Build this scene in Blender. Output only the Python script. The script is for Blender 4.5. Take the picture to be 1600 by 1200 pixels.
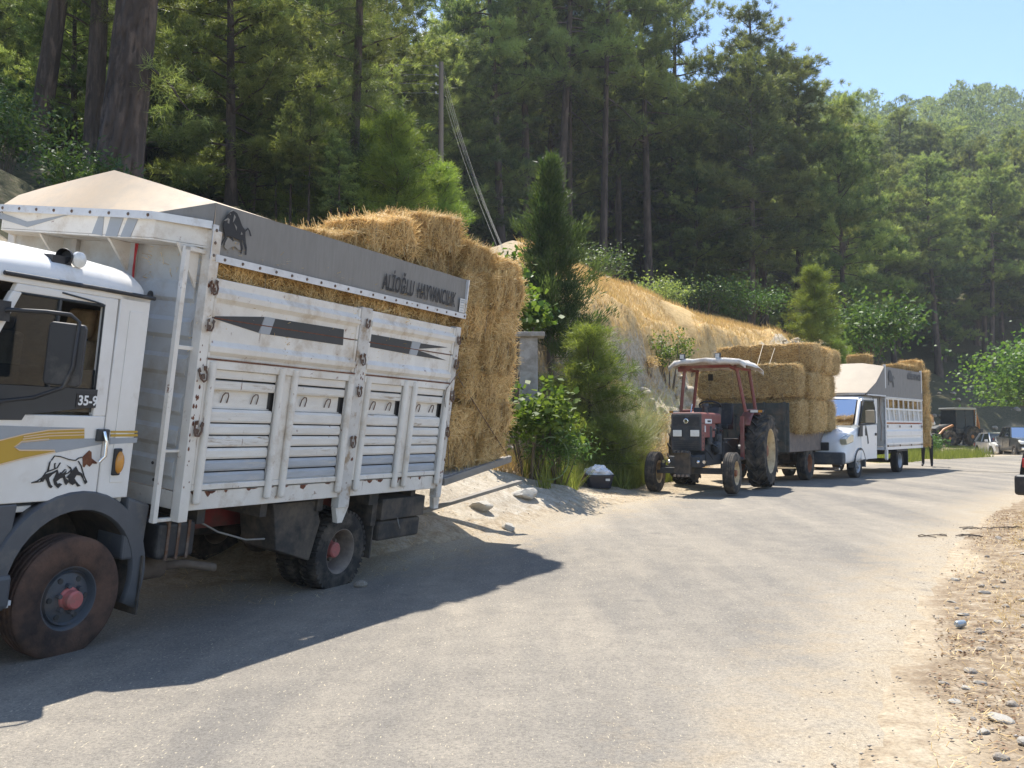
import bpy, bmesh, math, random
import numpy as np
from mathutils import Matrix, Vector, Euler
for _o in list(bpy.data.objects): bpy.data.objects.remove(_o)
random.seed(7)
RNG = np.random.default_rng(11)
PI = math.pi
rad = math.radians
SC = bpy.context.scene
COL = SC.collection

# ------------------------------------------------------------------ camera, sky, sun, exposure
cam_d = bpy.data.cameras.new('camera'); cam = bpy.data.objects.new('camera', cam_d); COL.objects.link(cam)
cam_d.sensor_width = 36.0; cam_d.lens = 1500/1600*36; cam_d.clip_start = 0.05; cam_d.clip_end = 5000
cam.location = (0, 0, 1.4); cam.rotation_euler = (rad(90) + math.atan(68/1500), 0, 0)
SC.camera = cam

SUN_EL = rad(64); SUN_AZ = rad(-14)          # azimuth clockwise from +Y
world = bpy.data.worlds.new('World'); SC.world = world; world.use_nodes = True
wn, wl = world.node_tree.nodes, world.node_tree.links
wn.clear()
w_out = wn.new('ShaderNodeOutputWorld'); w_bg = wn.new('ShaderNodeBackground'); w_sky = wn.new('ShaderNodeTexSky')
w_sky.sky_type = 'NISHITA'; w_sky.sun_disc = False
w_sky.sun_elevation = SUN_EL; w_sky.sun_rotation = SUN_AZ
w_sky.altitude = 1500; w_sky.air_density = 1.0; w_sky.dust_density = 0.05; w_sky.ozone_density = 2.2
# thin scattered cloud over the whole sky
w_tc = wn.new('ShaderNodeTexCoord'); w_map = wn.new('ShaderNodeMapping'); w_no = wn.new('ShaderNodeTexNoise'); w_rp = wn.new('ShaderNodeValToRGB')
w_map.inputs['Location'].default_value = (3.60, 2.31, -.22); w_map.inputs['Scale'].default_value = (1, 1, 2.6)
w_no.inputs['Scale'].default_value = 5.0; w_no.inputs['Detail'].default_value = 7; w_no.inputs['Roughness'].default_value = .62
w_rp.color_ramp.elements[0].position = .63; w_rp.color_ramp.elements[1].position = .80
w_rp.color_ramp.elements[0].color = (0, 0, 0, 1); w_rp.color_ramp.elements[1].color = (1, 1, 1, 1)
w_mx = wn.new('ShaderNodeMix'); w_mx.data_type = 'RGBA'
wl.new(w_tc.outputs['Generated'], w_map.inputs['Vector']); wl.new(w_map.outputs['Vector'], w_no.inputs['Vector'])
wl.new(w_no.outputs['Fac'], w_rp.inputs['Fac']); wl.new(w_rp.outputs['Color'], w_mx.inputs['Factor'])
wl.new(w_sky.outputs['Color'], w_mx.inputs[6]); w_mx.inputs[7].default_value = (7.5, 7.7, 8.0, 1)
wl.new(w_mx.outputs[2], w_bg.inputs['Color']); w_bg.inputs['Strength'].default_value = 0.13
wl.new(w_bg.outputs['Background'], w_out.inputs['Surface'])

sun_d = bpy.data.lights.new('sun', 'SUN'); sun = bpy.data.objects.new('sun', sun_d); COL.objects.link(sun)
sun_d.energy = 4.3; sun_d.angle = rad(.53); sun_d.color = (1.0, .95, .87)
_sd = Vector((math.cos(SUN_EL)*math.sin(SUN_AZ), math.cos(SUN_EL)*math.cos(SUN_AZ), math.sin(SUN_EL)))
sun.rotation_euler = _sd.to_track_quat('Z', 'Y').to_euler(); sun.location = _sd*100
SC.view_settings.view_transform = 'Standard'; SC.view_settings.look = 'None'
SC.view_settings.gamma = 1.0; SC.view_settings.exposure = 1.06; SC.view_settings.use_curve_mapping = False
SC.render.engine = 'CYCLES'
SC.cycles.use_denoising = True
SC.cycles.max_bounces = 8; SC.cycles.diffuse_bounces = 4; SC.cycles.glossy_bounces = 3
SC.cycles.transmission_bounces = 5; SC.cycles.transparent_max_bounces = 8; SC.cycles.volume_bounces = 0
SC.cycles.caustics_reflective = False; SC.cycles.caustics_refractive = False
SC.cycles.sample_clamp_indirect = 6.0

# ------------------------------------------------------------------ object helpers
def tag(o, label=None, cat=None, group=None, kind=None):
    if label: o['label'] = label
    if cat: o['category'] = cat
    if group: o['group'] = group
    if kind: o['kind'] = kind
    return o
def empty(name, loc=(0, 0, 0), rot=(0, 0, 0), scale=1.0, parent=None):
    o = bpy.data.objects.new(name, None); COL.objects.link(o); o.location = loc; o.rotation_euler = rot
    o.scale = (scale,)*3 if not hasattr(scale, '__len__') else scale
    o.empty_display_size = .2
    if parent: o.parent = parent
    return o
def copy_tree(o, parent=None):
    c = o.copy(); COL.objects.link(c); c.parent = parent
    for ch in list(o.children): copy_tree(ch, c)
    return c
def np_mesh(name, V, F, k, smooth=False):
    """mesh from numpy arrays: V (n,3), F (m,k)"""
    me = bpy.data.meshes.new(name)
    V = np.ascontiguousarray(V, np.float32); F = np.ascontiguousarray(F, np.int32)
    me.vertices.add(len(V)); me.vertices.foreach_set('co', V.ravel())
    me.loops.add(F.size); me.loops.foreach_set('vertex_index', F.ravel())
    me.polygons.add(len(F)); me.polygons.foreach_set('loop_start', np.arange(0, F.size, k, dtype=np.int32))
    me.update(calc_edges=True)
    if smooth: me.polygons.foreach_set('use_smooth', np.ones(len(F), bool))
    return me
def mobj(name, me, mat, parent=None):
    o = bpy.data.objects.new(name, me); COL.objects.link(o)
    if mat is not None:
        if not isinstance(mat, (list, tuple)): mat = [mat]
        if len(me.materials) == 0:
            for m in mat: me.materials.append(m)
    if parent: o.parent = parent
    return o

class MB:
    """collects shapes into one mesh"""
    def __init__(s): s.v = []; s.f = []; s.mi = []; s.M = Matrix(); s.m = 0
    def add(s, vs, fs):
        n = len(s.v)
        for p in vs:
            q = s.M @ Vector(p); s.v.append((q.x, q.y, q.z))
        for f in fs: s.f.append(tuple(i+n for i in f)); s.mi.append(s.m)
        return s
    def box(s, x0, x1, y0, y1, z0, z1):
        if x0 > x1: x0, x1 = x1, x0
        if y0 > y1: y0, y1 = y1, y0
        if z0 > z1: z0, z1 = z1, z0
        return s.add([(x0,y0,z0),(x1,y0,z0),(x1,y1,z0),(x0,y1,z0),(x0,y0,z1),(x1,y0,z1),(x1,y1,z1),(x0,y1,z1)],
              [(3,2,1,0),(4,5,6,7),(0,1,5,4),(1,2,6,5),(2,3,7,6),(3,0,4,7)])
    def rings(s, R, closed=True, cap0=True, cap1=True):
        """R: list of rings (equal number of points)"""
        n = len(R[0]); vs = [p for r in R for p in r]; fs = []
        for i in range(len(R)-1):
            for j in range(n if closed else n-1):
                a = i*n+j; b = i*n+(j+1) % n
                fs.append((a, b, b+n, a+n))
        if closed and cap0: fs.append(tuple(range(n))[::-1])
        if closed and cap1: fs.append(tuple((len(R)-1)*n+j for j in range(n)))
        return s.add(vs, fs)
    def prism(s, poly, axis, a, b):
        """poly: 2D outline; axis 'x','y','z' = extrusion axis"""
        def P(p, t):
            return (t, p[0], p[1]) if axis == 'x' else ((p[0], t, p[1]) if axis == 'y' else (p[0], p[1], t))
        return s.rings([[P(p, a) for p in poly], [P(p, b) for p in poly]])
    def cyl(s, p0, p1, r0, r1=None, n=12, caps=True):
        r1 = r0 if r1 is None else r1
        p0, p1 = Vector(p0), Vector(p1); d = (p1-p0).normalized()
        u = d.orthogonal().normalized(); w = d.cross(u)
        R = [[p+(u*math.cos(2*PI*k/n)+w*math.sin(2*PI*k/n))*r for k in range(n)] for p, r in ((p0, r0), (p1, r1))]
        return s.rings(R, True, caps, caps)
    def tube(s, pts, r, n=8, caps=True):
        pts = [Vector(p) for p in pts]; R = []
        rr = r if hasattr(r, '__len__') else [r]*len(pts)
        u = None
        for i, p in enumerate(pts):
            d = (pts[min(i+1, len(pts)-1)]-pts[max(i-1, 0)]).normalized()
            u = d.orthogonal().normalized() if u is None else (u-d*u.dot(d)).normalized()
            w = d.cross(u)
            R.append([p+(u*math.cos(2*PI*k/n)+w*math.sin(2*PI*k/n))*rr[i] for k in range(n)])
        return s.rings(R, True, caps, caps)
    def lathe(s, prof, c=(0,0,0), axis='y', n=32, caps=False):
        """prof: list of (radius, offset along axis)"""
        R = []
        for r, h in prof:
            ring = []
            for k in range(n):
                a = 2*PI*k/n; ca, sa = r*math.cos(a), r*math.sin(a)
                ring.append((c[0]+ca, c[1]+h, c[2]+sa) if axis == 'y' else ((c[0]+h, c[1]+ca, c[2]+sa) if axis == 'x' else (c[0]+ca, c[1]+sa, c[2]+h)))
            R.append(ring)
        return s.rings(R, True, caps, caps)
    def sphere(s, c, r, nu=12, nv=8):
        r = r if hasattr(r, '__len__') else (r,)*3
        R = []
        for i in range(1, nv):
            t = PI*i/nv
            R.append([(c[0]+r[0]*math.sin(t)*math.cos(2*PI*k/nu), c[1]+r[1]*math.sin(t)*math.sin(2*PI*k/nu), c[2]-r[2]*math.cos(t)) for k in range(nu)])
        return s.rings(R)
    def sheet(s, pts, th, nrm):
        """flat polygon given in 3D with a thickness along nrm"""
        nrm = Vector(nrm); return s.rings([[Vector(p) for p in pts], [Vector(p)+nrm*th for p in pts]])
    def build(s, name, mat, parent=None, bevel=0, smooth=None, seg=2):
        me = bpy.data.meshes.new(name); me.from_pydata(s.v, [], s.f)
        bm = bmesh.new(); bm.from_mesh(me); bmesh.ops.recalc_face_normals(bm, faces=bm.faces); bm.to_mesh(me); bm.free()
        mats = mat if isinstance(mat, (list, tuple)) else [mat]
        for m in mats: me.materials.append(m)
        if len(mats) > 1: me.polygons.foreach_set('material_index', np.array(s.mi, np.int32))
        if smooth is not None:
            me.polygons.foreach_set('use_smooth', np.ones(len(me.polygons), bool)); me.set_sharp_from_angle(angle=rad(smooth))
        o = bpy.data.objects.new(name, me); COL.objects.link(o)
        if parent: o.parent = parent
        if bevel:
            b = o.modifiers.new('bevel', 'BEVEL'); b.width = bevel; b.segments = seg; b.limit_method = 'ANGLE'; b.angle_limit = rad(35)
        return o
def at(o, loc, rot=(0, 0, 0)):
    o.location = loc; o.rotation_euler = rot; return o

# ------------------------------------------------------------------ procedural materials
MATS = {}
def C(*c): return (c[0], c[1], c[2], 1.0)
def pm(name, col, rough=.5, metal=0.0, var=.10, scale=5.0, bump=0.0, bscale=60.0, dirt=None, dirt_amt=.45, dscale=3.0, spec=.5, coat=0.0, stretch=(1,1,1), dirt_soft=.12, space='Object', rust=0.0, film=None):
    if name in MATS: return MATS[name]
    m = bpy.data.materials.new(name); m.use_nodes = True; n, l = m.node_tree.nodes, m.node_tree.links
    b = n['Principled BSDF']
    tc = n.new('ShaderNodeTexCoord'); mp = n.new('ShaderNodeMapping'); mp.inputs['Scale'].default_value = stretch
    l.new(tc.outputs[space], mp.inputs['Vector'])
    no = n.new('ShaderNodeTexNoise'); no.inputs['Scale'].default_value = scale; no.inputs['Detail'].default_value = 6; no.inputs['Roughness'].default_value = .6
    l.new(mp.outputs['Vector'], no.inputs['Vector'])
    rp = n.new('ShaderNodeValToRGB'); rp.color_ramp.elements[0].position = .3; rp.color_ramp.elements[1].position = .7
    rp.color_ramp.elements[0].color = C(*[max(0, c*(1-var)) for c in col]); rp.color_ramp.elements[1].color = C(*[min(1, c*(1+var)) for c in col])
    l.new(no.outputs['Fac'], rp.inputs['Fac'])
    src = rp.outputs['Color']; rs = None
    if dirt is not None:
        dn = n.new('ShaderNodeTexNoise'); dn.inputs['Scale'].default_value = dscale; dn.inputs['Detail'].default_value = 9; dn.inputs['Roughness'].default_value = .68
        dm = n.new('ShaderNodeMapping'); dm.inputs['Location'].default_value = (3.1, 7.7, 1.3); dm.inputs['Scale'].default_value = stretch
        l.new(tc.outputs[space], dm.inputs['Vector']); l.new(dm.outputs['Vector'], dn.inputs['Vector'])
        dr = n.new('ShaderNodeMapRange'); dr.inputs['From Min'].default_value = 1-dirt_amt-dirt_soft; dr.inputs['From Max'].default_value = 1-dirt_amt+dirt_soft
        l.new(dn.outputs['Fac'], dr.inputs['Value'])
        mx = n.new('ShaderNodeMix'); mx.data_type = 'RGBA'; l.new(dr.outputs['Result'], mx.inputs['Factor']); l.new(src, mx.inputs[6]); mx.inputs[7].default_value = C(*dirt)
        src = mx.outputs[2]
        rr = n.new('ShaderNodeMapRange'); rr.inputs['To Min'].default_value = rough; rr.inputs['To Max'].default_value = max(rough, .85)
        l.new(dr.outputs['Result'], rr.inputs['Value']); l.new(rr.outputs['Result'], b.inputs['Roughness'])
    else: b.inputs['Roughness'].default_value = rough
    if film is not None:          # a thin uneven film of road dust
        fn = n.new('ShaderNodeTexNoise'); fn.inputs['Scale'].default_value = 1.3; fn.inputs['Detail'].default_value = 8; fn.inputs['Roughness'].default_value = .7
        l.new(tc.outputs[space], fn.inputs['Vector']); fr_ = n.new('ShaderNodeMapRange'); fr_.inputs['From Min'].default_value = .35; fr_.inputs['From Max'].default_value = .75; fr_.inputs['To Max'].default_value = .5
        l.new(fn.outputs['Fac'], fr_.inputs['Value']); fx = n.new('ShaderNodeMix'); fx.data_type = 'RGBA'; l.new(fr_.outputs['Result'], fx.inputs['Factor']); l.new(src, fx.inputs[6]); fx.inputs[7].default_value = C(*film); src = fx.outputs[2]
    if rust:                      # rust spots with short runs below them
        for sc_, st_, am in ((11.0, (1, 1, 1), rust), (7.0, (1.6, 1.6, .16), rust*.8)):
            um = n.new('ShaderNodeMapping'); um.inputs['Scale'].default_value = st_; um.inputs['Location'].default_value = (5.3, 1.9, 8.8); l.new(tc.outputs[space], um.inputs['Vector'])
            un = n.new('ShaderNodeTexNoise'); un.inputs['Scale'].default_value = sc_; un.inputs['Detail'].default_value = 10; un.inputs['Roughness'].default_value = .72; l.new(um.outputs['Vector'], un.inputs['Vector'])
            ur = n.new('ShaderNodeMapRange'); ur.inputs['From Min'].default_value = .70-am; ur.inputs['From Max'].default_value = .76-am; l.new(un.outputs['Fac'], ur.inputs['Value'])
            ux = n.new('ShaderNodeMix'); ux.data_type = 'RGBA'; l.new(ur.outputs['Result'], ux.inputs['Factor']); l.new(src, ux.inputs[6]); ux.inputs[7].default_value = C(.20, .085, .04); src = ux.outputs[2]
    l.new(src, b.inputs['Base Color'])
    b.inputs['Metallic'].default_value = metal; b.inputs['Specular IOR Level'].default_value = spec; b.inputs['Coat Weight'].default_value = coat
    if bump:
        bn = n.new('ShaderNodeTexNoise'); bn.inputs['Scale'].default_value = bscale; bn.inputs['Detail'].default_value = 5
        l.new(mp.outputs['Vector'], bn.inputs['Vector'])
        bp = n.new('ShaderNodeBump'); bp.inputs['Strength'].default_value = bump; bp.inputs['Distance'].default_value = .02
        l.new(bn.outputs['Fac'], bp.inputs['Height']); l.new(bp.outputs['Normal'], b.inputs['Normal'])
    MATS[name] = m; return m
def glass(name, tint=(.02, .025, .03), mix=.72, rough=.02):
    """window glass: see-through with a tinted body and a clear reflection"""
    if name in MATS: return MATS[name]
    m = bpy.data.materials.new(name); m.use_nodes = True; n, l = m.node_tree.nodes, m.node_tree.links; n.clear()
    out = n.new('ShaderNodeOutputMaterial'); tr = n.new('ShaderNodeBsdfTransparent'); df = n.new('ShaderNodeBsdfDiffuse'); gl = n.new('ShaderNodeBsdfGlossy')
    tr.inputs['Color'].default_value = C(.75, .8, .8); df.inputs['Color'].default_value = C(*tint); gl.inputs['Roughness'].default_value = rough
    m1 = n.new('ShaderNodeMixShader'); m1.inputs['Fac'].default_value = mix; l.new(df.outputs[0], m1.inputs[1]); l.new(tr.outputs[0], m1.inputs[2])
    fr = n.new('ShaderNodeFresnel'); fr.inputs['IOR'].default_value = 1.5
    m2 = n.new('ShaderNodeMixShader'); l.new(fr.outputs[0], m2.inputs['Fac']); l.new(m1.outputs[0], m2.inputs[1]); l.new(gl.outputs[0], m2.inputs[2])
    l.new(m2.outputs[0], out.inputs['Surface']); MATS[name] = m; return m
def leafmat(name, c0, c1, trans=.35, objvar=.25, rough=.5):
    """foliage: colour differs from leaf to leaf and from plant to plant, lets light through"""
    if name in MATS: return MATS[name]
    m = bpy.data.materials.new(name); m.use_nodes = True; n, l = m.node_tree.nodes, m.node_tree.links; n.clear()
    out = n.new('ShaderNodeOutputMaterial'); ge = n.new('ShaderNodeNewGeometry'); oi = n.new('ShaderNodeObjectInfo')
    at_ = n.new('ShaderNodeAttribute'); at_.attribute_name = 'tone'
    mx = n.new('ShaderNodeMix'); mx.data_type = 'RGBA'; mx.inputs[6].default_value = C(*c0); mx.inputs[7].default_value = C(*c1)
    l.new(at_.outputs['Fac'], mx.inputs['Factor'])
    hv = n.new('ShaderNodeHueSaturation')
    mr = n.new('ShaderNodeMapRange'); mr.inputs['To Min'].default_value = 1-objvar; mr.inputs['To Max'].default_value = 1+objvar
    mh = n.new('ShaderNodeMapRange'); mh.inputs['To Min'].default_value = .485; mh.inputs['To Max'].default_value = .515
    l.new(oi.outputs['Random'], mr.inputs['Value']); l.new(oi.outputs['Random'], mh.inputs['Value'])
    l.new(mr.outputs['Result'], hv.inputs['Value']); l.new(mh.outputs['Result'], hv.inputs['Hue']); l.new(mx.outputs[2], hv.inputs['Color'])
    pb = n.new('ShaderNodeBsdfPrincipled'); pb.inputs['Roughness'].default_value = rough; pb.inputs['Specular IOR Level'].default_value = .35
    tl = n.new('ShaderNodeBsdfTranslucent'); l.new(hv.outputs['Color'], pb.inputs['Base Color'])
    bc = n.new('ShaderNodeMix'); bc.data_type = 'RGBA'; bc.blend_type = 'MULTIPLY'; bc.inputs['Factor'].default_value = 1; bc.inputs[7].default_value = C(1.0, 1.0, .55)
    l.new(hv.outputs['Color'], bc.inputs[6]); l.new(bc.outputs[2], tl.inputs['Color'])
    ms = n.new('ShaderNodeMixShader'); ms.inputs['Fac'].default_value = trans; l.new(pb.outputs[0], ms.inputs[1]); l.new(tl.outputs[0], ms.inputs[2])
    l.new(ms.outputs[0], out.inputs['Surface']); MATS[name] = m; return m
def set_tone(me, per_face):
    a = me.attributes.new('tone', 'FLOAT', 'FACE'); a.data.foreach_set('value', np.ascontiguousarray(per_face, np.float32))

# ------------------------------------------------------------------ numpy noise
def _h(ix, iy, seed):
    n = (ix.astype(np.int64)*374761393 + iy.astype(np.int64)*668265263 + seed*1442695040888963) & 0x7fffffff
    n = ((n ^ (n >> 13))*1274126177) & 0x7fffffff
    n = ((n ^ (n >> 16))*1911520717) & 0x7fffffff
    return (n & 0xffffff)/float(0xffffff)
def vn(x, y, seed=0):
    ix, iy = np.floor(x), np.floor(y); fx, fy = x-ix, y-iy
    fx = fx*fx*(3-2*fx); fy = fy*fy*(3-2*fy)
    a, b, c, d = _h(ix, iy, seed), _h(ix+1, iy, seed), _h(ix, iy+1, seed), _h(ix+1, iy+1, seed)
    return (a*(1-fx)+b*fx)*(1-fy)+(c*(1-fx)+d*fx)*fy
def fbm(x, y, oct=4, seed=0):
    s = 0; amp = .5; t = 0
    for i in range(oct):
        s = s+amp*vn(x*2**i, y*2**i, seed+i*17); t += amp; amp *= .5
    return s/t-.5
def sstep(a, b, x):
    t = np.clip((x-a)/(b-a), 0, 1); return t*t*(3-2*t)
# ------------------------------------------------------------------ terrain
HB = np.array([(-26.5,-39.8),(.55,13.8),(4.5,21.6),(9,30),(14.5,38),(20.5,45),(25,56),(29,74),(46,83),(80,89),(210,97),(700,110)], float)   # foot of the hillside
RL = np.array([(-26.5,-39.8),(.55,13.8),(4.8,21.6),(9.6,30),(15.5,37.5),(22.5,44),(34,51),(60,60),(110,72),(300,110)], float)  # left edge of the asphalt
RR = np.array([(-20.0,-43),(-2.3,-4.5),(1.55,3.9),(3.75,8.6),(6.6,13.6),(10.6,20.3),(16,28),(23.5,35),(34,42),(60,51),(112,63),(302,101)], float)   # right edge
def sdist(poly, x, y):
    """signed distance to a polyline, positive on its left"""
    best = np.full(x.shape, 1e9); sg = np.ones(x.shape); par = np.zeros(x.shape)
    acc = 0
    for i in range(len(poly)-1):
        a, b = poly[i], poly[i+1]; d = b-a; L = math.hypot(*d); d = d/L
        t = np.clip((x-a[0])*d[0]+(y-a[1])*d[1], 0, L)
        px, py = x-a[0]-t*d[0], y-a[1]-t*d[1]; dist = np.hypot(px, py)
        s = np.sign(d[0]*(y-a[1])-d[1]*(x-a[0]))
        m = dist < best-1e-9
        best = np.where(m, dist, best); sg = np.where(m, s, sg)
    return best*np.where(sg == 0, 1, sg)
def prof(d, pts):
    xs, zs = zip(*pts); return np.interp(d, xs, zs)
PA = [(-60,0),(-3,0),(-1,-.06),(0,-.10),(.7,-.02),(1.9,.15),(3,.9),(5.6,3.3),(7.8,5.3),(12,6.6),(17,8.4)]
PM = [(-60,0),(-1.5,0),(-.3,.02),(.4,.34),(1.2,.62),(2.2,.95),(3.5,1.7),(5.6,3.6),(7.8,5.3),(12,6.6),(17,8.4)]
PS = [(-60,0),(-.5,.0),(.3,.06),(1.2,.18),(2.2,.5),(3.2,1.5),(4.6,3.1),(7,5.3),(9,6.4),(12,7.6),(17,9.4)]
PB = [(-60,0),(0,0),(1.1,.15),(1.8,.6),(2.9,2.35),(3.1,3.0),(3.25,4.0),(3.5,4.4),(3.9,4.75),(5,5.7),(7,6.8),(9,7.6),(12,8.8),(17,10.5)]
PE = [(-60,0),(0,0),(.9,.12),(1.5,.6),(2.3,2.3),(2.5,3.0),(2.65,4.1),(2.9,4.5),(3.3,4.75),(5,5.4),(8,6.3),(12,7.6),(17,9.6)]
PC = [(-60,0),(0,0),(1.2,.4),(3,2.0),(6,4.2),(9,5.4),(12,7.0),(17,9.6)]
def hz(x, y, fine=True):
    x = np.asarray(x, float); y = np.asarray(y, float)
    d = sdist(HB, x, y)
    dn = d + fbm(x*.22, y*.22, 3, 5)*1.6*sstep(1.2, 4, d)
    s = y + .35*np.clip(x, -20, 30)*0
    wM = sstep(9.2, 11.2, s)*(1-sstep(14.5, 17.5, s)); wA = 1-sstep(9.2, 11.2, s)
    wB = sstep(20.0, 23.5, s)*(1-sstep(33, 38, s)); wE = sstep(33, 38, s)*(1-sstep(44, 48, s)); wC = sstep(44, 48, s)
    wS = sstep(14.5, 17.5, s)*(1-sstep(20.0, 23.5, s))
    wx = sstep(-3.5, 1.0, x); lf = sstep(9.2, 11.2, s)*(1-wx)*(1-sstep(52, 75, s))
    wB, wE, wS = wB*(1-lf), wE*(1-lf), wS*(1-lf); wC = wC*(1-lf); wM = wM+sstep(17.5, 14.5, s)*0+np.clip(1-(wA+wM+wB+wE+wS+wC), 0, 1)
    z = wA*prof(dn, PA)+wM*prof(dn, PM)+wS*prof(dn, PS)+wB*prof(dn, PB)+wE*prof(dn, PE)+wC*prof(dn, PC)
    far = np.clip(dn-17, 0, None)
    wl_ = 1-sstep(-14, 4, x-.12*(y-40))
    sl = .50-.20*wl_
    rise = np.where(far < 150, far*sl, sl*150-(far-150)*.04)
    z = z + rise + fbm(x*.03, y*.03, 4, 9)*9*sstep(25, 90, dn) + fbm(x*.25, y*.25, 4, 3)*1.1*sstep(3.5, 9, dn)
    # long grade of the road: a slight rise, then a dip behind the crest
    g = .14*sstep(9, 19, y) - .62*sstep(43, 58, y)*(1-sstep(-6, 3, d))*(1-sstep(62, 76, y-.25*np.clip(x-30, 0, 60)))
    z = z + g
    if fine:
        rr = sdist(RR, x, y)              # negative on the right of the right edge
        off_r = sstep(.0, 1.4, -rr); off_l = sstep(-.3, .8, d)
        z = z + off_r*(.05+.16*fbm(x*.9, y*.9, 4, 21)) + off_l*(fbm(x*1.6, y*1.6, 3, 31)*.14)
        cl = sstep(1.2, 2.2, d)*(1-sstep(3.6, 4.6, d))*(wB+wE)
        z = z + cl*(fbm(x*1.9, y*1.9, 4, 41)*1.4+fbm(x*5.5, y*5.5, 3, 47)*.55)
        z = z + wM*sstep(.1, .6, d)*fbm(x*2.2, y*2.2, 3, 51)*.28
    return z
def hz1(x, y): return float(hz(np.array([x]), np.array([y]))[0])
def graded(a0, a1, step, lo, hi, gr=1.18):
    mid = list(np.arange(a0, a1+1e-6, step)); s = step; p = a0
    L = []
    while p > lo: s *= gr; p -= s; L.append(p)
    s = step; p = mid[-1]; Rr = []
    while p < hi: s *= gr; p += s; Rr.append(p)
    return np.array(L[::-1]+mid+Rr)
GX = graded(-9, 24, .22, -600, 900, 1.13); GY = graded(2.5, 47, .22, -200, 900, 1.10)
XX, YY = np.meshgrid(GX, GY)
ZZ = hz(XX, YY)
d_l = sdist(RL, XX, YY); d_r = sdist(RR, XX, YY)
inside = sstep(.1, .45, -d_l+1.05*(1-sstep(8.0, 11.5, YY)))*sstep(.1, .45, d_r)
ZG = ZZ-.07*inside*np.where(YY > 60, 2.0, 1.0)
nx, ny = len(GX), len(GY)
idx = np.arange(nx*ny).reshape(ny, nx)
F = np.stack([idx[:-1, :-1], idx[:-1, 1:], idx[1:, 1:], idx[1:, :-1]], -1).reshape(-1, 4)
me = np_mesh('ground', np.stack([XX, YY, ZG], -1).reshape(-1, 3), F, 4, True)
dH = sdist(HB, XX, YY)
golden = sstep(3.0, 3.9, dH)*(1-sstep(10.5, 13, dH))*sstep(21, 25, YY)*(1-sstep(43, 47, YY))*sstep(-1.0, 1.5, XX)
cliff = sstep(1.5, 2.6, dH)*(1-sstep(3.2, 3.7, dH))*sstep(20, 23.5, YY)*(1-sstep(44, 48, YY))
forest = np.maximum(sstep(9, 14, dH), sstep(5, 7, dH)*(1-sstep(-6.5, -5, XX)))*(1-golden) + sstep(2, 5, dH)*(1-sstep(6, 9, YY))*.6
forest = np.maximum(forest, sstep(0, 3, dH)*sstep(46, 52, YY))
pale = sstep(-.2, .4, dH)*(1-sstep(2.5, 4.2, dH))*sstep(9.3, 10.8, YY)*(1-sstep(15, 18.5, YY))
verge = sstep(-.3, .55, -d_r+1.1*fbm(XX*.9, YY*.9, 3, 61))
ca = me.attributes.new('zone', 'FLOAT_COLOR', 'POINT')
ca.data.foreach_set('color', np.stack([golden, np.clip(forest, 0, 1), np.clip(pale, 0, 1), np.clip(cliff, 0, 1)], -1).astype(np.float32).ravel())
va = me.attributes.new('verge', 'FLOAT', 'POINT'); va.data.foreach_set('value', verge.astype(np.float32).ravel())

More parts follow.
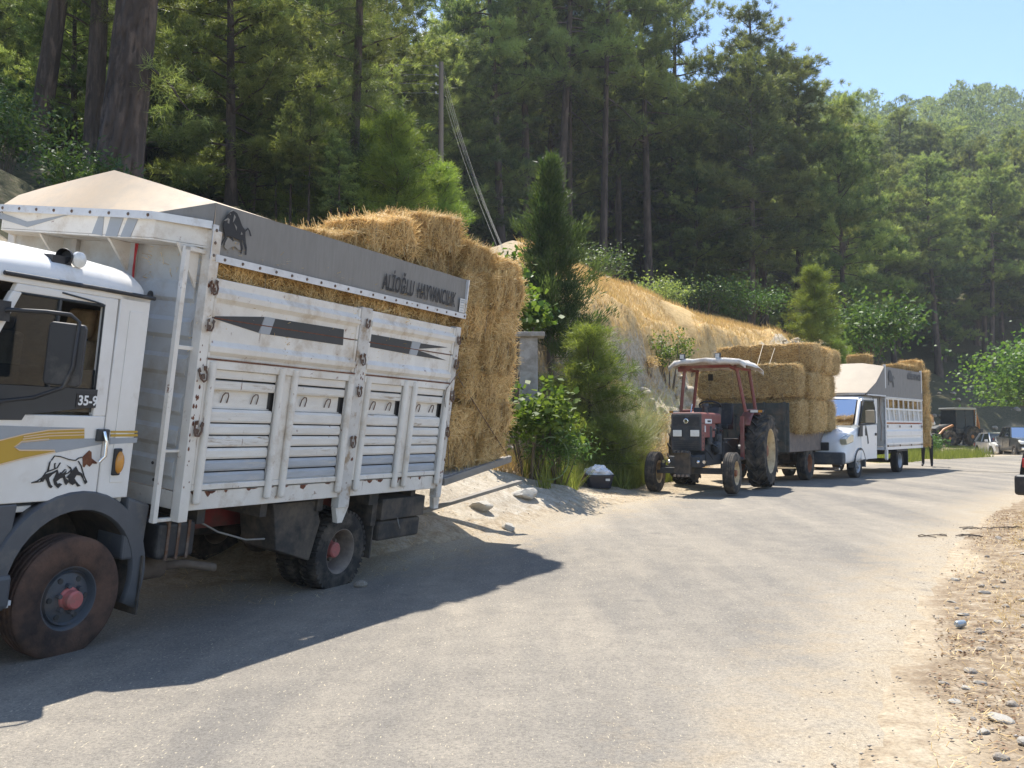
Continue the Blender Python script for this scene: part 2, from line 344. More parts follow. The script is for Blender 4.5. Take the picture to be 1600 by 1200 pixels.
def ground_mat():
    m = bpy.data.materials.new('ground_soil'); m.use_nodes = True; n, l = m.node_tree.nodes, m.node_tree.links; b = n['Principled BSDF']
    b.inputs['Roughness'].default_value = .95; b.inputs['Specular IOR Level'].default_value = .15
    tc = n.new('ShaderNodeTexCoord')
    def noise(sc, det=8, ro=.65, loc=(0,0,0)):
        mp = n.new('ShaderNodeMapping'); mp.inputs['Location'].default_value = loc; l.new(tc.outputs['Object'], mp.inputs['Vector'])
        t = n.new('ShaderNodeTexNoise'); t.inputs['Scale'].default_value = sc; t.inputs['Detail'].default_value = det; t.inputs['Roughness'].default_value = ro
        l.new(mp.outputs['Vector'], t.inputs['Vector']); return t.outputs['Fac']
    def ramp(f, stops):
        r = n.new('ShaderNodeValToRGB'); e = r.color_ramp.elements
        while len(e) < len(stops): e.new(.5)
        for k, (p, c) in enumerate(stops): e[k].position = p; e[k].color = C(*c)
        l.new(f, r.inputs['Fac']); return r.outputs['Color']
    def mix(f, a, b_):
        x = n.new('ShaderNodeMix'); x.data_type = 'RGBA'; l.new(f, x.inputs['Factor']); l.new(a, x.inputs[6]); l.new(b_, x.inputs[7]); return x.outputs[2]
    at_ = n.new('ShaderNodeAttribute'); at_.attribute_name = 'zone'; sp = n.new('ShaderNodeSeparateColor'); l.new(at_.outputs['Color'], sp.inputs['Color'])
    av = n.new('ShaderNodeAttribute'); av.attribute_name = 'verge'
    f1, f2, f3 = noise(1.1), noise(7, 10, .75), noise(38, 6, .7)
    dirt = ramp(f2, [(.28, (.26,.195,.13)), (.5, (.44,.36,.255)), (.72, (.56,.48,.36))])
    vergec = ramp(f2, [(.32, (.13,.088,.055)), (.5, (.30,.23,.155)), (.66, (.48,.41,.31))])
    gold = ramp(f2, [(.3, (.38,.245,.105)), (.5, (.60,.42,.195)), (.72, (.72,.54,.30))])
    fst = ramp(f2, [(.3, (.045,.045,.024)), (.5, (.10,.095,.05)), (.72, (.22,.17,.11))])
    gmul = ramp(f1, [(.3, (.62,.58,.52)), (.5, (1,1,1)), (.7, (1.12,1.1,1.05))]); gm_ = n.new('ShaderNodeMix'); gm_.data_type = 'RGBA'; gm_.blend_type = 'MULTIPLY'; gm_.inputs['Factor'].default_value = 1; l.new(gold, gm_.inputs[6]); l.new(gmul, gm_.inputs[7]); gold = gm_.outputs[2]
    pal = ramp(f2, [(.3, (.32,.26,.185)), (.55, (.48,.42,.33)), (.75, (.60,.56,.47))])
    clf = ramp(f2, [(.3, (.24,.19,.13)), (.5, (.48,.41,.30)), (.7, (.66,.58,.45))])
    def wob(o, k=.9):
        a = n.new('ShaderNodeMath'); a.operation = 'SUBTRACT'; l.new(f2, a.inputs[0]); a.inputs[1].default_value = .5
        a2 = n.new('ShaderNodeMath'); a2.operation = 'MULTIPLY_ADD'; l.new(a.outputs[0], a2.inputs[0]); a2.inputs[1].default_value = k; l.new(o, a2.inputs[2])
        q = n.new('ShaderNodeMapRange'); q.inputs['From Min'].default_value = .35; q.inputs['From Max'].default_value = .65; l.new(a2.outputs[0], q.inputs['Value']); return q.outputs['Result']
    c = mix(wob(av.outputs['Fac']), dirt, vergec)
    c = mix(wob(sp.outputs['Blue'], 1.6), c, pal)
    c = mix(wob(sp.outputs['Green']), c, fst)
    c = mix(wob(sp.outputs['Red']), c, gold)
    c = mix(wob(at_.outputs['Alpha'], .5), c, clf)
    # fine speckle of grit and litter
    sk = ramp(f3, [(.33, (.66,.65,.63)), (.5, (1,1,1)), (.68, (1.25,1.22,1.15))])
    mu = n.new('ShaderNodeMix'); mu.data_type = 'RGBA'; mu.blend_type = 'MULTIPLY'; mu.inputs['Factor'].default_value = .8; l.new(c, mu.inputs[6]); l.new(sk, mu.inputs[7])
    l.new(mu.outputs[2], b.inputs['Base Color'])
    ad = n.new('ShaderNodeMath'); ad.operation = 'MULTIPLY_ADD'; l.new(f2, ad.inputs[0]); ad.inputs[1].default_value = 2.2; l.new(f3, ad.inputs[2])
    bp = n.new('ShaderNodeBump'); bp.inputs['Strength'].default_value = .6; bp.inputs['Distance'].default_value = .03; l.new(ad.outputs[0], bp.inputs['Height']); l.new(bp.outputs['Normal'], b.inputs['Normal'])
    return m
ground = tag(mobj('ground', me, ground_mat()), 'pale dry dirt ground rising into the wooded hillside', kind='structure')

# road: one sheet across between its two edges
def arc(poly, n):
    seg = np.hypot(*np.diff(poly, axis=0).T); t = np.r_[0, np.cumsum(seg)]
    return t
def edge_at_y(poly, yy): return np.interp(yy, poly[:, 1], poly[:, 0])
ys = np.r_[np.arange(-38, 2, 1.0), np.arange(2, 48, .25), np.arange(48, 63, .5)]
nu = 48
rows = []; us = []
for yv in ys:
    # cross rows at right angles to the run of the road
    xl = edge_at_y(RL, yv); xl2 = edge_at_y(RL, yv+.5); dx, dy = xl2-xl, .5; L = math.hypot(dx, dy); nxn, nyn = dy/L, -dx/L
    w = 5.3 + 1.7*float(sstep(12, 30, np.array(yv))) + 4*float(sstep(30, 50, np.array(yv)))
    ext = 1.05*(1-float(sstep(8.0, 11.5, np.array(yv+.4))))
    for k in range(nu+1):
        u = k/nu; wob_ = .30*float(vn(np.array(yv*.9), np.array(3.3), 71))+.22*float(vn(np.array(yv*2.7), np.array(8.1), 72)); q = -.25-ext-.3*float(vn(np.array(yv*.8), np.array(1.7), 73))+u*(w+ext+.2+wob_+.3)
        rows.append((xl+nxn*q, yv+nyn*q)); us.append((min(q+ext, w-q)))
rows = np.array(rows); us = np.array(us)
zr = hz(rows[:, 0], rows[:, 1]); 
zr = zr + .012*np.where(us > .1, 1, -2.0)
nr = nu+1
ii = np.arange(len(ys)*nr).reshape(len(ys), nr)
F = np.stack([ii[:-1, :-1], ii[:-1, 1:], ii[1:, 1:], ii[1:, :-1]], -1).reshape(-1, 4)
me = np_mesh('road', np.c_[rows, zr], F[:, ::-1], 4, True)
a = me.attributes.new('edge', 'FLOAT', 'POINT'); a.data.foreach_set('value', us.astype(np.float32))
def road_mat():
    m = bpy.data.materials.new('worn_asphalt'); m.use_nodes = True; n, l = m.node_tree.nodes, m.node_tree.links; b = n['Principled BSDF']
    b.inputs['Roughness'].default_value = .88; b.inputs['Specular IOR Level'].default_value = .25
    tc = n.new('ShaderNodeTexCoord')
    def noise(sc, det=8, ro=.65, rot=0, st=(1,1,1)):
        mp = n.new('ShaderNodeMapping'); mp.inputs['Rotation'].default_value = (0, 0, rot); mp.inputs['Scale'].default_value = st; l.new(tc.outputs['Object'], mp.inputs['Vector'])
        t = n.new('ShaderNodeTexNoise'); t.inputs['Scale'].default_value = sc; t.inputs['Detail'].default_value = det; t.inputs['Roughness'].default_value = ro
        l.new(mp.outputs['Vector'], t.inputs['Vector']); return t.outputs['Fac']
    def ramp(f, stops):
        r = n.new('ShaderNodeValToRGB'); e = r.color_ramp.elements
        while len(e) < len(stops): e.new(.5)
        for k, (p, c) in enumerate(stops): e[k].position = p; e[k].color = C(*c)
        l.new(f, r.inputs['Fac']); return r.outputs['Color']
    def mix(f, a, b_, mode='MIX', fac=None):
        x = n.new('ShaderNodeMix'); x.data_type = 'RGBA'; x.blend_type = mode
        if fac is not None: x.inputs['Factor'].default_value = fac
        else: l.new(f, x.inputs['Factor'])
        l.new(a, x.inputs[6]); l.new(b_, x.inputs[7]); return x.outputs[2]
    big = noise(.55, 6, .6, rad(-26.8), (2.2, .32, 1)); mid = noise(3.2, 8, .7); fin = noise(55, 4, .7); grit = noise(170, 3, .6)
    asp = ramp(big, [(.32, (.185,.172,.152)), (.52, (.26,.234,.194)), (.70, (.335,.296,.237))])
    asp = mix(None, asp, ramp(mid, [(.3, (.82,.82,.83)), (.7, (1.13,1.12,1.1))]), 'MULTIPLY', .9)
    dust = ramp(mid, [(.3, (.34,.275,.19)), (.6, (.44,.37,.27))])
    ea = n.new('ShaderNodeAttribute'); ea.attribute_name = 'edge'
    s1 = n.new('ShaderNodeMath'); s1.operation = 'MULTIPLY_ADD'; l.new(mid, s1.inputs[0]); s1.inputs[1].default_value = -2.6; s1.inputs[2].default_value = 1.85
    s2 = n.new('ShaderNodeMath'); s2.operation = 'SUBTRACT'; l.new(s1.outputs[0], s2.inputs[0]); l.new(ea.outputs['Fac'], s2.inputs[1])
    s3 = n.new('ShaderNodeMapRange'); s3.inputs['From Min'].default_value = -.55; s3.inputs['From Max'].default_value = .55; l.new(s2.outputs[0], s3.inputs['Value'])
    c = mix(s3.outputs['Result'], asp, dust)
    c = mix(None, c, ramp(fin, [(.34, (.62,.62,.62)), (.5, (1,1,1)), (.68, (1.3,1.28,1.24))]), 'MULTIPLY', .75)
    c = mix(None, c, ramp(grit, [(.36, (.6,.6,.6)), (.5, (1,1,1)), (.66, (1.35,1.33,1.3))]), 'MULTIPLY', .6)
    # oil and tyre blots
    ob = n.new('ShaderNodeTexVoronoi'); ob.inputs['Scale'].default_value = .75; ob.inputs['Randomness'].default_value = 1
    mpo = n.new('ShaderNodeMapping'); l.new(tc.outputs['Object'], mpo.inputs['Vector']); l.new(mpo.outputs['Vector'], ob.inputs['Vector'])
    oa = n.new('ShaderNodeMath'); oa.operation = 'MULTIPLY_ADD'; l.new(mid, oa.inputs[0]); oa.inputs[1].default_value = .22; l.new(ob.outputs['Distance'], oa.inputs[2])
    om = n.new('ShaderNodeMapRange'); om.inputs['From Min'].default_value = .12; om.inputs['From Max'].default_value = .19; om.inputs['To Min'].default_value = .45; om.inputs['To Max'].default_value = 0; l.new(oa.outputs[0], om.inputs['Value'])
    dk = n.new('ShaderNodeRGB'); dk.outputs[0].default_value = C(.10,.095,.09)
    c = mix(om.outputs['Result'], c, dk.outputs[0])
    # hairline cracks, broken up by noise
    ck = n.new('ShaderNodeTexVoronoi'); ck.feature = 'DISTANCE_TO_EDGE'; ck.inputs['Scale'].default_value = .55; cw = n.new('ShaderNodeVectorMath'); cw.operation = 'MULTIPLY_ADD'
    cn3 = n.new('ShaderNodeTexNoise'); cn3.inputs['Scale'].default_value = 1.6; cn3.inputs['Detail'].default_value = 7; l.new(tc.outputs['Object'], cn3.inputs['Vector']); l.new(cn3.outputs['Color'], cw.inputs[0]); cw.inputs[1].default_value = (.9, .9, 0); l.new(tc.outputs['Object'], cw.inputs[2]); l.new(cw.outputs[0], ck.inputs['Vector'])
    cr1 = n.new('ShaderNodeMapRange'); cr1.inputs['From Min'].default_value = .004; cr1.inputs['From Max'].default_value = .012; cr1.inputs['To Min'].default_value = 1; cr1.inputs['To Max'].default_value = 0; l.new(ck.outputs['Distance'], cr1.inputs['Value'])
    cr2 = n.new('ShaderNodeMapRange'); cr2.inputs['From Min'].default_value = .50; cr2.inputs['From Max'].default_value = .62; cr2.inputs['To Max'].default_value = .22; l.new(big, cr2.inputs['Value']); cr3 = n.new('ShaderNodeMath'); cr3.operation = 'MULTIPLY'; l.new(cr1.outputs['Result'], cr3.inputs[0]); l.new(cr2.outputs['Result'], cr3.inputs[1])
    c = mix(cr3.outputs[0], c, dk.outputs[0])
    # straw-coloured flecks and tyre-pressed dust
    fl = ramp(noise(90, 2, .5, .6, (1, .25, 1)), [(.66, (0,0,0)), (.72, (1,1,1))]); fc = n.new('ShaderNodeRGB'); fc.outputs[0].default_value = C(.50,.43,.31)
    c = mix(fl, c, fc.outputs[0])
    l.new(c, b.inputs['Base Color'])
    ad = n.new('ShaderNodeMath'); ad.operation = 'ADD'; l.new(fin, ad.inputs[0]); l.new(grit, ad.inputs[1])
    bp = n.new('ShaderNodeBump'); bp.inputs['Strength'].default_value = .55; bp.inputs['Distance'].default_value = .012; l.new(ad.outputs[0], bp.inputs['Height']); l.new(bp.outputs['Normal'], b.inputs['Normal'])
    return m
road = tag(mobj('road', me, road_mat()), 'worn pale grey asphalt road with dusty edges', kind='structure')
TARP_BULL = [(-0.946, 3.155), (-0.988, 3.145), (-1.021, 3.11), (-1.057, 3.064), (-1.093, 3.038), (-1.104, 3.049), (-1.119, 3.063), (-1.143, 3.047), (-1.168, 3.008), (-1.154, 3.006), (-1.134, 3.041), (-1.119, 3.05), (-1.098, 3.028), (-1.104, 2.992), (-1.114, 2.955), (-1.133, 2.915), (-1.138, 2.862), (-1.125, 2.858), (-1.123, 2.898), (-1.089, 2.96), (-1.068, 2.961), (-1.092, 2.903), (-1.084, 2.86), (-1.074, 2.861), (-1.078, 2.895), (-1.056, 2.954), (-1.007, 2.959), (-0.972, 2.966), (-0.986, 2.941), (-0.982, 2.93), (-0.952, 2.963), (-0.913, 2.96), (-0.9, 2.941), (-0.87, 2.886), (-0.858, 2.89), (-0.891, 2.946), (-0.891, 2.97), (-0.867, 3.017), (-0.863, 3.039), (-0.871, 3.069), (-0.884, 3.091), (-0.898, 3.122), (-0.921, 3.143)]
TARP_BULL_LIGHT = [[(-0.859, 3.064), (-0.897, 3.092), (-0.918, 3.086), (-0.917, 3.053), (-0.9, 3.054), (-0.899, 3.077), (-0.872, 3.064)], [(-0.957, 3.129), (-0.978, 3.115), (-0.965, 3.084), (-0.954, 3.07), (-0.955, 3.096)], [(-0.91, 3.131), (-0.925, 3.123), (-0.919, 3.116)], [(-0.968, 3.065), (-1.002, 3.044), (-1.0, 3.019), (-0.986, 3.04)], [(-1.054, 3.02), (-1.071, 3.004), (-1.048, 2.995)]]
TARP_BULL_SHADE = [(-0.927, 2.956), (-0.963, 2.941), (-1.051, 2.938), (-1.07, 2.889), (-1.047, 2.885), (-1.01, 2.902), (-0.972, 2.891), (-0.937, 2.861), (-0.901, 2.878), (-0.905, 2.911)]
CAB_BULL = [[(0.223, 1.315), (0.239, 1.3), (0.243, 1.27), (0.249, 1.244), (0.233, 1.246), (0.233, 1.27), (0.229, 1.3)], [(0.268, 1.22), (0.279, 1.178), (0.265, 1.178), (0.255, 1.199), (0.239, 1.178), (0.223, 1.147), (0.204, 1.134), (0.191, 1.146), (0.207, 1.157), (0.221, 1.183), (0.227, 1.201), (0.207, 1.221), (0.175, 1.242), (0.181, 1.222), (0.194, 1.187), (0.181, 1.156), (0.151, 1.131), (0.124, 1.156), (0.144, 1.165), (0.158, 1.16), (0.169, 1.176), (0.142, 1.195), (0.124, 1.199), (0.107, 1.163), (0.094, 1.149), (0.073, 1.172), (0.086, 1.184), (0.103, 1.194), (0.112, 1.214), (0.101, 1.245), (0.128, 1.226), (0.148, 1.235), (0.157, 1.221), (0.171, 1.253), (0.207, 1.237), (0.24, 1.229)], [(0.106, 1.279), (0.074, 1.265), (0.059, 1.244), (0.035, 1.27), (0.012, 1.237), (-0.019, 1.221), (-0.04, 1.178), (-0.068, 1.161), (-0.051, 1.148), (-0.026, 1.189), (-0.008, 1.208), (0.023, 1.212), (0.036, 1.191), (0.023, 1.175), (0.003, 1.156), (-0.019, 1.139), (0.006, 1.135), (0.025, 1.159), (0.045, 1.147), (0.071, 1.161), (0.082, 1.193), (0.101, 1.199), (0.074, 1.224), (0.067, 1.244)]]
CAB_BULL_LINES = [[(0.223, 1.313), (0.205, 1.34), (0.162, 1.336), (0.093, 1.315), (0.043, 1.308), (0.022, 1.323), (-0.004, 1.328)], [(0.021, 1.303), (-0.005, 1.271), (-0.04, 1.199), (-0.066, 1.161)], [(0.346, 1.174), (0.308, 1.184), (0.274, 1.205), (0.253, 1.237), (0.175, 1.263), (0.156, 1.296)], [(0.341, 1.175), (0.285, 1.179), (0.266, 1.217)], [(0.193, 1.263), (0.196, 1.292), (0.19, 1.292)], [(0.145, 1.221), (0.114, 1.251), (0.106, 1.248)], [(0.121, 1.215), (0.087, 1.229), (0.071, 1.244)]]
CAB_RUST = [(-0.006, 1.329), (-0.053, 1.373), (-0.073, 1.362), (-0.08, 1.32), (-0.129, 1.289), (-0.123, 1.281), (-0.091, 1.285), (-0.072, 1.264), (-0.044, 1.282), (-0.031, 1.261), (-0.02, 1.265), (-0.013, 1.305)]
YELLOW = [(0.006, 1.515), (0.271, 1.505), (0.439, 1.478), (0.689, 1.419), (0.67, 1.273), (0.435, 1.327), (0.207, 1.366), (0.214, 1.377), (0.459, 1.38), (0.495, 1.398), (0.449, 1.431), (0.262, 1.446), (-0.003, 1.452)]
GREY_UP = [(0.703, 1.531), (0.273, 1.523), (0.007, 1.521), (0.006, 1.515), (0.271, 1.506), (0.439, 1.481), (0.689, 1.422)]
GREY_LO = [(-0.145, 1.452), (-0.151, 1.414), (0.197, 1.361), (0.208, 1.377), (0.456, 1.381), (0.49, 1.398), (0.441, 1.429), (0.262, 1.443), (-0.003, 1.45)]
YEL_R = [[(-0.206, 1.503), (-0.435, 1.505), (-0.437, 1.491), (-0.208, 1.49)], [(-0.209, 1.48), (-0.439, 1.483), (-0.441, 1.466), (-0.212, 1.464)]]
GREY_R = [(-0.209, 1.455), (-0.443, 1.457), (-0.441, 1.423), (-0.213, 1.412)]
BAND_LOW = [(0.639, 1.037), (0.131, 1.016), (0.279, 0.928), (0.362, 0.782), (0.608, 0.795)]
BLACK_TRIM = [(-0.099, 1.751), (-0.112, 1.664), (0.46, 1.605), (0.476, 1.565), (0.676, 1.567), (0.702, 1.765), (0.313, 1.754), (-0.048, 1.754)]
ST1 = [[(-0.816, 2.36), (-1.436, 2.425), (-1.388, 2.295)], [(-1.562, 2.425), (-2.473, 2.433), (-2.486, 2.293), (-1.522, 2.293)]]
ST1G = [(-1.442, 2.426), (-1.561, 2.427), (-1.517, 2.291), (-1.392, 2.291)]
ST2 = [[(-2.744, 2.432), (-3.593, 2.429), (-3.564, 2.3), (-2.748, 2.316)], [(-3.749, 2.425), (-4.301, 2.429), (-3.732, 2.367)], [(-3.71, 2.355), (-4.307, 2.292), (-3.699, 2.295)]]
ST2G = [(-3.602, 2.433), (-3.757, 2.431), (-3.708, 2.298), (-3.57, 2.298)]
HEADER = [(-0.901, 3.069), (-0.16, 3.047), (0.815, 3.037), (-0.868, 2.893), (0.077, 2.882), (0.804, 2.845)]
CHEV = [[(-0.857, 2.982), (-0.52, 2.919), (-0.011, 3.003), (-0.512, 2.878), (-0.847, 2.932)], [(0.251, 2.996), (0.307, 2.993), (0.309, 2.849), (0.2, 2.86)], [(0.373, 2.989), (0.505, 2.985), (0.463, 2.848), (0.343, 2.848)], [(0.548, 2.986), (0.651, 2.982), (0.596, 2.851), (0.496, 2.85)]]
# ------------------------------------------------------------------ shared vehicle materials
M_white = pm('white_paint', (.80,.785,.75), .32, var=.04, scale=4, dirt=(.50,.43,.34), dirt_amt=.32, dscale=2.2, dirt_soft=.10, coat=.15, film=(.60,.545,.46), rust=.005)
M_old = pm('old_white_paint', (.77,.735,.67), .55, var=.07, scale=5, dirt=(.46,.36,.25), dirt_amt=.37, dscale=3.0, dirt_soft=.10, bump=.2, bscale=9, film=(.58,.50,.39), rust=.075)
M_slat = pm('slat_paint', (.76,.73,.67), .6, var=.08, scale=7, dirt=(.46,.37,.27), dirt_amt=.35, dscale=5, dirt_soft=.05, stretch=(.5,1,3), bump=.25, bscale=14, film=(.58,.50,.40), rust=.055)
M_slat2 = pm('slat_paint_worn', (.74,.71,.65), .6, var=.10, scale=9, dirt=(.38,.29,.20), dirt_amt=.39, dscale=7, dirt_soft=.04, stretch=(.4,1,3.5), bump=.3, bscale=14, film=(.58,.50,.40), rust=.065)
M_slatg = pm('grey_slat_paint', (.40,.42,.44), .6, var=.12, scale=7, dirt=(.55,.52,.47), dirt_amt=.38, dscale=6, dirt_soft=.07, stretch=(.5,1,3), bump=.2, bscale=30)
M_greypaint = pm('grey_paint', (.085,.09,.098), .5, var=.12, scale=5, dirt=(.19,.17,.145), dirt_amt=.36, dscale=4)
M_wallgrey = pm('box_wall_paint', (.55,.56,.55), .55, var=.08, scale=3, dirt=(.40,.34,.27), dirt_amt=.38, dscale=3, dirt_soft=.15)
M_stripe = pm('stripe_dark', (.035,.04,.045), .45, var=.1)
M_stripeg = pm('stripe_grey', (.33,.35,.37), .45, var=.06)
M_yellow = pm('stripe_gold', (.50,.31,.04), .4, var=.06)
M_cream = pm('stripe_cream', (.70,.52,.34), .4, var=.04)
M_black = pm('black_plastic', (.022,.023,.026), .5, var=.2, dirt=(.12,.11,.095), dirt_amt=.34, dscale=5)
M_rubber = pm('tyre_rubber', (.035,.033,.031), .85, var=.25, scale=9, dirt=(.14,.115,.09), dirt_amt=.42, dscale=5, bump=.25, bscale=60, spec=.25)
M_rubberred = pm('tyre_rubber_dusty', (.045,.032,.027), .85, var=.25, scale=8, dirt=(.13,.075,.052), dirt_amt=.50, dscale=4, bump=.25, bscale=60, spec=.25)
M_chassis = pm('chassis_dirty', (.035,.033,.031), .8, var=.3, dirt=(.12,.095,.07), dirt_amt=.48, dscale=5)
M_redframe = pm('red_frame_paint', (.22,.035,.03), .6, var=.2, dirt=(.10,.07,.055), dirt_amt=.45, dscale=4)
M_rimdark = pm('dark_rim_paint', (.06,.068,.08), .55, var=.2, dirt=(.15,.12,.10), dirt_amt=.42, dscale=6)
M_rimbrown = pm('rusty_rim', (.15,.12,.10), .65, var=.25, dirt=(.28,.23,.18), dirt_amt=.45, dscale=7)
M_hubred = pm('faded_red_hub', (.46,.13,.115), .6, var=.15, dirt=(.25,.16,.12), dirt_amt=.40, dscale=16)
M_rust = pm('rust', (.13,.045,.025), .85, var=.4, scale=20, dirt=(.22,.09,.04), dirt_amt=.45, dscale=20, bump=.3)
M_tarp = pm('tarpaulin', (.235,.222,.20), .62, var=.06, scale=2.2, dirt=(.20,.185,.165), dirt_amt=.38, dscale=14, stretch=(2.5,1,.35), dirt_soft=.2, bump=.35, bscale=2.6)
M_tarptop = pm('tarpaulin_beige', (.52,.395,.26), .65, var=.06, scale=2.0, dirt=(.42,.35,.27), dirt_amt=.40, dscale=5, dirt_soft=.2, bump=.25, bscale=3)  # top sheet: lighter, warmer beige than the side tarpaulin
M_alu = pm('aluminium_strip', (.66,.67,.68), .45, metal=.25, var=.08, scale=12, dirt=(.45,.40,.34), dirt_amt=.33, dscale=9)
M_steel = pm('dull_steel', (.17,.135,.11), .6, metal=.4, var=.3, scale=14, dirt=(.15,.07,.035), dirt_amt=.48, dscale=12)
M_chrome = pm('chrome', (.75,.75,.76), .15, metal=1.0, var=.03)
M_amber = pm('amber_lens', (.62,.27,.04), .25, var=.1, scale=20, coat=.5)
M_lensclear = pm('lamp_lens', (.72,.72,.68), .12, var=.08, scale=30, coat=.6)
M_seat = pm('sheepskin', (.50,.36,.22), .95, var=.25, scale=14, bump=.5, bscale=40)
M_dash = pm('cab_lining', (.05,.048,.045), .8, var=.2)
M_glass = glass('window_glass', mix=.55)
M_letter = pm('black_lettering', (.018,.018,.02), .55, var=.1)
M_letterw = pm('white_lettering', (.80,.80,.78), .5, var=.03)
M_sticker = pm('sticker_paper', (.62,.62,.60), .5, var=.10, scale=30)
M_redstrap = pm('red_strap', (.42,.03,.035), .7, var=.1)

def lettering(name, text, mat, parent, loc, rot, size, sx=1.0, th=.002, offset=0.0, spacing=1.0, align='CENTER'):
    cu = bpy.data.curves.new(name, 'FONT'); cu.body = text; cu.size = size; cu.extrude = th; cu.offset = offset; cu.space_character = spacing
    cu.align_x = align; cu.align_y = 'CENTER'; cu.resolution_u = 3
    t = bpy.data.objects.new(name+'_tmp', cu); COL.objects.link(t)
    dg = bpy.context.evaluated_depsgraph_get(); me = bpy.data.meshes.new_from_object(t.evaluated_get(dg))
    bpy.data.objects.remove(t); bpy.data.curves.remove(cu); me.name = name
    for v in me.vertices: v.co.x *= sx
    me.materials.clear()
    o = mobj(name, me, mat, parent); o.location = loc; o.rotation_euler = rot; return o

def arc_lug(mb, R0, R1, y0, a0, y1, a1, wid, nseg=2, c=(0,0,0)):
    """a tread lug running over the tyre from (y0, angle a0) to (y1, angle a1)"""
    R = []
    for i in range(nseg+1):
        t = i/nseg; y = y0+(y1-y0)*t; a = a0+(a1-a0)*t; h = wid/2
        da = h/R1
        top = R1 - (.25*(R1-R0) if abs(y) > .9*max(abs(y0), abs(y1)) else 0)
        R.append([(c[0]+r*math.cos(b), c[1]+y, c[2]+r*math.sin(b)) for r, b in ((R0, a-da*1.25), (top, a-da), (top, a+da), (R0, a+da*1.25))])
    mb.rings(R)
def make_wheel(parent, pos, R, W, rimR, side, tread='rib', m_rim=None, m_hub=None, m_tyre=None, disc=.25, hub=(.09, .10), nuts=6, n=44, lugs=40, holes=0):
    """wheel part (the rim) with tyre and hub as sub-parts; axle along y, outer face towards side"""
    h = W/2; s = side
    rim = MB()
    dy = disc*W
    prof = [(rimR*.80, -h*.75), (rimR*.97, -h*.8), (rimR*1.04, -h*.86), (rimR*.93, -h*.6), (rimR*.93, h*.55), (rimR*1.04, h*.84), (rimR*1.06, h*.88), (rimR*1.0, h*.86), (rimR*.90, h*.58), (rimR*.86, dy*1.0+.02 if disc > 0 else dy*.5), (rimR*.80, dy), (rimR*.62, dy+.012), (rimR*.40, dy+.02), (hub[0]*.9, dy+.02), (.001, dy+.02)]
    rim.lathe([(r, s*y) for r, y in prof], n=n)
    for k in range(nuts):
        a = 2*PI*k/nuts+.3; rr = max(hub[0]*1.45, rimR*.42)
        rim.cyl((rr*math.cos(a), s*(dy+.01), rr*math.sin(a)), (rr*math.cos(a), s*(dy+.05), rr*math.sin(a)), .016*rimR/.2, n=6)
    w = rim.build('wheel', m_rim, parent, smooth=38); w.location = pos
    if holes:
        for k in range(holes):
            a = 2*PI*k/holes; rr = rimR*.66; hb = MB()
            hb.lathe([(rimR*.10, 0), (rimR*.085, s*.012), (.001, s*.012)], c=(rr*math.cos(a), s*(dy+.004), rr*math.sin(a)), n=12)
            hb.build('rim_hole', M_dash, w)
    ty = MB()
    if tread == 'rib':
        g = .010*R/.4
        T = [(rimR*.99, -h*.80), (rimR*1.10, -h*.97), ((R+rimR)/2, -h*1.03), (R*.95, -h*.93), (R*.985, -h*.84)]
        for q in (-.62, -.22, .22, .62): T += [(R, h*(q-.13)), (R-g, h*(q-.08)), (R-g, h*(q+.08)), (R, h*(q+.13))]
        T += [(R*.985, h*.84), (R*.95, h*.93), (R*.90, h*.985), ((R+rimR)/2, h*1.03), (rimR*1.22, h*1.0), (rimR*1.10, h*.97), (rimR*.99, h*.80)]
        ty.lathe([(r, s*y) for r, y in T], n=n)
    else:
        lug = {'lug': .020*R/.4, 'chevron': .045*R/.75}[tread]; Rb = R-lug
        T = [(rimR*.99, -h*.80), (rimR*1.10, -h*.97), ((Rb+rimR)/2, -h*1.02), (Rb*.965, -h*.92), (Rb, -h*.70), (Rb, h*.70), (Rb*.965, h*.92), ((Rb+rimR)/2, h*1.02), (rimR*1.10, h*.97), (rimR*.99, h*.80)]
        ty.lathe([(r, s*y) for r, y in T], n=n)
        for k in range(lugs):
            a = 2*PI*k/lugs
            if tread == 'lug':
                arc_lug(ty, Rb*.955, R, h*.05, a, h*.97, a+.03, 2*PI*R/lugs*.56)
                arc_lug(ty, Rb*.955, R, -h*.05, a+PI/lugs, -h*.97, a+PI/lugs+.03, 2*PI*R/lugs*.56)
            else:
                sw = .36
                arc_lug(ty, Rb*.95, R, -h*.06, a, h*1.0, a+sw, .055*R/.75, 4)
                arc_lug(ty, Rb*.95, R, h*.06, a+PI/lugs, -h*1.0, a+PI/lugs+sw, .055*R/.75, 4)
    ty.build('tyre', m_tyre or M_rubber, w, smooth=35)
    hm = MB(); hm.lathe([(hub[0]*1.25, s*(dy+.01)), (hub[0]*1.2, s*(dy+.03)), (hub[0], s*(dy+.04)), (hub[0], s*(dy+hub[1])), (hub[0]*.82, s*(dy+hub[1]+.012)), (.001, s*(dy+hub[1]+.012))], n=20)
    hm.build('hub', m_hub or m_rim, w, smooth=35)
    return w
def decal(name, polys, y, mat, parent, th=.0022, axis='y'):
    mb = MB()
    for p in polys: mb.prism(p, axis, y, y+th)
    return mb.build(name, mat, parent)

# ------------------------------------------------------------------ the cattle truck (x forward, y towards the road, z up)
truck = empty('cattle_truck', (-3.831, 6.765, .018), (0, 0, 0))
truck.rotation_euler = (Matrix.Rotation(-2.026, 3, 'Z') @ Matrix.Rotation(-.01, 3, 'Y') @ Matrix.Rotation(-.133, 3, 'X')).to_euler()
tag(truck, 'white cattle truck with slatted sides, grey tarpaulin and a straw load', 'truck')
TR_ = truck
WB = -3.0
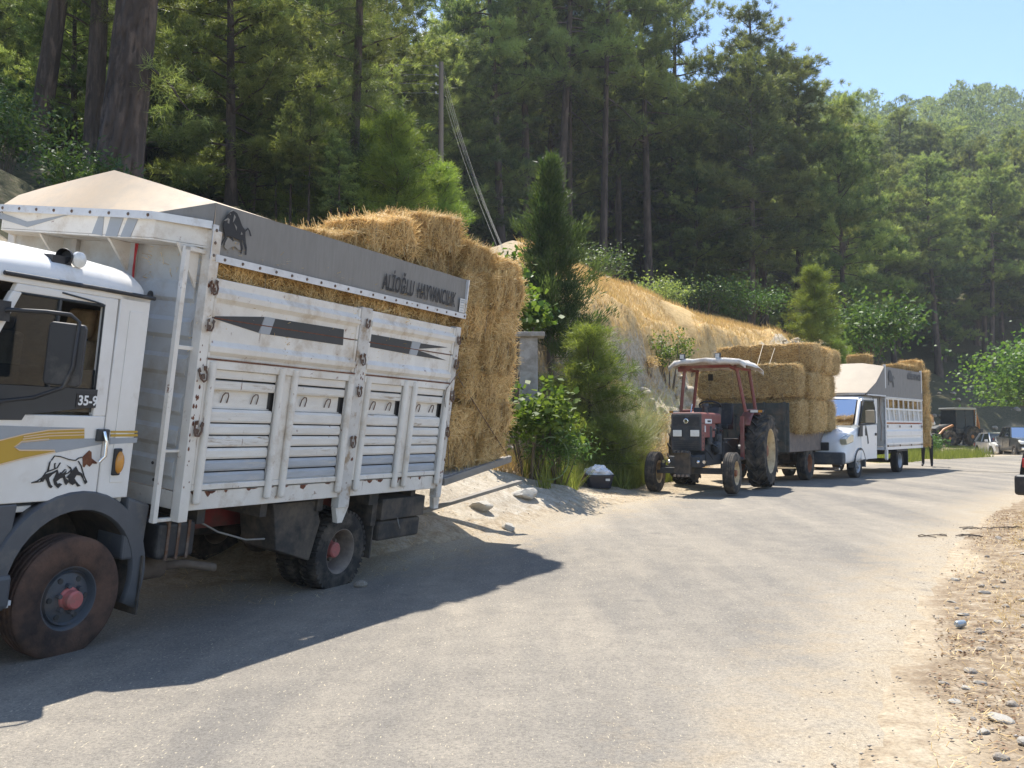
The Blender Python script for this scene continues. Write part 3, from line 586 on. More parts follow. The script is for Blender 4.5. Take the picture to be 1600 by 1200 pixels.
# wheels
for s in (1, -1):
    w = make_wheel(truck, (-.02, s*.90, .40), .405, .20, .205, s, 'rib', M_rimdark, M_hubred, M_rubberred, disc=.30, hub=(.062, .085), nuts=6, holes=6)
    make_wheel(truck, (WB, s*.885, .39), .392, .20, .205, s, 'lug', M_rimbrown, M_hubred, M_rubber, disc=-.42, hub=(.072, .11), nuts=6, lugs=40)
    make_wheel(truck, (WB, s*.62, .39), .392, .20, .205, -s, 'lug', M_rimbrown, M_hubred, M_rubber, disc=-.42, hub=(.072, .05), nuts=6, lugs=40)
mb = MB()
for s in (1, -1): mb.box(.9, -4.3, s*.36, s*.44, .62, .80)
for x in (.6, -.9, -1.8, -2.6, -3.5, -4.25): mb.box(x-.05, x+.05, -.36, .36, .64, .78)
mb.build('chassis_frame', M_redframe, truck, bevel=.006)
mb = MB(); mb.cyl((WB, -.8, .39), (WB, .8, .39), .065); mb.sphere((WB, 0, .39), (.19,.17,.19)); mb.cyl((-.02, -.85, .40), (-.02, .85, .40), .05)
mb.cyl((WB, 0, .42), (-.6, 0, .62), .045)
for s in (1, -1):
    for k in range(4): mb.box(WB-.55+.06*k, WB+.55-.06*k, s*.46, s*.53, .50-.022*k, .518-.022*k)
mb.build('axles', M_chassis, truck, smooth=40)
mb = MB(); mb.box(-.2, .95, -.4, .4, .5, 1.0); mb.build('engine_block', M_chassis, truck, bevel=.03)
# cab shell ----------------------------------------------------------
cy = .96; XR = -.42; XF = 1.18
cab = MB()
cab.prism([(XR, 1.04), (-.165, 1.04), (-.165, 2.42), (XR, 2.42)], 'y', cy-.05, cy)      # quarter panel, near
cab.prism([(XR, 1.04), (-.165, 1.04), (-.165, 2.42), (XR, 2.42)], 'y', -cy, -cy+.05)
cab.prism([(-.160, 1.6), (.05, 1.6), (.05, 2.42), (-.160, 2.42)], 'y', -cy, -cy+.04); cab.box(-.16, XF-.05, -cy, -cy+.04, 1.04, 1.75)
cab.box(XR, XR+.04, -cy+.05, cy-.05, 1.0, 2.42)                                       # back wall
cab.box(XR+.04, XF-.1, -cy+.05, cy-.05, .98, 1.02)                                    # floor
cab.box(XF-.06, XF, -cy, cy, .62, 1.72)                                               # front panel
for s in (1, -1):                                                                     # windscreen pillars
    cab.prism([(XF-.07, 1.72), (XF, 1.72), (.80, 2.42), (.72, 2.42)], 'y', s*cy, s*(cy-.06))
cab.box(XR, .8, cy-.05, cy, 2.385, 2.425); cab.box(XR, .8, -cy, -cy+.05, 2.385, 2.425)
# side sill under the door, in front of and behind the arch
roof = []
for x, zt, sh in ((XR, 2.50, .86), (XR+.02, 2.585, .95), (XR+.10, 2.63, 1), (.0, 2.655, 1), (.45, 2.66, 1), (.75, 2.625, 1), (.86, 2.52, .98), (.87, 2.42, .98)):
    ring = []
    for k in range(17):
        a = PI*k/16; yy = math.cos(a)
        y = (abs(yy)**.55)*math.copysign(1, yy)*cy*sh; z = 2.422+(zt-2.422)*(math.sin(a)**.75)
        ring.append((x, y, z))
    roof.append(ring)
cab.rings(roof, closed=False)
cab.add(roof[0]+[(XR, -cy, 2.42), (XR, cy, 2.42)], [tuple(range(len(roof[0])))])
cab.build('cab', M_white, truck, bevel=.012, smooth=40)
mb = MB(); mb.tube([(XR-.02, cy+.012, 2.428), (0, cy+.014, 2.434), (.7, cy+.012, 2.434)], .014)
mb.build('roof_gutter', M_black, truck, smooth=50)
mb = MB(); mb.tube([(XR-.02, -cy-.012, 2.428), (.7, -cy-.012, 2.434)], .014); mb.build('roof_gutter', M_black, truck, smooth=50)
mb = MB(); mb.box(-.36, -.25, cy, cy+.006, 1.15, 2.32); mb.build('pressed_panel', M_white, truck, bevel=.006)
# door with window opening
door = MB()
dz0 = 1.05
door.prism([(-.155, dz0), (1.02, dz0), (1.02, 1.60), (-.155, 1.60)], 'y', cy-.045, cy+.002)
door.prism([(-.155, 1.60), (-.055, 1.60), (-.045, 2.385), (-.148, 2.385)], 'y', cy-.045, cy+.002)
door.prism([(-.050, 2.335), (.62, 2.335), (.60, 2.385), (-.05, 2.385)], 'y', cy-.045, cy+.002)
door.prism([(.56, 2.336), (.625, 2.336), (.96, 1.60), (.885, 1.60)], 'y', cy-.045, cy+.002)
dr = door.build('door', M_white, truck, bevel=.008)
decal('window_trim', [[(x, z) for x, z in [(-.06,1.775),(-.06,1.66),(.45,1.60),(.47,1.565),(1.0,1.56),(1.0,1.775)]]], cy+.0035, M_stripe, dr, .006)
mb = MB(); mb.box(-.055, .885, cy-.030, cy-.024, 1.62, 1.90); mb.build('window_glass', M_glass, dr)
mb = MB(); mb.prism([(.30,1.62),(.90,1.62),(.58,2.34),(.30,2.34)], 'y', cy-.022, cy-.017); mb.build('window_glass', M_glass, dr)
mb = MB()
for p in ([(-.06,1.77),(-.052,2.33)], [(-.052,2.33),(.57,2.335)], [(.57,2.335),(.82,1.77)], [(.30,1.77),(.285,2.335)]):
    mb.tube([(p[0][0], cy-.012, p[0][1]), (p[1][0], cy-.012, p[1][1])], .013, 6)
mb.build('window_seal', M_stripe, dr)
mb = MB(); mb.box(-.185, -.09, cy+.003, cy+.028, 1.435, 1.515); mb.build('handle_base', M_stripe, dr, bevel=.006)
mb = MB(); mb.tube([(-.135, cy+.03, 1.50), (-.14, cy+.055, 1.44), (-.148, cy+.05, 1.34), (-.115, cy+.035, 1.30)], .012, 8); mb.build('handle', M_chrome, dr, smooth=50)
mb = MB(); mb.tube([(.29, cy+.006, 2.37), (.05, cy+.012, 2.345), (-.02, cy+.010, 2.335)], .006, 6); mb.build('rain_deflector', M_stripe, dr)
decal('gold_stripe', [YELLOW]+YEL_R, cy+.0050, M_yellow, dr); decal('grey_stripe', [GREY_UP, GREY_LO, GREY_R], cy+.0040, M_stripeg, dr)
cr = MB()
for q in (.33, .62):
    up = [(YELLOW[i][0]*(1-q)+YELLOW[j][0]*q, YELLOW[i][1]*(1-q)+YELLOW[j][1]*q) for i, j in ((0,12),(1,11),(2,10))]
    cr.tube([(p[0], cy+.0075, p[1]) for p in up], .0045, 4)
cr.tube([(p[0], cy+.0072, p[1]) for p in YELLOW[4:12]], .006, 4); cr.tube([(p[0], cy+.0072, p[1]) for p in YELLOW[0:4]], .005, 4)
cr.build('cream_pinstripe', M_cream, dr)
decal('bull_emblem', CAB_BULL, cy+.0065, M_letter, dr)
bl = MB()
for p in CAB_BULL_LINES: bl.tube([(q[0], cy+.006, q[1]) for q in p], .0042, 4)
bl.build('bull_outline', M_letter, dr)
decal('rust_patch', [CAB_RUST], cy+.005, M_rust, dr)
mb = MB(); mb.box(-.055, .10, cy+.010, cy+.014, 1.655, 1.745); mb.build('model_badge', M_black, dr)
lettering('badge_number', '35-9', M_letterw, dr, (.013, cy+.0165, 1.698), (PI/2, 0, PI), .088, .95, .001, .0022, 1.0)
# band and fender flare
mb = MB(); mb.prism([(1.16, .62), (1.16, 1.045), (.42, 1.045), (.46, .62)], 'y', cy-.10, cy+.003); mb.build('lower_band', M_greypaint, truck, bevel=.01)
fl = MB()
ang = [rad(a) for a in np.linspace(205, -12, 24)]
cx, cz = -.03, .50
def arch(r, y): return [(cx+r*1.02*math.cos(a)*(1.0 if math.cos(a) > 0 else 1.0), y, cz+r*math.sin(a)) for a in ang]
fl.rings([arch(.476, cy-.12), arch(.476, cy+.012), arch(.485, cy+.026), arch(.595, cy+.022), arch(.605, cy+.004), arch(.605, cy-.05)], closed=False)
fl2 = fl.build('fender_flare', M_greypaint, truck, smooth=35)
sm = fl2.modifiers.new('solid', 'SOLIDIFY'); sm.thickness = .012
mb = MB(); mb.prism([(-.42,.60),(-.60,.60),(-.62,.98),(-.42,1.045)], 'y', cy-.25, cy+.02); mb.build('fender_extension', M_greypaint, truck, bevel=.02)
for s in (1, -1):
    wh = MB(); wh.rings([[(p[0], s*p[1], p[2]) for p in arch(.472, .46)], [(p[0], s*p[1], p[2]) for p in arch(.472, cy-.01)]], closed=False); wh.add([(p[0], s*p[1], p[2]) for p in arch(.472, .46)], [tuple(range(len(ang)))]); wh.build('wheel_housing', M_chassis, truck, smooth=40)
fl = MB(); fl.rings([[(p[0], -p[1], p[2]) for p in arch(.475, cy-.30)], [(p[0], -p[1], p[2]) for p in arch(.475, cy+.035)], [(p[0], -p[1], p[2]) for p in arch(.60, cy+.03)]], closed=False); fl.build('fender_flare', M_greypaint, truck, smooth=35)
for s in (1, -1): mb = MB(); mb.box(-.60, -.585, s*.74, s*1.0, .20, .62); mb.build('front_mudflap', M_chassis, truck)
mb = MB(); mb.box(.42, 1.22, -1.0, 1.0, .40, .62); mb.build('bumper', M_greypaint, truck, bevel=.03)
mb = MB(); mb.box(.40, .9, cy-.28, cy+.0, .40, .425); mb.box(.40,.9,cy-.02,cy+.02,.42,.45); mb.build('step_plate', M_alu, truck)
mb = MB(); mb.add([(1.13,-.88,1.74),(1.13,.88,1.74),(.80,.84,2.40),(.80,-.84,2.40)], [(0,1,2,3)]); mb.build('windscreen', M_glass, truck)
mb = MB()
for s in (1, -1): mb.box(XF, XF+.03, s*.55, s*.85, .85, 1.05)
mb.build('headlamp', M_lensclear, truck, bevel=.02)
mb = MB(); mb.box(XF, XF+.02, -.5, .5, .82, 1.1); mb.build('grille', M_black, truck, bevel=.01)
# cab inside
mb = MB()
for y0 in (.22, -.62):
    mb.box(-.30, .22, y0, y0+.44, 1.25, 1.42); mb.prism([(-.34,1.40),(-.14,1.40),(-.22,2.08),(-.36,2.08)], 'y', y0+.01, y0+.43); mb.prism([(-.33,2.09),(-.24,2.09),(-.28,2.30),(-.35,2.30)], 'y', y0+.10, y0+.34)
mb.build('seat', M_seat, truck, bevel=.04, seg=3)
mb = MB(); mb.box(.55, 1.1, -.85, .85, 1.35, 1.66); mb.box(XR+.041, XR+.055, -.9, .9, 1.05, 2.38); mb.box(XR+.06, .7, -.88, -.865, 1.05, 2.38); mb.box(XR+.06, .7, -.86, .86, 2.37, 2.40); mb.build('dashboard', M_dash, truck, bevel=.03)
mb = MB(); mb.prism([(-.352,1.62),(-.338,1.62),(-.345,2.30),(-.36,2.30)], 'y', .48, .86); mb.build('cab_curtain', M_seat, truck)
mb = MB(); R_ = []
for k in range(25):
    a = 2*PI*k/24; R_.append((.50+.10*math.sin(a), .42+.21*math.cos(a), 1.66+.19*math.sin(a)))
mb.tube(R_, .014, 6); mb.cyl((.50,.42,1.66),(.72,.42,1.45),.025); mb.build('steering_wheel', M_stripe, truck)
# mirror
mb = MB(); mb.tube([(.70,cy+.02,2.20),(.68,cy+.06,2.22),(.55,cy+.22,2.235),(.45,cy+.30,2.235),(.40,cy+.32,2.20),(.41,cy+.32,1.92),(.44,cy+.30,1.80),(.52,cy+.16,1.72),(.64,cy+.04,1.68),(.68,cy+.02,1.60)], .013, 8)
mb.box(.66,.74,cy,cy+.05,2.15,2.27)
mr = mb.build('mirror', M_black, truck, smooth=50)
mb = MB(); mb.prism([(.475,1.84),(.475,2.155),(.455,2.175),(.39,2.175),(.37,2.155),(.37,1.84),(.39,1.82),(.455,1.82)], 'x', 0, 0) if False else None
hs = MB(); pts = []
for (a, b) in ((-.105,-.17),(-.09,-.19),(.09,-.19),(.105,-.17),(.105,.17),(.09,.19),(-.09,.19),(-.105,.17)): pts.append((a, b))
hs.M = Matrix.Translation((.40, cy+.24, 1.995)) @ Matrix.Rotation(rad(38), 4, 'Z')
hs.prism([(p[0], p[1]) for p in pts], 'x', -.02, .045); hs.build('mirror_housing', M_black, mr, bevel=.015, seg=3)
hs = MB(); hs.M = Matrix.Translation((.40, cy+.24, 1.995)) @ Matrix.Rotation(rad(38), 4, 'Z'); hs.prism([(p[0]*.9, p[1]*.93) for p in pts], 'x', -.024, -.020); hs.build('mirror_glass', M_chrome, mr)
# lamps
mb = MB(); mb.box(.20,.34,.80,.90,2.515,2.60); mb.M = Matrix.Translation((.20,.86,2.60)) @ Matrix.Rotation(rad(25), 4, 'Z'); mb.lathe([(.001,.0),(.045,.0),(.055,.05),(.052,.06)], axis='x', n=20)
sl = mb.build('roof_spotlight', M_black, truck, smooth=40)
mb = MB(); mb.M = Matrix.Translation((.20,.86,2.60)) @ Matrix.Rotation(rad(25), 4, 'Z'); mb.M = Matrix.Translation((.16,.925,2.595)); mb.lathe([(.052,-.02),(.05,.0),(.03,.012),(.001,.014)], axis='y', n=20); mb.build('spotlight_lens', M_lensclear, sl, smooth=50)
mb = MB(); mb.box(-.315,-.25,cy,cy+.025,1.20,1.385); mk = mb.build('side_marker', M_black, truck, bevel=.01)
mb = MB(); mb.sphere((-.295, cy+.02, 1.29), (.035,.035,.078), 14, 10); mb.build('marker_lens', M_amber, mk, smooth=60)
# under the bed
mb = MB(); mb.box(-.72,-1.08,.55,1.0,.57,.84); tk = mb.build('fuel_tank', M_black, truck, bevel=.03, seg=3)
mb = MB(); [mb.box(x-.012, x+.012, .545, 1.006, .565, .846) for x in (-.80,-.90,-1.0)]; mb.build('tank_strap', M_steel, tk)
mb = MB(); mb.lathe([(.001,-.32),(.085,-.32),(.085,.22),(.001,.22)], c=(-.70,.72,.44), axis='x', n=16); mb.tube([(-.95,.72,.44),(-1.25,.75,.44),(-1.48,.86,.40)], .035, 10); mb.build('exhaust', pm('dirty_exhaust', (.15,.115,.085), .8, var=.3, dirt=(.08,.055,.04), dirt_amt=.45), truck, smooth=45)
mb = MB(); mb.tube([(-1.25,.80,.80),(-1.42,.9,.70),(-1.7,.95,.62),(-1.95,.93,.60)], .008, 6); mb.build('hanging_hose', M_tarp, truck)
for s in (1, -1):
    mb = MB(); mb.prism([(-2.05,.50),(-2.52,.36),(-2.62,.70),(-2.52,.90),(-1.95,.90)], 'y', s*.60, s*.985)
    mb.M = Matrix(); mb.build('front_splash_guard', M_chassis, truck, bevel=.01)
    mb = MB(); mb.box(-3.44,-3.46,s*.55,s*1.0,.28,.92); mb.box(-3.40,-3.48,s*.93,s*1.0,.60,.92); mb.build('rear_mudflap', M_chassis, truck)
    mb = MB(); mb.box(-3.52,-4.27,s*.62,s*1.03,.44,.64); tb = mb.build('tool_box', M_chassis, truck, bevel=.03)
    mb = MB(); mb.box(-3.50,-4.29,s*.60,s*1.045,.655,.86); mb.build('tool_box_lid', M_greypaint if False else M_chassis, tb, bevel=.006)
    mb = MB(); mb.tube([(-3.80,s*1.045,.66),(-3.81,s*1.06,.60),(-3.86,s*1.05,.55)], .006, 6); mb.build('latch_cord', M_tarp, tb)
# cargo bed -----------------------------------------------------------
yb = 1.075; XA, XB = -.79, -4.50
mb = MB()
for s in (1, -1):
    mb.box(XA, XB, s*(yb-.06), s*(yb+.012), .935, 1.075)
mb.box(XA, XA-.08, -yb+.07, yb-.07, .94, 1.07); mb.box(XB, XB+.08, -yb+.07, yb-.07, .94, 1.07)
mb.build('bed_rail', M_old, truck, bevel=.006)
mb = MB(); [mb.box(x-.04, x+.04, -yb+.065, yb-.065, .81, .93) for x in (-1.1,-1.8,-2.55,-3.35,-4.1)]; mb.build('cross_bearer', M_chassis, truck)
for k in range(10):
    y0 = -yb+.075+k*.2; mb = MB(); mb.box(XA-.1, XB+.1, y0+.003, y0+.195, .945, .985); mb.build('floor_plank', M_slat2, truck)
# rust runs along the rail
rr_ = random.Random(5); mb = MB()
for k in range(26):
    x = rr_.uniform(XB+.1, XA-.1); w_ = rr_.uniform(.01,.10); z1 = 1.074; h_ = rr_.uniform(.008,.05)
    mb.prism([(x, z1), (x+w_, z1), (x+w_*rr_.uniform(.6,1), z1-h_*.7), (x+w_*.4, z1-h_), (x+w_*.1, z1-h_*.5)], 'y', yb+.0125, yb+.0145)
tag(mb.build('rail_rust', M_rust, truck), kind='stuff')
# front wall: plain sheet with pressed ribs, and the gusset by the roof header
fw = MB(); fw.box(XA, XA-.03, -yb+.02, yb-.05, 1.08, 2.98)
fwo = fw.build('front_wall', M_wallgrey, truck)
for z0 in (1.15, 1.38, 1.62, 1.90, 2.17, 2.44):
    mb = MB(); mb.prism([(XA+.0, z0), (XA+.022, z0+.03), (XA+.022, z0+.13), (XA, z0+.16)], 'y', -yb+.05, yb-.08); mb.build('wall_rib', M_wallgrey, fwo)
mb = MB()
for y_ in (-.30, .34): mb.box(XA+.001, XA+.04, y_-.03, y_+.03, 1.08, 2.95)
mb.build('wall_post', M_wallgrey, fwo, bevel=.005)
for y_, z_, r_ in ((.571,2.472,.03),(.80,1.25,.012),(.86,1.26,.012),(.83,1.13,.012)): mb = MB(); mb.lathe([(r_,0),(r_,.004),(.001,.004)], c=(XA+.0235,y_,z_), axis='x', n=12); mb.build('drain_hole', M_dash, fwo)
# corner posts
def post(x0, x1, s, name='post', m=None, z0=.90, z1=2.66, par=truck):
    mb = MB(); mb.box(x0, x1, s*(yb-.05), s*(yb+.035), z0, z1); return mb.build(name, m or M_old, par, bevel=.006)
for s in (1, -1):
    post(XA+.02, XA-.07, s, 'corner_post', z0=.86, z1=2.98); post(-2.685, -2.845, s, 'middle_post', pm('bare_grey_paint', (.60,.57,.52), .65, var=.12, dirt=(.36,.27,.18), dirt_amt=.42, dscale=6, dirt_soft=.06, rust=.05), z0=.84)
    post(XB+.10, XB, s, 'rear_post', MATS['bare_grey_paint'], z0=.84)
    mb = MB(); mb.prism([(-2.67,.84),(-2.86,.84),(-2.79,.70),(-2.72,.70)], 'y', s*(yb-.03), s*(yb+.02)); mb.build('post_foot', M_old, truck)
    mb = MB(); mb.prism([(XB+.12,.84),(XB-.005,.84),(XB+.0,.72),(XB+.09,.72)], 'y', s*(yb-.03), s*(yb+.02)); mb.build('post_foot', M_old, truck)
def strut(x, s=1):
    mb = MB(); mb.cyl((x, s*(yb+.045), 1.015), (x, s*(yb+.045), 2.035), .030, n=12); mb.sphere((x, s*(yb+.045), 1.01), .03, 10, 6)
    o = mb.build('stake', M_old, truck, smooth=40); return o
def drop_side(xf, xr, s):
    """lower gate: frame, stakes and two bays of slats"""
    fr = MB(); fr.box(xf, xr, s*(yb+.0), s*(yb+.04), 1.985, 2.05); fr.box(xf, xr, s*(yb-.0), s*(yb+.03), 1.085, 1.13)
    fr.box(xf, xf-.07, s*(yb), s*(yb+.03), 1.13, 1.985); fr.box(xr+.07, xr, s*(yb), s*(yb+.03), 1.13, 1.985)
    xm = (xf+xr)/2; fr.box(xm-.10, xm+.10, s*yb, s*(yb+.025), 1.13, 1.985)
    g = fr.build('drop_side', M_old, truck, bevel=.006)
    if s > 0:
        for x in (xf-.05, xm+.085, xm-.085, xr+.05): strut(x)
    for a, b in ((xf-.09, xm+.115), (xm-.115, xr+.09)):
        if s < 0:
            mb = MB(); mb.box(a, b, s*(yb-.01), s*(yb+.008), 1.12, 1.98); mb.build('slat_panel_sheet', M_slat, g); continue
        zs = [1.13, 1.222, 1.314, 1.406, 1.498, 1.59, 1.70]
        for k in range(len(zs)-1):
            z0, z1 = zs[k], zs[k+1]-.012
            mb = MB(); mb.prism([(yb-.012, z0), (yb+.012, z0), (yb+.020, z0+.015), (yb+.020, z1-.02), (yb+.008, z1), (yb-.012, z1)], 'x', a, b)
            mb.build('slat', M_slatg if k < 2 else (M_slat, M_slat2)[(k+int(a*7)) % 2], g)
        mb = MB(); mb.box(a, b, yb-.035, yb-.02, 1.69, 1.84); mb.build('vent_plate', M_slat, g)
        mb = MB(); mb.prism([(yb-.012,1.835),(yb+.014,1.835),(yb+.02,1.85),(yb+.02,1.90),(yb-.012,1.905)], 'x', a, b); mb.build('slat', M_slat2, g)
        mb = MB(); mb.prism([(yb-.012,1.918),(yb+.014,1.918),(yb+.018,1.93),(yb+.018,1.982),(yb-.012,1.982)], 'x', a, b); mb.build('slat', M_slat, g)
        mb = MB(); mb.box(b+.001, b+.028, yb-.0205, yb-.017, 1.70, 1.835); mb.build('vent_gap', M_dash, g)
        for q in (.25, .72):
            x = a+(b-a)*q; mb = MB(); mb.tube([(x-.035,yb-.012,1.735),(x-.035,yb+.0,1.79),(x-.02,yb+.006,1.812),(x+.01,yb+.006,1.812),(x+.028,yb+.0,1.79),(x+.028,yb-.014,1.735)], .005, 6); mb.build('tie_hook', M_steel, g, smooth=50)
    return g
def side_boards(xf, xr, s):
    for z0, z1 in ((2.062, 2.352), (2.360, 2.645)):
        zm = z0+(.075 if z0 < 2.2 else .06)
        prof_ = [(yb-.012, z0), (yb+.012, z0), (yb+.012, z0+.02)]
        if z0 < 2.2: prof_ += [(yb+.040, z0+.05), (yb+.043, z0+.09), (yb+.013, z0+.13), (yb+.012, z1)]
        else: prof_ += [(yb+.012, z0+.11), (yb+.040, z0+.145), (yb+.043, z0+.185), (yb+.013, z0+.225), (yb+.012, z1)]
        prof_ += [(yb-.012, z1)]
        mb = MB(); mb.prism([(s*p[0], p[1]) for p in prof_], 'x', xf-.006, xr+.006)
        o = mb.build('side_board', M_old, truck, bevel=.004)
        for xe in (xf, xr+.03): mb = MB(); mb.box(xe, xe-.03, s*(yb-.01), s*(yb+.03), z0, z1); mb.build('board_end', M_old, o, bevel=.01)
for s in (1, -1):
    for xf, xr in ((-.865, -2.68), (-2.85, -4.40)):
        drop_side(xf, xr, s); side_boards(xf, xr, s)
for q_ in ST1+ST2: decal('dark_arrow_stripe', [q_], yb+.0135, M_stripe, truck)
for q_ in (ST1G, ST2G): decal('grey_slash', [q_], yb+.0150, M_stripeg, truck)
mb = MB(); mb.box(-.9,-2.64,yb+.0165,yb+.018,2.352,2.360); mb.box(-2.88,-4.38,yb+.0165,yb+.018,2.352,2.360); mb.box(-.86,-2.68,yb+.0405,yb+.044,2.050,2.061); mb.box(-2.85,-4.40,yb+.0405,yb+.044,2.050,2.061); mb.build('rust_seam', M_rust, truck)
# chips of rust on posts and boards
mb = MB()
for k in range(60):
    x = rr_.choice([rr_.uniform(XA-.05, XA+.01), rr_.uniform(-2.84,-2.69), rr_.uniform(-4.5,-4.41), rr_.uniform(XA-.05, XA+.01)]); z = rr_.uniform(1.0, 2.6); q = rr_.uniform(.005,.018)
    mb.prism([(x, z), (x+q*.8, z+q*.4), (x+q*.7, z+q*1.6), (x+q*.2, z+q*2.2), (x-q*.4, z+q)], 'y', yb+.0355, yb+.037)
tag(mb.build('rust_chip', M_rust, truck), kind='stuff')
# latch hooks with chain
def latch(x, z, s=1):
    y = s*(yb+.05); mb = MB(); mb.M = Matrix.Translation((x, y, z)) @ Matrix.Rotation(rr_.uniform(-.35, .35), 4, 'Y') @ Matrix.Scale(rr_.uniform(.58, .78), 4) @ Matrix.Translation((-x, -y, -z))
    mb.tube([(x+.045,y,z+.05),(x+.05,y+s*.015,z),(x+.02,y+s*.02,z-.04),(x-.02,y+s*.02,z-.03),(x-.04,y+s*.015,z+.02),(x-.045,y,z+.06)], .011, 6)
    mb.tube([(x+.045,y,z+.05),(x+.055,y,z+.085),(x+.035,y,z+.10),(x+.03,y,z+.06)], .009, 6); mb.tube([(x-.045,y,z+.06),(x-.055,y,z+.095),(x-.03,y,z+.105),(x-.028,y,z+.06)], .009, 6)
    mb.box(x-.02,x+.02,y-s*.015,y+s*.005,z-.02,z+.03)
    mb.build('latch', M_steel, truck, smooth=50)
for x, zz in ((-.83,(2.55,2.28,1.92,1.52)), (-2.765,(2.50,2.17,1.88,1.42)), (-4.45,(2.50,2.24,1.90,1.52))):
    for z in zz: latch(x, z)
mb = MB(); mb.tube([(-4.30,yb+.06,2.0),(-4.45,yb+.07,2.15),(-4.55,yb+.05,2.20)], .004, 5); mb.tube([(-4.30,yb+.06,2.0),(-4.28,yb+.06,1.90),(-4.45,yb+.05,1.55),(-4.60,yb+.04,1.13)], .004, 5); mb.build('tie_wire', M_steel, truck)
# lean-on bar at the front corner
mb = MB(); mb.box(-.585,-.625,1.02,1.06,.86,2.83); mb.box(-.585,-.80,1.045,1.06,2.80,2.83); mb.box(-.60,-.80,1.03,1.05,2.10,2.13); mb.box(-.60,-.80,1.0,1.04,1.36,1.38); mb.box(-.60,-.80,1.0,1.04,.86,.885); mb.build('corner_ladder', M_old, truck, bevel=.004)
# header over the cab
XH = -.50; hd = MB()
hp = [(1.075, XA+.0), (.82, XH), (-.82, XH), (-1.075, XA+.0)]
for (y0, x0), (y1, x1) in zip(hp[:-1], hp[1:]):
    hd.sheet([(x0, y0, 2.86), (x1, y1, 2.86), (x1, y1, 3.03), (x0, y0, 3.03)], .02, (-1, 0, 0))
hd.sheet([(x, y, 2.845) for y, x in hp], .012, (0, 0, 1))
hdo = hd.build('roof_header', M_old, truck)
for pch in CHEV: decal('header_chevron', [pch], XH+.002, M_stripeg, hdo, .002, 'x')
for y0_, y1_, zl in ((.99,1.01,2.55), (.30,.325,2.62), (-.45,-.425,2.62)):
    mb = MB(); mb.prism([(XA+.03,zl),(XA+.03,2.843),(XH-.05,2.843)], 'y', y0_, y1_); mb.build('header_bracket', M_old, truck)
mb = MB(); mb.tube([(XA+.06,.40,2.84),(XA+.05,.395,2.70),(XA+.045,.40,2.50)], .008, 6); mb.tube([(XA+.06,.42,2.84),(XA+.06,.40,2.66),(XA+.05,.41,2.50)], .006, 6); mb.build('red_strap', M_redstrap, truck)
# tarpaulin
ZT, ZR = 3.178, 3.40
tp = MB()
for s in (1, -1):
    y = s*(yb+.018); n_ = 12; top = []; bot = []
    for k in range(n_+1):
        x = XA+(-4.56-XA)*k/n_; wv = .006*math.sin(k*2.1)
        top.append((x, y-s*.02+s*wv*.5, ZT)); bot.append((x, y+s*wv, 2.765))
    tp.rings([[Vector(p) for p in bot], [Vector(p) for p in top]], closed=False)
    tp.rings([[Vector((p[0], p[1]-s*.012, p[2])) for p in bot], [Vector((p[0], p[1]-s*.012, p[2])) for p in top]], closed=False)
tpo = tp.build('tarpaulin_side', M_tarp, truck, smooth=60)
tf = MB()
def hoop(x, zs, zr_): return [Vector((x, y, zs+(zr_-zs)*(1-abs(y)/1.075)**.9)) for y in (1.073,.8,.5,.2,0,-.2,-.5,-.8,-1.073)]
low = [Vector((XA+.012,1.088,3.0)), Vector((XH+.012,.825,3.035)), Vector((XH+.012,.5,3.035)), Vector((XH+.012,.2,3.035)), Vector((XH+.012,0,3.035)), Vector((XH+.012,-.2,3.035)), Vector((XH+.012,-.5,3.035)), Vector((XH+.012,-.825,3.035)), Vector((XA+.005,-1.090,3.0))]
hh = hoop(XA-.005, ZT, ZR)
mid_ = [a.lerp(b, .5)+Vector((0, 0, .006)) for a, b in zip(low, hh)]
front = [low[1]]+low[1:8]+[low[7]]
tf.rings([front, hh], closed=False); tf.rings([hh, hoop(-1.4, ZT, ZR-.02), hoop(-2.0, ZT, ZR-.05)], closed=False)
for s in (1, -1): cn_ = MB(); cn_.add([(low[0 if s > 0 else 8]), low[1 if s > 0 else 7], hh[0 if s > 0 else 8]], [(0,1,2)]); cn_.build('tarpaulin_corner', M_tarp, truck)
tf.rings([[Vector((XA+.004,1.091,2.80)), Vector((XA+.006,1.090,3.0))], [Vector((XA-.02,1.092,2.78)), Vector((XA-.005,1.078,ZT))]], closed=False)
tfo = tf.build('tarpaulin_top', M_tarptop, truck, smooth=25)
mb = MB()
for (y0, x0), (y1, x1) in zip(hp[:-1], hp[1:]):
    x0 += .024; x1 += .024
    if abs(y0) > 1: y0 *= 1.02
    if abs(y1) > 1: y1 *= 1.02
    mb.sheet([(x0, y0, 2.985), (x1, y1, 2.985), (x1, y1, 3.04), (x0, y0, 3.04)], .012, (1, 0, 0))
mb.box(XA+.02, XA-.03, yb+.022, yb+.034, 2.765, 3.02); mb.box(XA-.03, -4.56, yb+.030, yb+.040, 2.758, 2.812); mb.box(XA-.03, -4.56, -yb-.040, -yb-.030, 2.758, 2.812)
mb.box(-4.565, -4.54, yb-.0, yb+.030, 2.812, ZT); st = mb.build('tarpaulin_strip', M_alu, truck)
mb = MB()
for k in range(20): mb.lathe([(.013,0),(.010,.006),(.001,.008)], c=(XA-.12-k*.19, yb+.040, 2.785), axis='y', n=8)
for k in range(9): mb.lathe([(.013,0),(.010,.006),(.001,.008)], c=(XH+.036, .78-k*.195, 3.012), axis='x', n=8)
for k in range(3): mb.lathe([(.013,0),(.010,.006),(.001,.008)], c=(XA-.01, yb+.034, 2.80+k*.09), axis='y', n=8)
tag(mb.build('rivets', M_steel, st), kind='stuff')
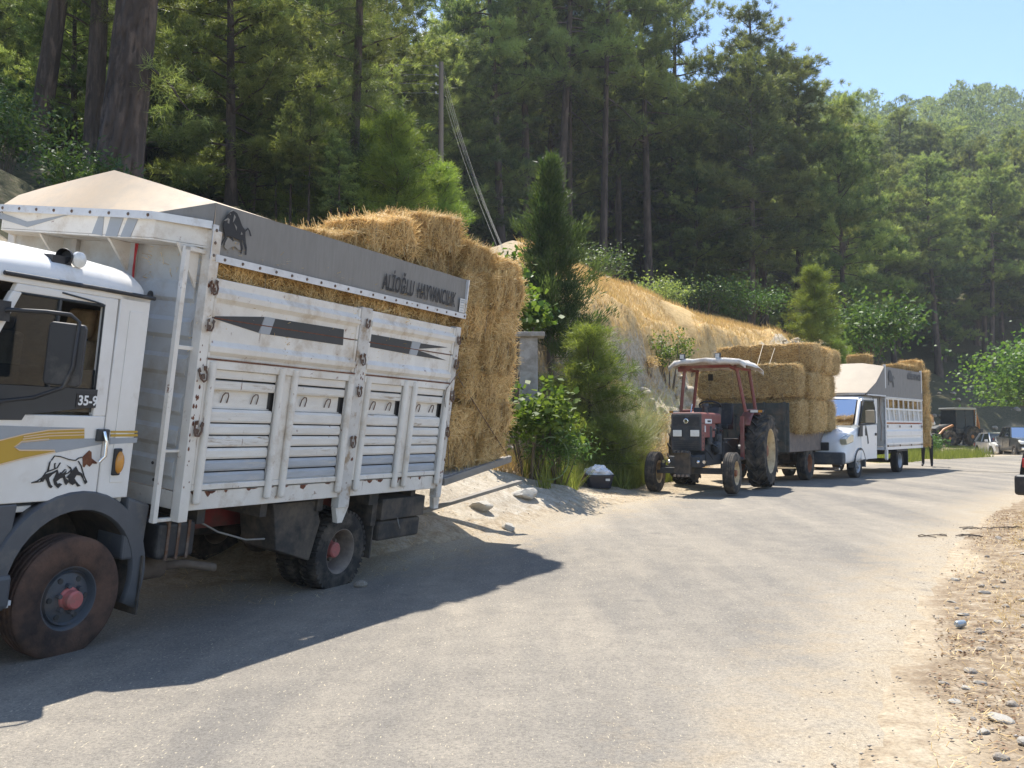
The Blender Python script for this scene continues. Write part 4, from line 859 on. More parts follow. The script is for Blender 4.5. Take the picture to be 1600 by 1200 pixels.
decal('bull_emblem', [TARP_BULL], yb+.026, M_letter, tpo, .003); decal('bull_highlight', TARP_BULL_LIGHT, yb+.0295, M_tarp, tpo, .002); decal('bull_shade', [TARP_BULL_SHADE], yb+.0255, pm('decal_shadow', (.27,.25,.22), .6), tpo, .002)
lettering('tarp_lettering', 'ALİOĞLU', M_letter, tpo, (-3.23, yb+.0275, 2.925), (PI/2, 0, PI), .205, .56, .0008, .0045, 1.10)
lettering('tarp_lettering', 'HAYVANCILIK', M_letter, tpo, (-3.935, yb+.0275, 2.925), (PI/2, 0, PI), .205, .53, .0008, .0045, 1.10)
mb = MB(); mb.box(-4.41,-4.53,yb+.0275,yb+.029,2.82,2.965); lb = mb.build('tarp_label', M_sticker, tpo)
mb = MB()
for k, (w0, z) in enumerate(((.09,2.94),(.09,2.92),(.08,2.89),(.09,2.868),(.06,2.84))): mb.box(-4.465-w0/2, -4.465+w0/2, yb+.0290, yb+.0296, z, z+(.012 if k < 2 else .006))
mb.build('label_print', M_stripeg, lb)
# lowered tailgate carrying the overhanging bales
mb = MB(); mb.M = Matrix.Translation((XB-.02, 0, 1.02)) @ Matrix.Rotation(rad(8), 4, 'Y'); 
mb.box(0, -1.55, -yb+.03, yb-.0, -.035, .0); tg = mb.build('tailgate', M_slat2, truck, bevel=.006)
mb = MB(); mb.M = Matrix.Translation((XB-.02, 0, 1.02)) @ Matrix.Rotation(rad(8), 4, 'Y'); mb.box(.0, -1.58, yb+.0, yb+.05, -.06, .02); mb.build('tailgate_beam', pm('weathered_wood', (.24,.22,.19), .85, var=.2, scale=6, stretch=(.3,1,1), bump=.3), tg, bevel=.006)
mb = MB(); mb.M = Matrix.Translation((XB-.02, 0, 1.02)) @ Matrix.Rotation(rad(8), 4, 'Y'); mb.box(.0, -1.58, -yb-.05, -yb+.0, -.06, .02); mb.build('tailgate_beam', MATS['weathered_wood'], tg, bevel=.006)
mb = MB()
for s in (1, -1): mb.tube([(XB+.05, s*(yb+.03), 2.2), (XB-1.5, s*(yb+.03), 1.26)], .006, 5)
mb.build('tailgate_chain', M_steel, tg)
# ------------------------------------------------------------------ straw bales
def straw_mat(name, base=(.76,.54,.235), dark=(.32,.19,.065)):
    m = bpy.data.materials.new(name); m.use_nodes = True; n, l = m.node_tree.nodes, m.node_tree.links; b = n['Principled BSDF']
    b.inputs['Roughness'].default_value = .6; b.inputs['Specular IOR Level'].default_value = .3
    at_ = n.new('ShaderNodeAttribute'); at_.attribute_name = 'tone'; rp = n.new('ShaderNodeValToRGB'); e = rp.color_ramp.elements; e.new(.5)
    for k, (p, c) in enumerate(((0, dark), (.5, base), (1, (.90,.74,.42)))): e[k].position = p; e[k].color = C(*c)
    oi = n.new('ShaderNodeObjectInfo'); mr = n.new('ShaderNodeMapRange'); mr.inputs['To Min'].default_value = .82; mr.inputs['To Max'].default_value = 1.12
    hv = n.new('ShaderNodeHueSaturation'); l.new(oi.outputs['Random'], mr.inputs['Value']); l.new(mr.outputs['Result'], hv.inputs['Value'])
    l.new(at_.outputs['Fac'], rp.inputs['Fac']); l.new(rp.outputs['Color'], hv.inputs['Color']); l.new(hv.outputs['Color'], b.inputs['Base Color'])
    tl = n.new('ShaderNodeBsdfTranslucent'); l.new(hv.outputs['Color'], tl.inputs['Color']); ms = n.new('ShaderNodeMixShader'); ms.inputs['Fac'].default_value = .25
    l.new(b.outputs[0], ms.inputs[1]); l.new(tl.outputs[0], ms.inputs[2]); l.new(ms.outputs[0], n['Material Output'].inputs['Surface'])
    return m
M_straw = straw_mat('straw_stalks')
M_strawbody = pm('straw_body', (.50,.34,.14), .9, var=.35, scale=22, dirt=(.17,.10,.04), dirt_amt=.47, dscale=16, dirt_soft=.08, bump=1.0, bscale=55, stretch=(1,1,2.2))
M_twine = pm('twine', (.40,.36,.28), .9, var=.1)
def bale_mesh(L, W, H, seed, nst, slen=(.06,.20), sw=.0045, puff=.03, strings=(-.27,.27)):
    """one rectangular bale centred on its base: body with bulges pulled in by the twine, covered with loose stalks"""
    r = np.random.default_rng(seed)
    nx_, ny_, nz_ = max(10, int(L/.06)), max(6, int(W/.07)), max(5, int(H/.07))
    V = []; F = []; faces = []
    def disp(P):
        x, y, z = P[:, 0], P[:, 1], P[:, 2]-H/2
        s = 1+0*x
        for q in strings: s = s-.07*np.exp(-((x-q*L)/.035)**2)
        f = fbm(x*6+seed*3.1, (y+z)*6+seed, 4, seed)*2*puff
        ex = np.abs(x)/(L/2); ey = np.abs(y)/(W/2); ez = np.abs(z)/(H/2)
        rnd = 1-.05*np.clip(ex**6+ey**6+ez**6-1, 0, 2)
        k = s*rnd*(1+f/ (H*.5))
        return np.c_[x*(rnd*(1+f*.5/L)), y*k, z*k+H/2]
    def face(o, u, v, nu, nv):
        base = sum(len(a) for a in V)
        a, b = np.meshgrid(np.linspace(0, 1, nu+1), np.linspace(0, 1, nv+1))
        P = np.array(o)+a[..., None]*np.array(u)+b[..., None]*np.array(v); P = P.reshape(-1, 3)
        V.append(disp(P)); i = np.arange((nu+1)*(nv+1)).reshape(nv+1, nu+1)+base
        F.append(np.stack([i[:-1, :-1], i[:-1, 1:], i[1:, 1:], i[1:, :-1]], -1).reshape(-1, 4))
    l, w, h = L/2, W/2, H
    for o, u, v, a, b in (((-l,-w,0),(L,0,0),(0,0,h),nx_,nz_), ((l,w,0),(-L,0,0),(0,0,h),nx_,nz_), ((l,-w,0),(0,W,0),(0,0,h),ny_,nz_), ((-l,w,0),(0,-W,0),(0,0,h),ny_,nz_), ((-l,-w,h),(L,0,0),(0,W,0),nx_,ny_), ((-l,w,0),(L,0,0),(0,-W,0),nx_,ny_)):
        face(o, u, v, a, b)
    Vb = np.concatenate(V); Fb = np.concatenate(F)
    # stalks
    areas = np.array([L*H, L*H, W*H, W*H, L*W, L*W*.15]); fi = r.choice(6, nst, p=areas/areas.sum())
    a = r.uniform(-.5, .5, nst); b = r.uniform(-.5, .5, nst)
    nrm = np.zeros((nst, 3)); P = np.zeros((nst, 3)); tu = np.zeros((nst, 3)); tv = np.zeros((nst, 3))
    for k, (nv, U, Vv) in enumerate((((0,-1,0),(1,0,0),(0,0,1)), ((0,1,0),(1,0,0),(0,0,1)), ((1,0,0),(0,1,0),(0,0,1)), ((-1,0,0),(0,1,0),(0,0,1)), ((0,0,1),(1,0,0),(0,1,0)), ((0,0,-1),(1,0,0),(0,1,0)))):
        m = fi == k; nrm[m] = nv; tu[m] = U; tv[m] = Vv
        S = np.array([L, W, H]); P[m] = np.array(nv)*S/2+a[m, None]*np.array(U)*S+b[m, None]*np.array(Vv)*S
    P[:, 2] += H/2
    P = disp(P)
    th = r.normal(0, 1.0, nst)+np.where(r.random(nst) < .5, PI/2, 0)*np.where(np.abs(nrm[:, 2]) > .5, 1, r.random(nst) < .55)
    out = np.abs(r.normal(.08, .26, nst)); 
    D = np.cos(th)[:, None]*tu+np.sin(th)[:, None]*tv+out[:, None]*nrm-np.array([0, 0, .10])
    D /= np.linalg.norm(D, axis=1)[:, None]
    ln = r.uniform(slen[0], slen[1], nst); sd = np.cross(D, nrm+r.normal(0, .4, (nst, 3))); sd /= np.linalg.norm(sd, axis=1)[:, None]+1e-9
    wv = sw*r.uniform(.6, 1.4, nst)
    A0 = P-D*(ln*.35)[:, None]+nrm*.006; A1 = P+D*(ln*.65)[:, None]+nrm*.004
    Q = np.stack([A0-sd*wv[:, None]/2, A0+sd*wv[:, None]/2, A1+sd*wv[:, None]*.35, A1-sd*wv[:, None]*.35], 1).reshape(-1, 3)
    Fs = np.arange(nst*4).reshape(-1, 4)
    body = np_mesh('bale_body', Vb, Fb, 4, True); stalk = np_mesh('bale_stalks', Q, Fs, 4); set_tone(stalk, np.clip(r.normal(.50, .27, nst), 0, 1))
    body.materials.append(M_strawbody); stalk.materials.append(M_straw)
    # twine loops
    tw = MB()
    for q in strings:
        x = q*L; pts = [(x,-w*.985,.01),(x,-w*.985,h*.98),(x,w*.985,h*.98),(x,w*.985,.01),(x,-w*.985,.01)]
        tw.tube(pts, .004, 4)
    t = tw.build('twine_tmp', M_twine); tm = t.data; bpy.data.objects.remove(t)
    return body, stalk, tm
BALE_V = [bale_mesh(.86, .50, .35, s, 6500, (.06,.22), .005, .05) for s in (1, 2, 3, 4)]
def bale(loc, rot, label, group, parent_M=None, v=0, scale=1.0, name='straw_bale'):
    """a bale as one thing: body (with stalks and twine as parts); loc/rot may be given in a vehicle's own frame"""
    M = Matrix.Translation(loc) @ Euler(rot).to_matrix().to_4x4()
    if parent_M is not None: M = parent_M @ M
    o = bpy.data.objects.new(name, BALE_V[v][0] if isinstance(v, int) else v[0]); COL.objects.link(o); o.matrix_world = M
    sc_ = (scale,)*3 if not hasattr(scale, '__len__') else scale
    o.scale = sc_
    tag(o, label, 'straw bale', group)
    vv = BALE_V[v] if isinstance(v, int) else v
    for nm, me in (('loose_stalks', vv[1]), ('twine', vv[2])):
        c = bpy.data.objects.new(nm, me); COL.objects.link(c); c.parent = o
    return o
bpy.context.view_layer.update()
TM = truck.matrix_world.copy()
rb = random.Random(3)
def jit(a=.03): return rb.uniform(-a, a)
# inside the box: the two courses that show between side boards and tarpaulin
lin = MB(); lin.box(-.84, -4.42, 1.030, 1.045, 1.0, 2.05); lin.build('slat_backing', M_dash, truck)  # added dark backing sheet, keeps light from showing through the slat gaps
for k in range(4):
    for zc in (2.12, 2.49):
        bale((-1.27-.88*k+jit(.01), .76, zc), (0, 0, jit(.02)), 'straw bale inside the truck box, %s course, %s from the cab' % ('lower' if zc < 2.3 else 'upper', ('first', 'second', 'third', 'fourth')[k]), 'bales inside the truck box', TM, rb.randrange(4), (1, 1, 1.04))
# overhanging rear stack: six courses, two rows deep
zc = 1.10
lay = 0
crs = ['lowest', 'second lowest', 'third', 'fourth', 'fifth', 'highest full']
for lay in range(6):
    tilt = .03*lay
    zz = 1.10+.365*lay
    if lay % 2 == 0: spots = [(-4.98, 0), (-5.70 if lay < 5 else -5.62, 1)]
    else: spots = [(-4.84, 1), (-5.52, 0)]
    for row in range(2):
        for sx_, cross in spots:
            yy = (.80 if not cross else .62)-row*(.53 if not cross else .9)+jit(.07)
            xx = sx_+jit(.06)-(.08 if lay in (2, 3) else 0)
            lb_ = 'straw bale in the %s course on the truck tailgate, %s row, %s' % (crs[lay], 'roadside' if row == 0 else 'inner', 'laid across' if cross else 'laid lengthwise')
            bale((xx, yy, zz+.10*max(0, (-xx-4.6))/1.5), (jit(.06), jit(.06), (PI/2 if cross else 0)+jit(.10)), lb_, 'bales on the truck tailgate', TM, rb.randrange(4), (.97, .98, .99))
# loose top course, climbing towards the rear
for (x, y, z, ry, rz, lb_) in ((-3.40, .60, 2.84, 0, -.05, 'straw bale half sunk behind the tarpaulin, under the capping row of the truck'), (-4.28, .62, 3.00, .05, .03, 'straw bale under the rear end of the truck capping row'),
        (-2.62, .62, 2.94, .16, .03, 'lowest straw bale of the capping row, closest to the truck cab'), (-3.33, .66, 3.20, .22, -.03, 'middle straw bale of the climbing capping row on the truck'), (-4.28, .64, 3.43, .14, .05, 'highest straw bale of the capping row, at the rear of the truck load'),
        (-5.12, .66, 3.26, .0, .10, 'straw bale crowning the stack on the truck tailgate'), (-5.62, .60, 3.20, .0, 1.50, 'straw bale laid across the outer end of the tailgate stack top'), (-5.0, .08, 3.24, .0, .0, 'straw bale on the far half of the tailgate stack top')):
    bale((x, y, z), (jit(.04), ry+jit(.02), rz), lb_, 'bales on top of the truck load', TM, rb.randrange(4), (.97, 1.0, 1.02))
for k in range(3):
    bale((-2.9-.9*k, .08, 2.86+.12*k), (0, 0, jit(.05)), 'straw bale in the middle row of the truck load top', 'middle row of the truck load', TM, rb.randrange(4))
# ------------------------------------------------------------------ vegetation
M_bark = pm('pine_bark', (.060,.045,.036), .95, var=.4, scale=3.0, dirt=(.125,.092,.072), dirt_amt=.46, dscale=4.5, dirt_soft=.06, stretch=(1,1,.22), bump=1.0, bscale=9)
M_bark2 = pm('shrub_bark', (.12,.095,.07), .95, var=.3, scale=6, bump=.6, bscale=20)
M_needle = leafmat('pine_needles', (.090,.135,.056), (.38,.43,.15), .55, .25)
M_needle_y = leafmat('young_pine_needles', (.13,.20,.04), (.34,.42,.09), .5, .12)
M_cyp = leafmat('cypress_sprays', (.040,.080,.028), (.15,.21,.065), .42, .1)
M_broad = leafmat('broad_leaves', (.075,.15,.028), (.20,.29,.055), .5, .15)
M_walnut = leafmat('walnut_leaves', (.05,.115,.028), (.15,.25,.06), .42, .1)
M_broom = leafmat('broom_stems', (.20,.23,.12), (.40,.42,.25), .40, .1)
M_dryleaf = leafmat('dry_grass_blades', (.44,.295,.13), (.80,.62,.34), .35, .05)
M_grass = leafmat('green_weeds', (.15,.19,.04), (.36,.39,.10), .5, .1)
M_cone = pm('pine_cone', (.035,.024,.018), .9, var=.3, scale=30, bump=.6)

def needles(centers, dirs, tone, r, nn, ln=(.20,.34), wd=.024, spread=.9, up=.35):
    """tufts of needles: centers (k,3), dirs (k,3) main direction of each tuft"""
    k = len(centers); C_ = np.repeat(centers, nn, 0); D = np.repeat(dirs, nn, 0)+r.normal(0, spread, (k*nn, 3)); D[:, 2] += up
    D /= np.linalg.norm(D, axis=1)[:, None]
    L = r.uniform(ln[0], ln[1], k*nn)[:, None]; S = np.cross(D, r.normal(0, 1, (k*nn, 3))); S /= np.linalg.norm(S, axis=1)[:, None]+1e-9
    C_ = C_+r.normal(0, .06, C_.shape)
    P = np.stack([C_-S*wd/2, C_+S*wd/2, C_+D*L], 1).reshape(-1, 3)
    T = np.clip(np.repeat(tone, nn)+r.normal(0, .13, k*nn), 0, 1)
    return P, T
def tri_mesh(name, P, T, mat):
    me = np_mesh(name, P, np.arange(len(P)).reshape(-1, 3), 3); set_tone(me, T); me.materials.append(mat); return me
def path_pts(p0, az, el, L, droop, n=5, r=None):
    pts = [np.array(p0, float)]; e = el; a = az
    for i in range(n):
        e = e-droop/n+(r.normal(0, .10) if r is not None else 0); a = a+(r.normal(0, .12) if r is not None else 0)
        if i > n-3: e += droop*.55
        pts.append(pts[-1]+L/n*np.array([math.cos(a)*math.cos(e), math.sin(a)*math.cos(e), math.sin(e)]))
    return pts
def make_pine(seed, H, cs, cr, r0, nl=46, top_flat=.75, nn=34, tpm=7.5, wd=.034, ln=(.20,.36), bare=9, lean=0.0, tuft_r=.34, mat=None, bend=.25, barkmat=None, sides=9, low_t=.25):
    r = np.random.default_rng(seed); wood = MB()
    nT = 9; tp = []
    ph = r.uniform(0, 6.28)
    for i in range(nT+1):
        t = i/nT; tp.append(Vector((bend*math.sin(t*2.2+ph)*t+lean*t*H, bend*math.cos(t*2.7+ph)*t, t*H-.35*(i == 0))))
    rad_ = [r0*(1.28 if i == 0 else (1-.82*(i/nT)**.9)) for i in range(nT+1)]
    wood.tube([tuple(p) for p in tp], rad_, sides)
    def trunk_at(z):
        t = min(max(z/H, 0), 1)*nT; i = min(int(t), nT-1); return np.array(tp[i].lerp(tp[i+1], t-i))
    cen = []; dirs = []; ton = []
    for k in range(nl):
        t = ((k+.5)/nl)**.9; z = H*(cs+(1-cs)*t)*.985
        az = k*2.399+r.normal(0, .35)
        pf = (min(1, (t+.12)/low_t)**.6)*(1-t**3.2*top_flat)
        L = max(.35, cr*pf*r.uniform(.55, 1.12)); el = rad(-4+46*t+r.normal(0, 9))
        pts = path_pts(trunk_at(z), az, el, L, rad(26*(1-t)), 5, r)
        wood.tube([tuple(p) for p in pts], [max(.008, r0*.26*(1-t*.6)*(1-j/5.6)) for j in range(6)], 4, False)
        base_t = np.clip(r.normal(.45, .28), 0, 1)
        nt = max(3, int(L*tpm)); q = r.uniform(.28, 1.03, nt)*5
        for x in q:
            i = min(int(x), 4); p = pts[i]+(pts[i+1]-pts[i])*(x-i); off = r.normal(0, tuft_r*(.55+.45*x/5), 3)*np.array([1, 1, .55])
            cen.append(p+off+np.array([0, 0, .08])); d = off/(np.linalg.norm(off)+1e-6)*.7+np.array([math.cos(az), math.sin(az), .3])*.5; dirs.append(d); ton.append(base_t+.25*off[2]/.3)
    for k in range(bare):
        z = H*(.12+(cs-.10)*r.random()); az = r.uniform(0, 6.28); L = r.uniform(.5, cr*.6)
        pts = path_pts(trunk_at(z), az, rad(r.normal(8, 16)), L, rad(10), 4, r); wood.tube([tuple(p) for p in pts], [.022*(1-j/5) for j in range(5)], 4, False)
        for _ in range(2):
            i = r.integers(1, 4); sp = path_pts(pts[i], az+r.normal(0, .9), rad(r.normal(10, 25)), L*.4, .1, 3, r); wood.tube([tuple(p) for p in sp], [.012, .010, .007, .004], 3, False)
    P, T = needles(np.array(cen), np.array(dirs), np.array(ton), r, nn, ln, wd)
    t_ = wood.build('trunk_tmp', barkmat or M_bark, smooth=60); tm = t_.data; bpy.data.objects.remove(t_); tm.name = 'pine_trunk'
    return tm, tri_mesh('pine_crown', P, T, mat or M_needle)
def place_tree(name, meshes, loc, rz, scale, label, cat, group=None, tilt=(0, 0)):
    e = empty(name, loc, (tilt[0], tilt[1], rz), scale); tag(e, label, cat, group)
    for nm, me in zip(('trunk', 'crown'), meshes):
        c = bpy.data.objects.new(nm, me); COL.objects.link(c); c.parent = e
    return e
PINE = [make_pine(101, 17, .28, 4.0, .24, nl=66, tpm=11), make_pine(102, 19, .36, 3.8, .26, nl=58, bare=18, tpm=11), make_pine(103, 15, .10, 4.4, .22, nl=66, tpm=11, bare=3), make_pine(104, 20, .42, 3.9, .27, nl=54, bare=20, tpm=11), make_pine(105, 13, .07, 4.2, .20, nl=66, tpm=11, bare=2)]
PINE_H = [17, 19, 15, 20, 13]
YOUNG = [make_pine(201, 3.2, .03, 1.1, .05, nl=84, nn=30, tpm=20, wd=.012, ln=(.10,.18), bare=0, tuft_r=.13, mat=M_needle_y, bend=.06, sides=6, low_t=.12, top_flat=.9), make_pine(202, 2.6, .03, .95, .045, nl=78, nn=30, tpm=20, wd=.012, ln=(.10,.18), bare=0, tuft_r=.12, mat=M_needle_y, bend=.05, sides=6, low_t=.12, top_flat=.92)]

# --- the three thick old pines behind the truck
def old_trunk(seed, H, r0, lean, bend=.15):
    """thick trunk with a plated, fissured bark surface"""
    r = np.random.default_rng(seed); ns, nv = 64, 150; th = np.linspace(0, 2*PI, ns, endpoint=False); zz = np.linspace(-.4, H, nv)
    A, Z = np.meshgrid(th, zz); t = Z/H
    fis = np.abs(fbm(np.cos(A)*3.2+seed+np.sin(A)*2.9, Z*.85+np.sin(A)*2.5, 4, seed))*2
    R = r0*(1-.55*np.clip(t, 0, 1))*(1+.30*np.exp(-(Z+.4)/.5))*(1-.20*np.exp(-(fis/.07)**2))*(1+.05*fbm(np.cos(A)*9, Z*6, 3, seed+3))
    cx = lean*Z+bend*np.sin(t*2.5); cyy = bend*.5*np.sin(t*3+1)
    V = np.stack([cx+R*np.cos(A), cyy+R*np.sin(A), Z], -1).reshape(-1, 3); i = np.arange(ns*nv).reshape(nv, ns); j = np.roll(i, -1, 1)
    me = np_mesh('old_trunk', V, np.stack([i[:-1], j[:-1], j[1:], i[1:]], -1).reshape(-1, 4), 4, True); me.materials.append(M_bark)
    return me, lambda z: np.array([lean*z+bend*math.sin(z/H*2.5), bend*.5*math.sin(z/H*3+1), z])
def old_pine(seed, loc, H, r0, lean, cs, cr, label, extra=None):
    e = empty('old_pine', loc); tag(e, label, 'tree', 'old pines behind the truck')
    tm, ax = old_trunk(seed, H, r0, lean); mobj('trunk', tm, None, e)
    r = np.random.default_rng(seed+5); wood = MB(); cen = []; dirs = []; ton = []
    limbs = []
    for k in range(30):
        t = (k+.5)/30; z = H*(cs+(1-cs)*t); az = k*2.399+r.normal(0, .3)
        limbs.append((ax(z), az, rad(5+35*t+r.normal(0, 12)), cr*(1-t**2*.7)*r.uniform(.6, 1.1), rad(30*(1-t))))
    for k in range(7):
        z = H*(.25+.2*r.random()); limbs.append((ax(z), r.uniform(-1.0, 1.6), rad(r.normal(-5, 15)), r.uniform(.8, 2.0), rad(40)))
    for p0, az, el, L, dr_ in limbs+(extra or []):
        pts = path_pts(p0, az, el, L, dr_, 6, r); wood.tube([tuple(p) for p in pts], [max(.01, .05*(1-j/7)) for j in range(7)], 5, False)
        bt = np.clip(r.normal(.4, .2), 0, 1); nt = max(4, int(L*15))
        for x in r.uniform(.25, 1.02, nt)*6:
            i = min(int(x), 5); p = pts[i]+(pts[i+1]-pts[i])*(x-i); off = r.normal(0, .26, 3)*np.array([1, 1, .8]); cen.append(p+off); dirs.append(off*2+np.array([math.cos(az)*.3, math.sin(az)*.3, -.1])); ton.append(bt+off[2]*.5)
    P, T = needles(np.array(cen), np.array(dirs), np.array(ton), r, 34, (.14,.24), .011, .8, .1)
    w = wood.build('limbs', M_bark, e, smooth=60); mobj('crown', tri_mesh('old_crown', P, T, M_needle), None, e)
    return e, r
def gz(x, y): return (x, y, hz1(x, y)-.05)
_e, _ = old_pine(301, gz(-7.95, 19.0), 15, .46, .07, .42, 3.4, 'thickest old pine trunk with deep plated bark standing behind the truck cab',
    extra=[(np.array([.55, .1, 5.2]), rad(12), rad(14), 3.6, rad(35)), (np.array([.5, .0, 6.0]), rad(4), rad(8), 3.2, rad(55)), (np.array([.45, 0, 2.6]), rad(10), rad(-10), 1.6, rad(45))])
old_pine(302, gz(-10.75, 24.2), 15, .25, .005, .34, 3.2, 'upright dark old pine trunk between the two leaning old pines')
old_pine(303, gz(-12.1, 24.0), 15, .27, .095, .36, 3.2, 'leaning old pine trunk farthest from the truck load')
# hanging branch with cones beside the thick pine
def hanging_branch():
    e = empty('drooping_pine', gz(-4.35, 25.5)); tag(e, 'pine with dark drooping boughs and cones above the dirt slope', 'tree')
    r = np.random.default_rng(77); o = np.array(e.location); wood = MB(); cen = []; dirs = []; ton = []; con = MB()
    H = 15; tp = [Vector((0+.25*math.sin(t*2), .2*t, t*H-.3)) for t in np.linspace(0, 1, 8)]; 
    wood.tube([tuple(p) for p in tp], [.16*(1-.75*t) for t in np.linspace(0, 1, 8)], 9)
    tr = wood.build('trunk', M_bark, e, smooth=60); wood = MB()
    for k in range(46):
        z = 1.6+(H-1.8)*(k/45)**.95; az = k*2.399+r.normal(0, .3); t = z/H; L = (1.7 if t < .55 else 2.0*(1.25-t))*r.uniform(.6, 1.15)
        pts = path_pts(np.array([.1, .1, z]), az, rad(r.normal(10, 10)), L, rad(60*(1-t)+10), 6, r); wood.tube([tuple(p) for p in pts], [max(.008, .035*(1-j/7)) for j in range(7)], 5, False)
        bt = np.clip(r.normal(.22, .14), 0, 1)
        for x in r.uniform(.15, 1.02, int(L*22))*6:
            i = min(int(x), 5); p = pts[i]+(pts[i+1]-pts[i])*(x-i); off = r.normal(0, .24, 3); cen.append(p+off); dirs.append(off*1.5+np.array([0, 0, -.35])); ton.append(bt)
        if r.random() < .6:
            for _ in range(2):
                p = pts[r.integers(3, 7)]+r.normal(0, .1, 3)-np.array([0, 0, .1]); con.sphere(tuple(p), (.032, .032, .045), 7, 5)
    P, T = needles(np.array(cen), np.array(dirs), np.array(ton), r, 36, (.14,.26), .013, .75, -.05)
    wood.build('limbs', M_bark, e, smooth=60); mobj('crown', tri_mesh('droop_crown', P, T, M_needle), None, e)
    tag(con.build('cones', M_cone, e, smooth=60), kind='stuff')
hanging_branch()

# --- forest: individual pines, the largest ones first, the far rest as one mass
rf = np.random.default_rng(55)
def proj_px(x, y, z):
    p = math.atan(68/1500); dz = z-1.4; d = y*math.cos(p)+dz*math.sin(p); w = -y*math.sin(p)+dz*math.cos(p)
    return 800+1500*x/d, 600-1500*w/d, d
spots = []; cellmap = {}
def try_spot(x, y, mind):
    i, j = int(x//6), int(y//6)
    for a in (-1, 0, 1):
        for b in (-1, 0, 1):
            for (p, q, m_) in cellmap.get((i+a, j+b), ()):
                if (p-x)**2+(q-y)**2 < max(mind, m_)**2*.9: return False
    spots.append((x, y, mind)); cellmap.setdefault((i, j), []).append((x, y, mind)); return True
# named stems that stand out against the shade
for x, y in ((-2.6, 50), (-.6, 48), (.9, 51), (2.6, 49.5), (3.6, 54), (5.4, 51), (7.0, 57), (8.6, 54), (10.6, 57.5), (11.6, 62), (13.6, 58), (15.2, 61), (17.2, 59), (19.0, 58), (21.5, 62), (24, 70), (-5.5, 47), (-8, 40), (-8.5, 37), (-11, 32), (-14, 36), (-12, 26), (-16, 28), (-8.0, 29), (30, 86), (36, 90), (41, 92), (47, 94), (53, 97), (58, 99)):
    y += 6*(x > -3 and y < 60)
    spots.append((x, y, 2.0))
n_named = len(spots)
for q_ in spots: cellmap.setdefault((int(q_[0]//6), int(q_[1]//6)), []).append(q_)
NT = 40000; ty_ = 24+(270-24)*rf.random(NT)**.95; tx_ = rf.uniform(-.62*ty_-6, .60*ty_+10); td_ = sdist(HB, tx_, ty_)
for x, y, d in zip(tx_.tolist(), ty_.tolist(), td_.tolist()):
    if d < (22.5 if x > -3 and y < 66 else 11.5) or d > 205: continue
    if x < -2 and y < 27 and x > -7.2: continue
    if abs(x+3.3*y/44) < 4.6 and y < 45: continue
    try_spot(x, y, 3.0+.011*y+.6*min(1, max(0, (d-20)/40)))
cand = []
for i, (x, y, m_) in enumerate(spots):
    z = hz1(x, y); u, v, dd = proj_px(x, y, z+8)
    if -150 < u < 1750 and v > -420: cand.append((dd if i >= n_named else 0, x, y, z))
cand.sort()
N_IND = 285
def near_label(x, y):
    return None
gl = {'a': ('tall pine in the dark stand above the dry grassy bank', 'tall pines above the grassy bank'), 'b': ('pine on the shaded slope behind the cattle truck', 'pines on the slope behind the cattle truck'), 'c': ('pine standing above the stony slope behind the backhoe', 'pines above the stony slope'), 'd': ('pine high on the sunlit wooded hillside', 'pines on the upper hillside')}
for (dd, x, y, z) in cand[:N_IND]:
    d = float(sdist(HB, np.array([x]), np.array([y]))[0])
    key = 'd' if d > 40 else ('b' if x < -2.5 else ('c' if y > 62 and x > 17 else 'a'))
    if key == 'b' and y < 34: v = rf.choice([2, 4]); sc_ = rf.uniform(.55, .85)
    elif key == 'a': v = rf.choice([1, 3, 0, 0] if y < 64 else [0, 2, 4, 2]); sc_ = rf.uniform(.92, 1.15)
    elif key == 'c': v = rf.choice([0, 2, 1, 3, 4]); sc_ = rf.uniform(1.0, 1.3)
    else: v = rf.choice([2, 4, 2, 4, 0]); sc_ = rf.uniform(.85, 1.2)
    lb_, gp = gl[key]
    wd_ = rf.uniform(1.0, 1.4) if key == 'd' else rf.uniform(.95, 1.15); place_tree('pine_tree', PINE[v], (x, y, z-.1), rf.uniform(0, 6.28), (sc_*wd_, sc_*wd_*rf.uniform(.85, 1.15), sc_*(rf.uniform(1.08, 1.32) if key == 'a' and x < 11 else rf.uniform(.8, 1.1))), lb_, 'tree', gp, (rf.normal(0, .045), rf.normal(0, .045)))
FAR = cand[N_IND:]
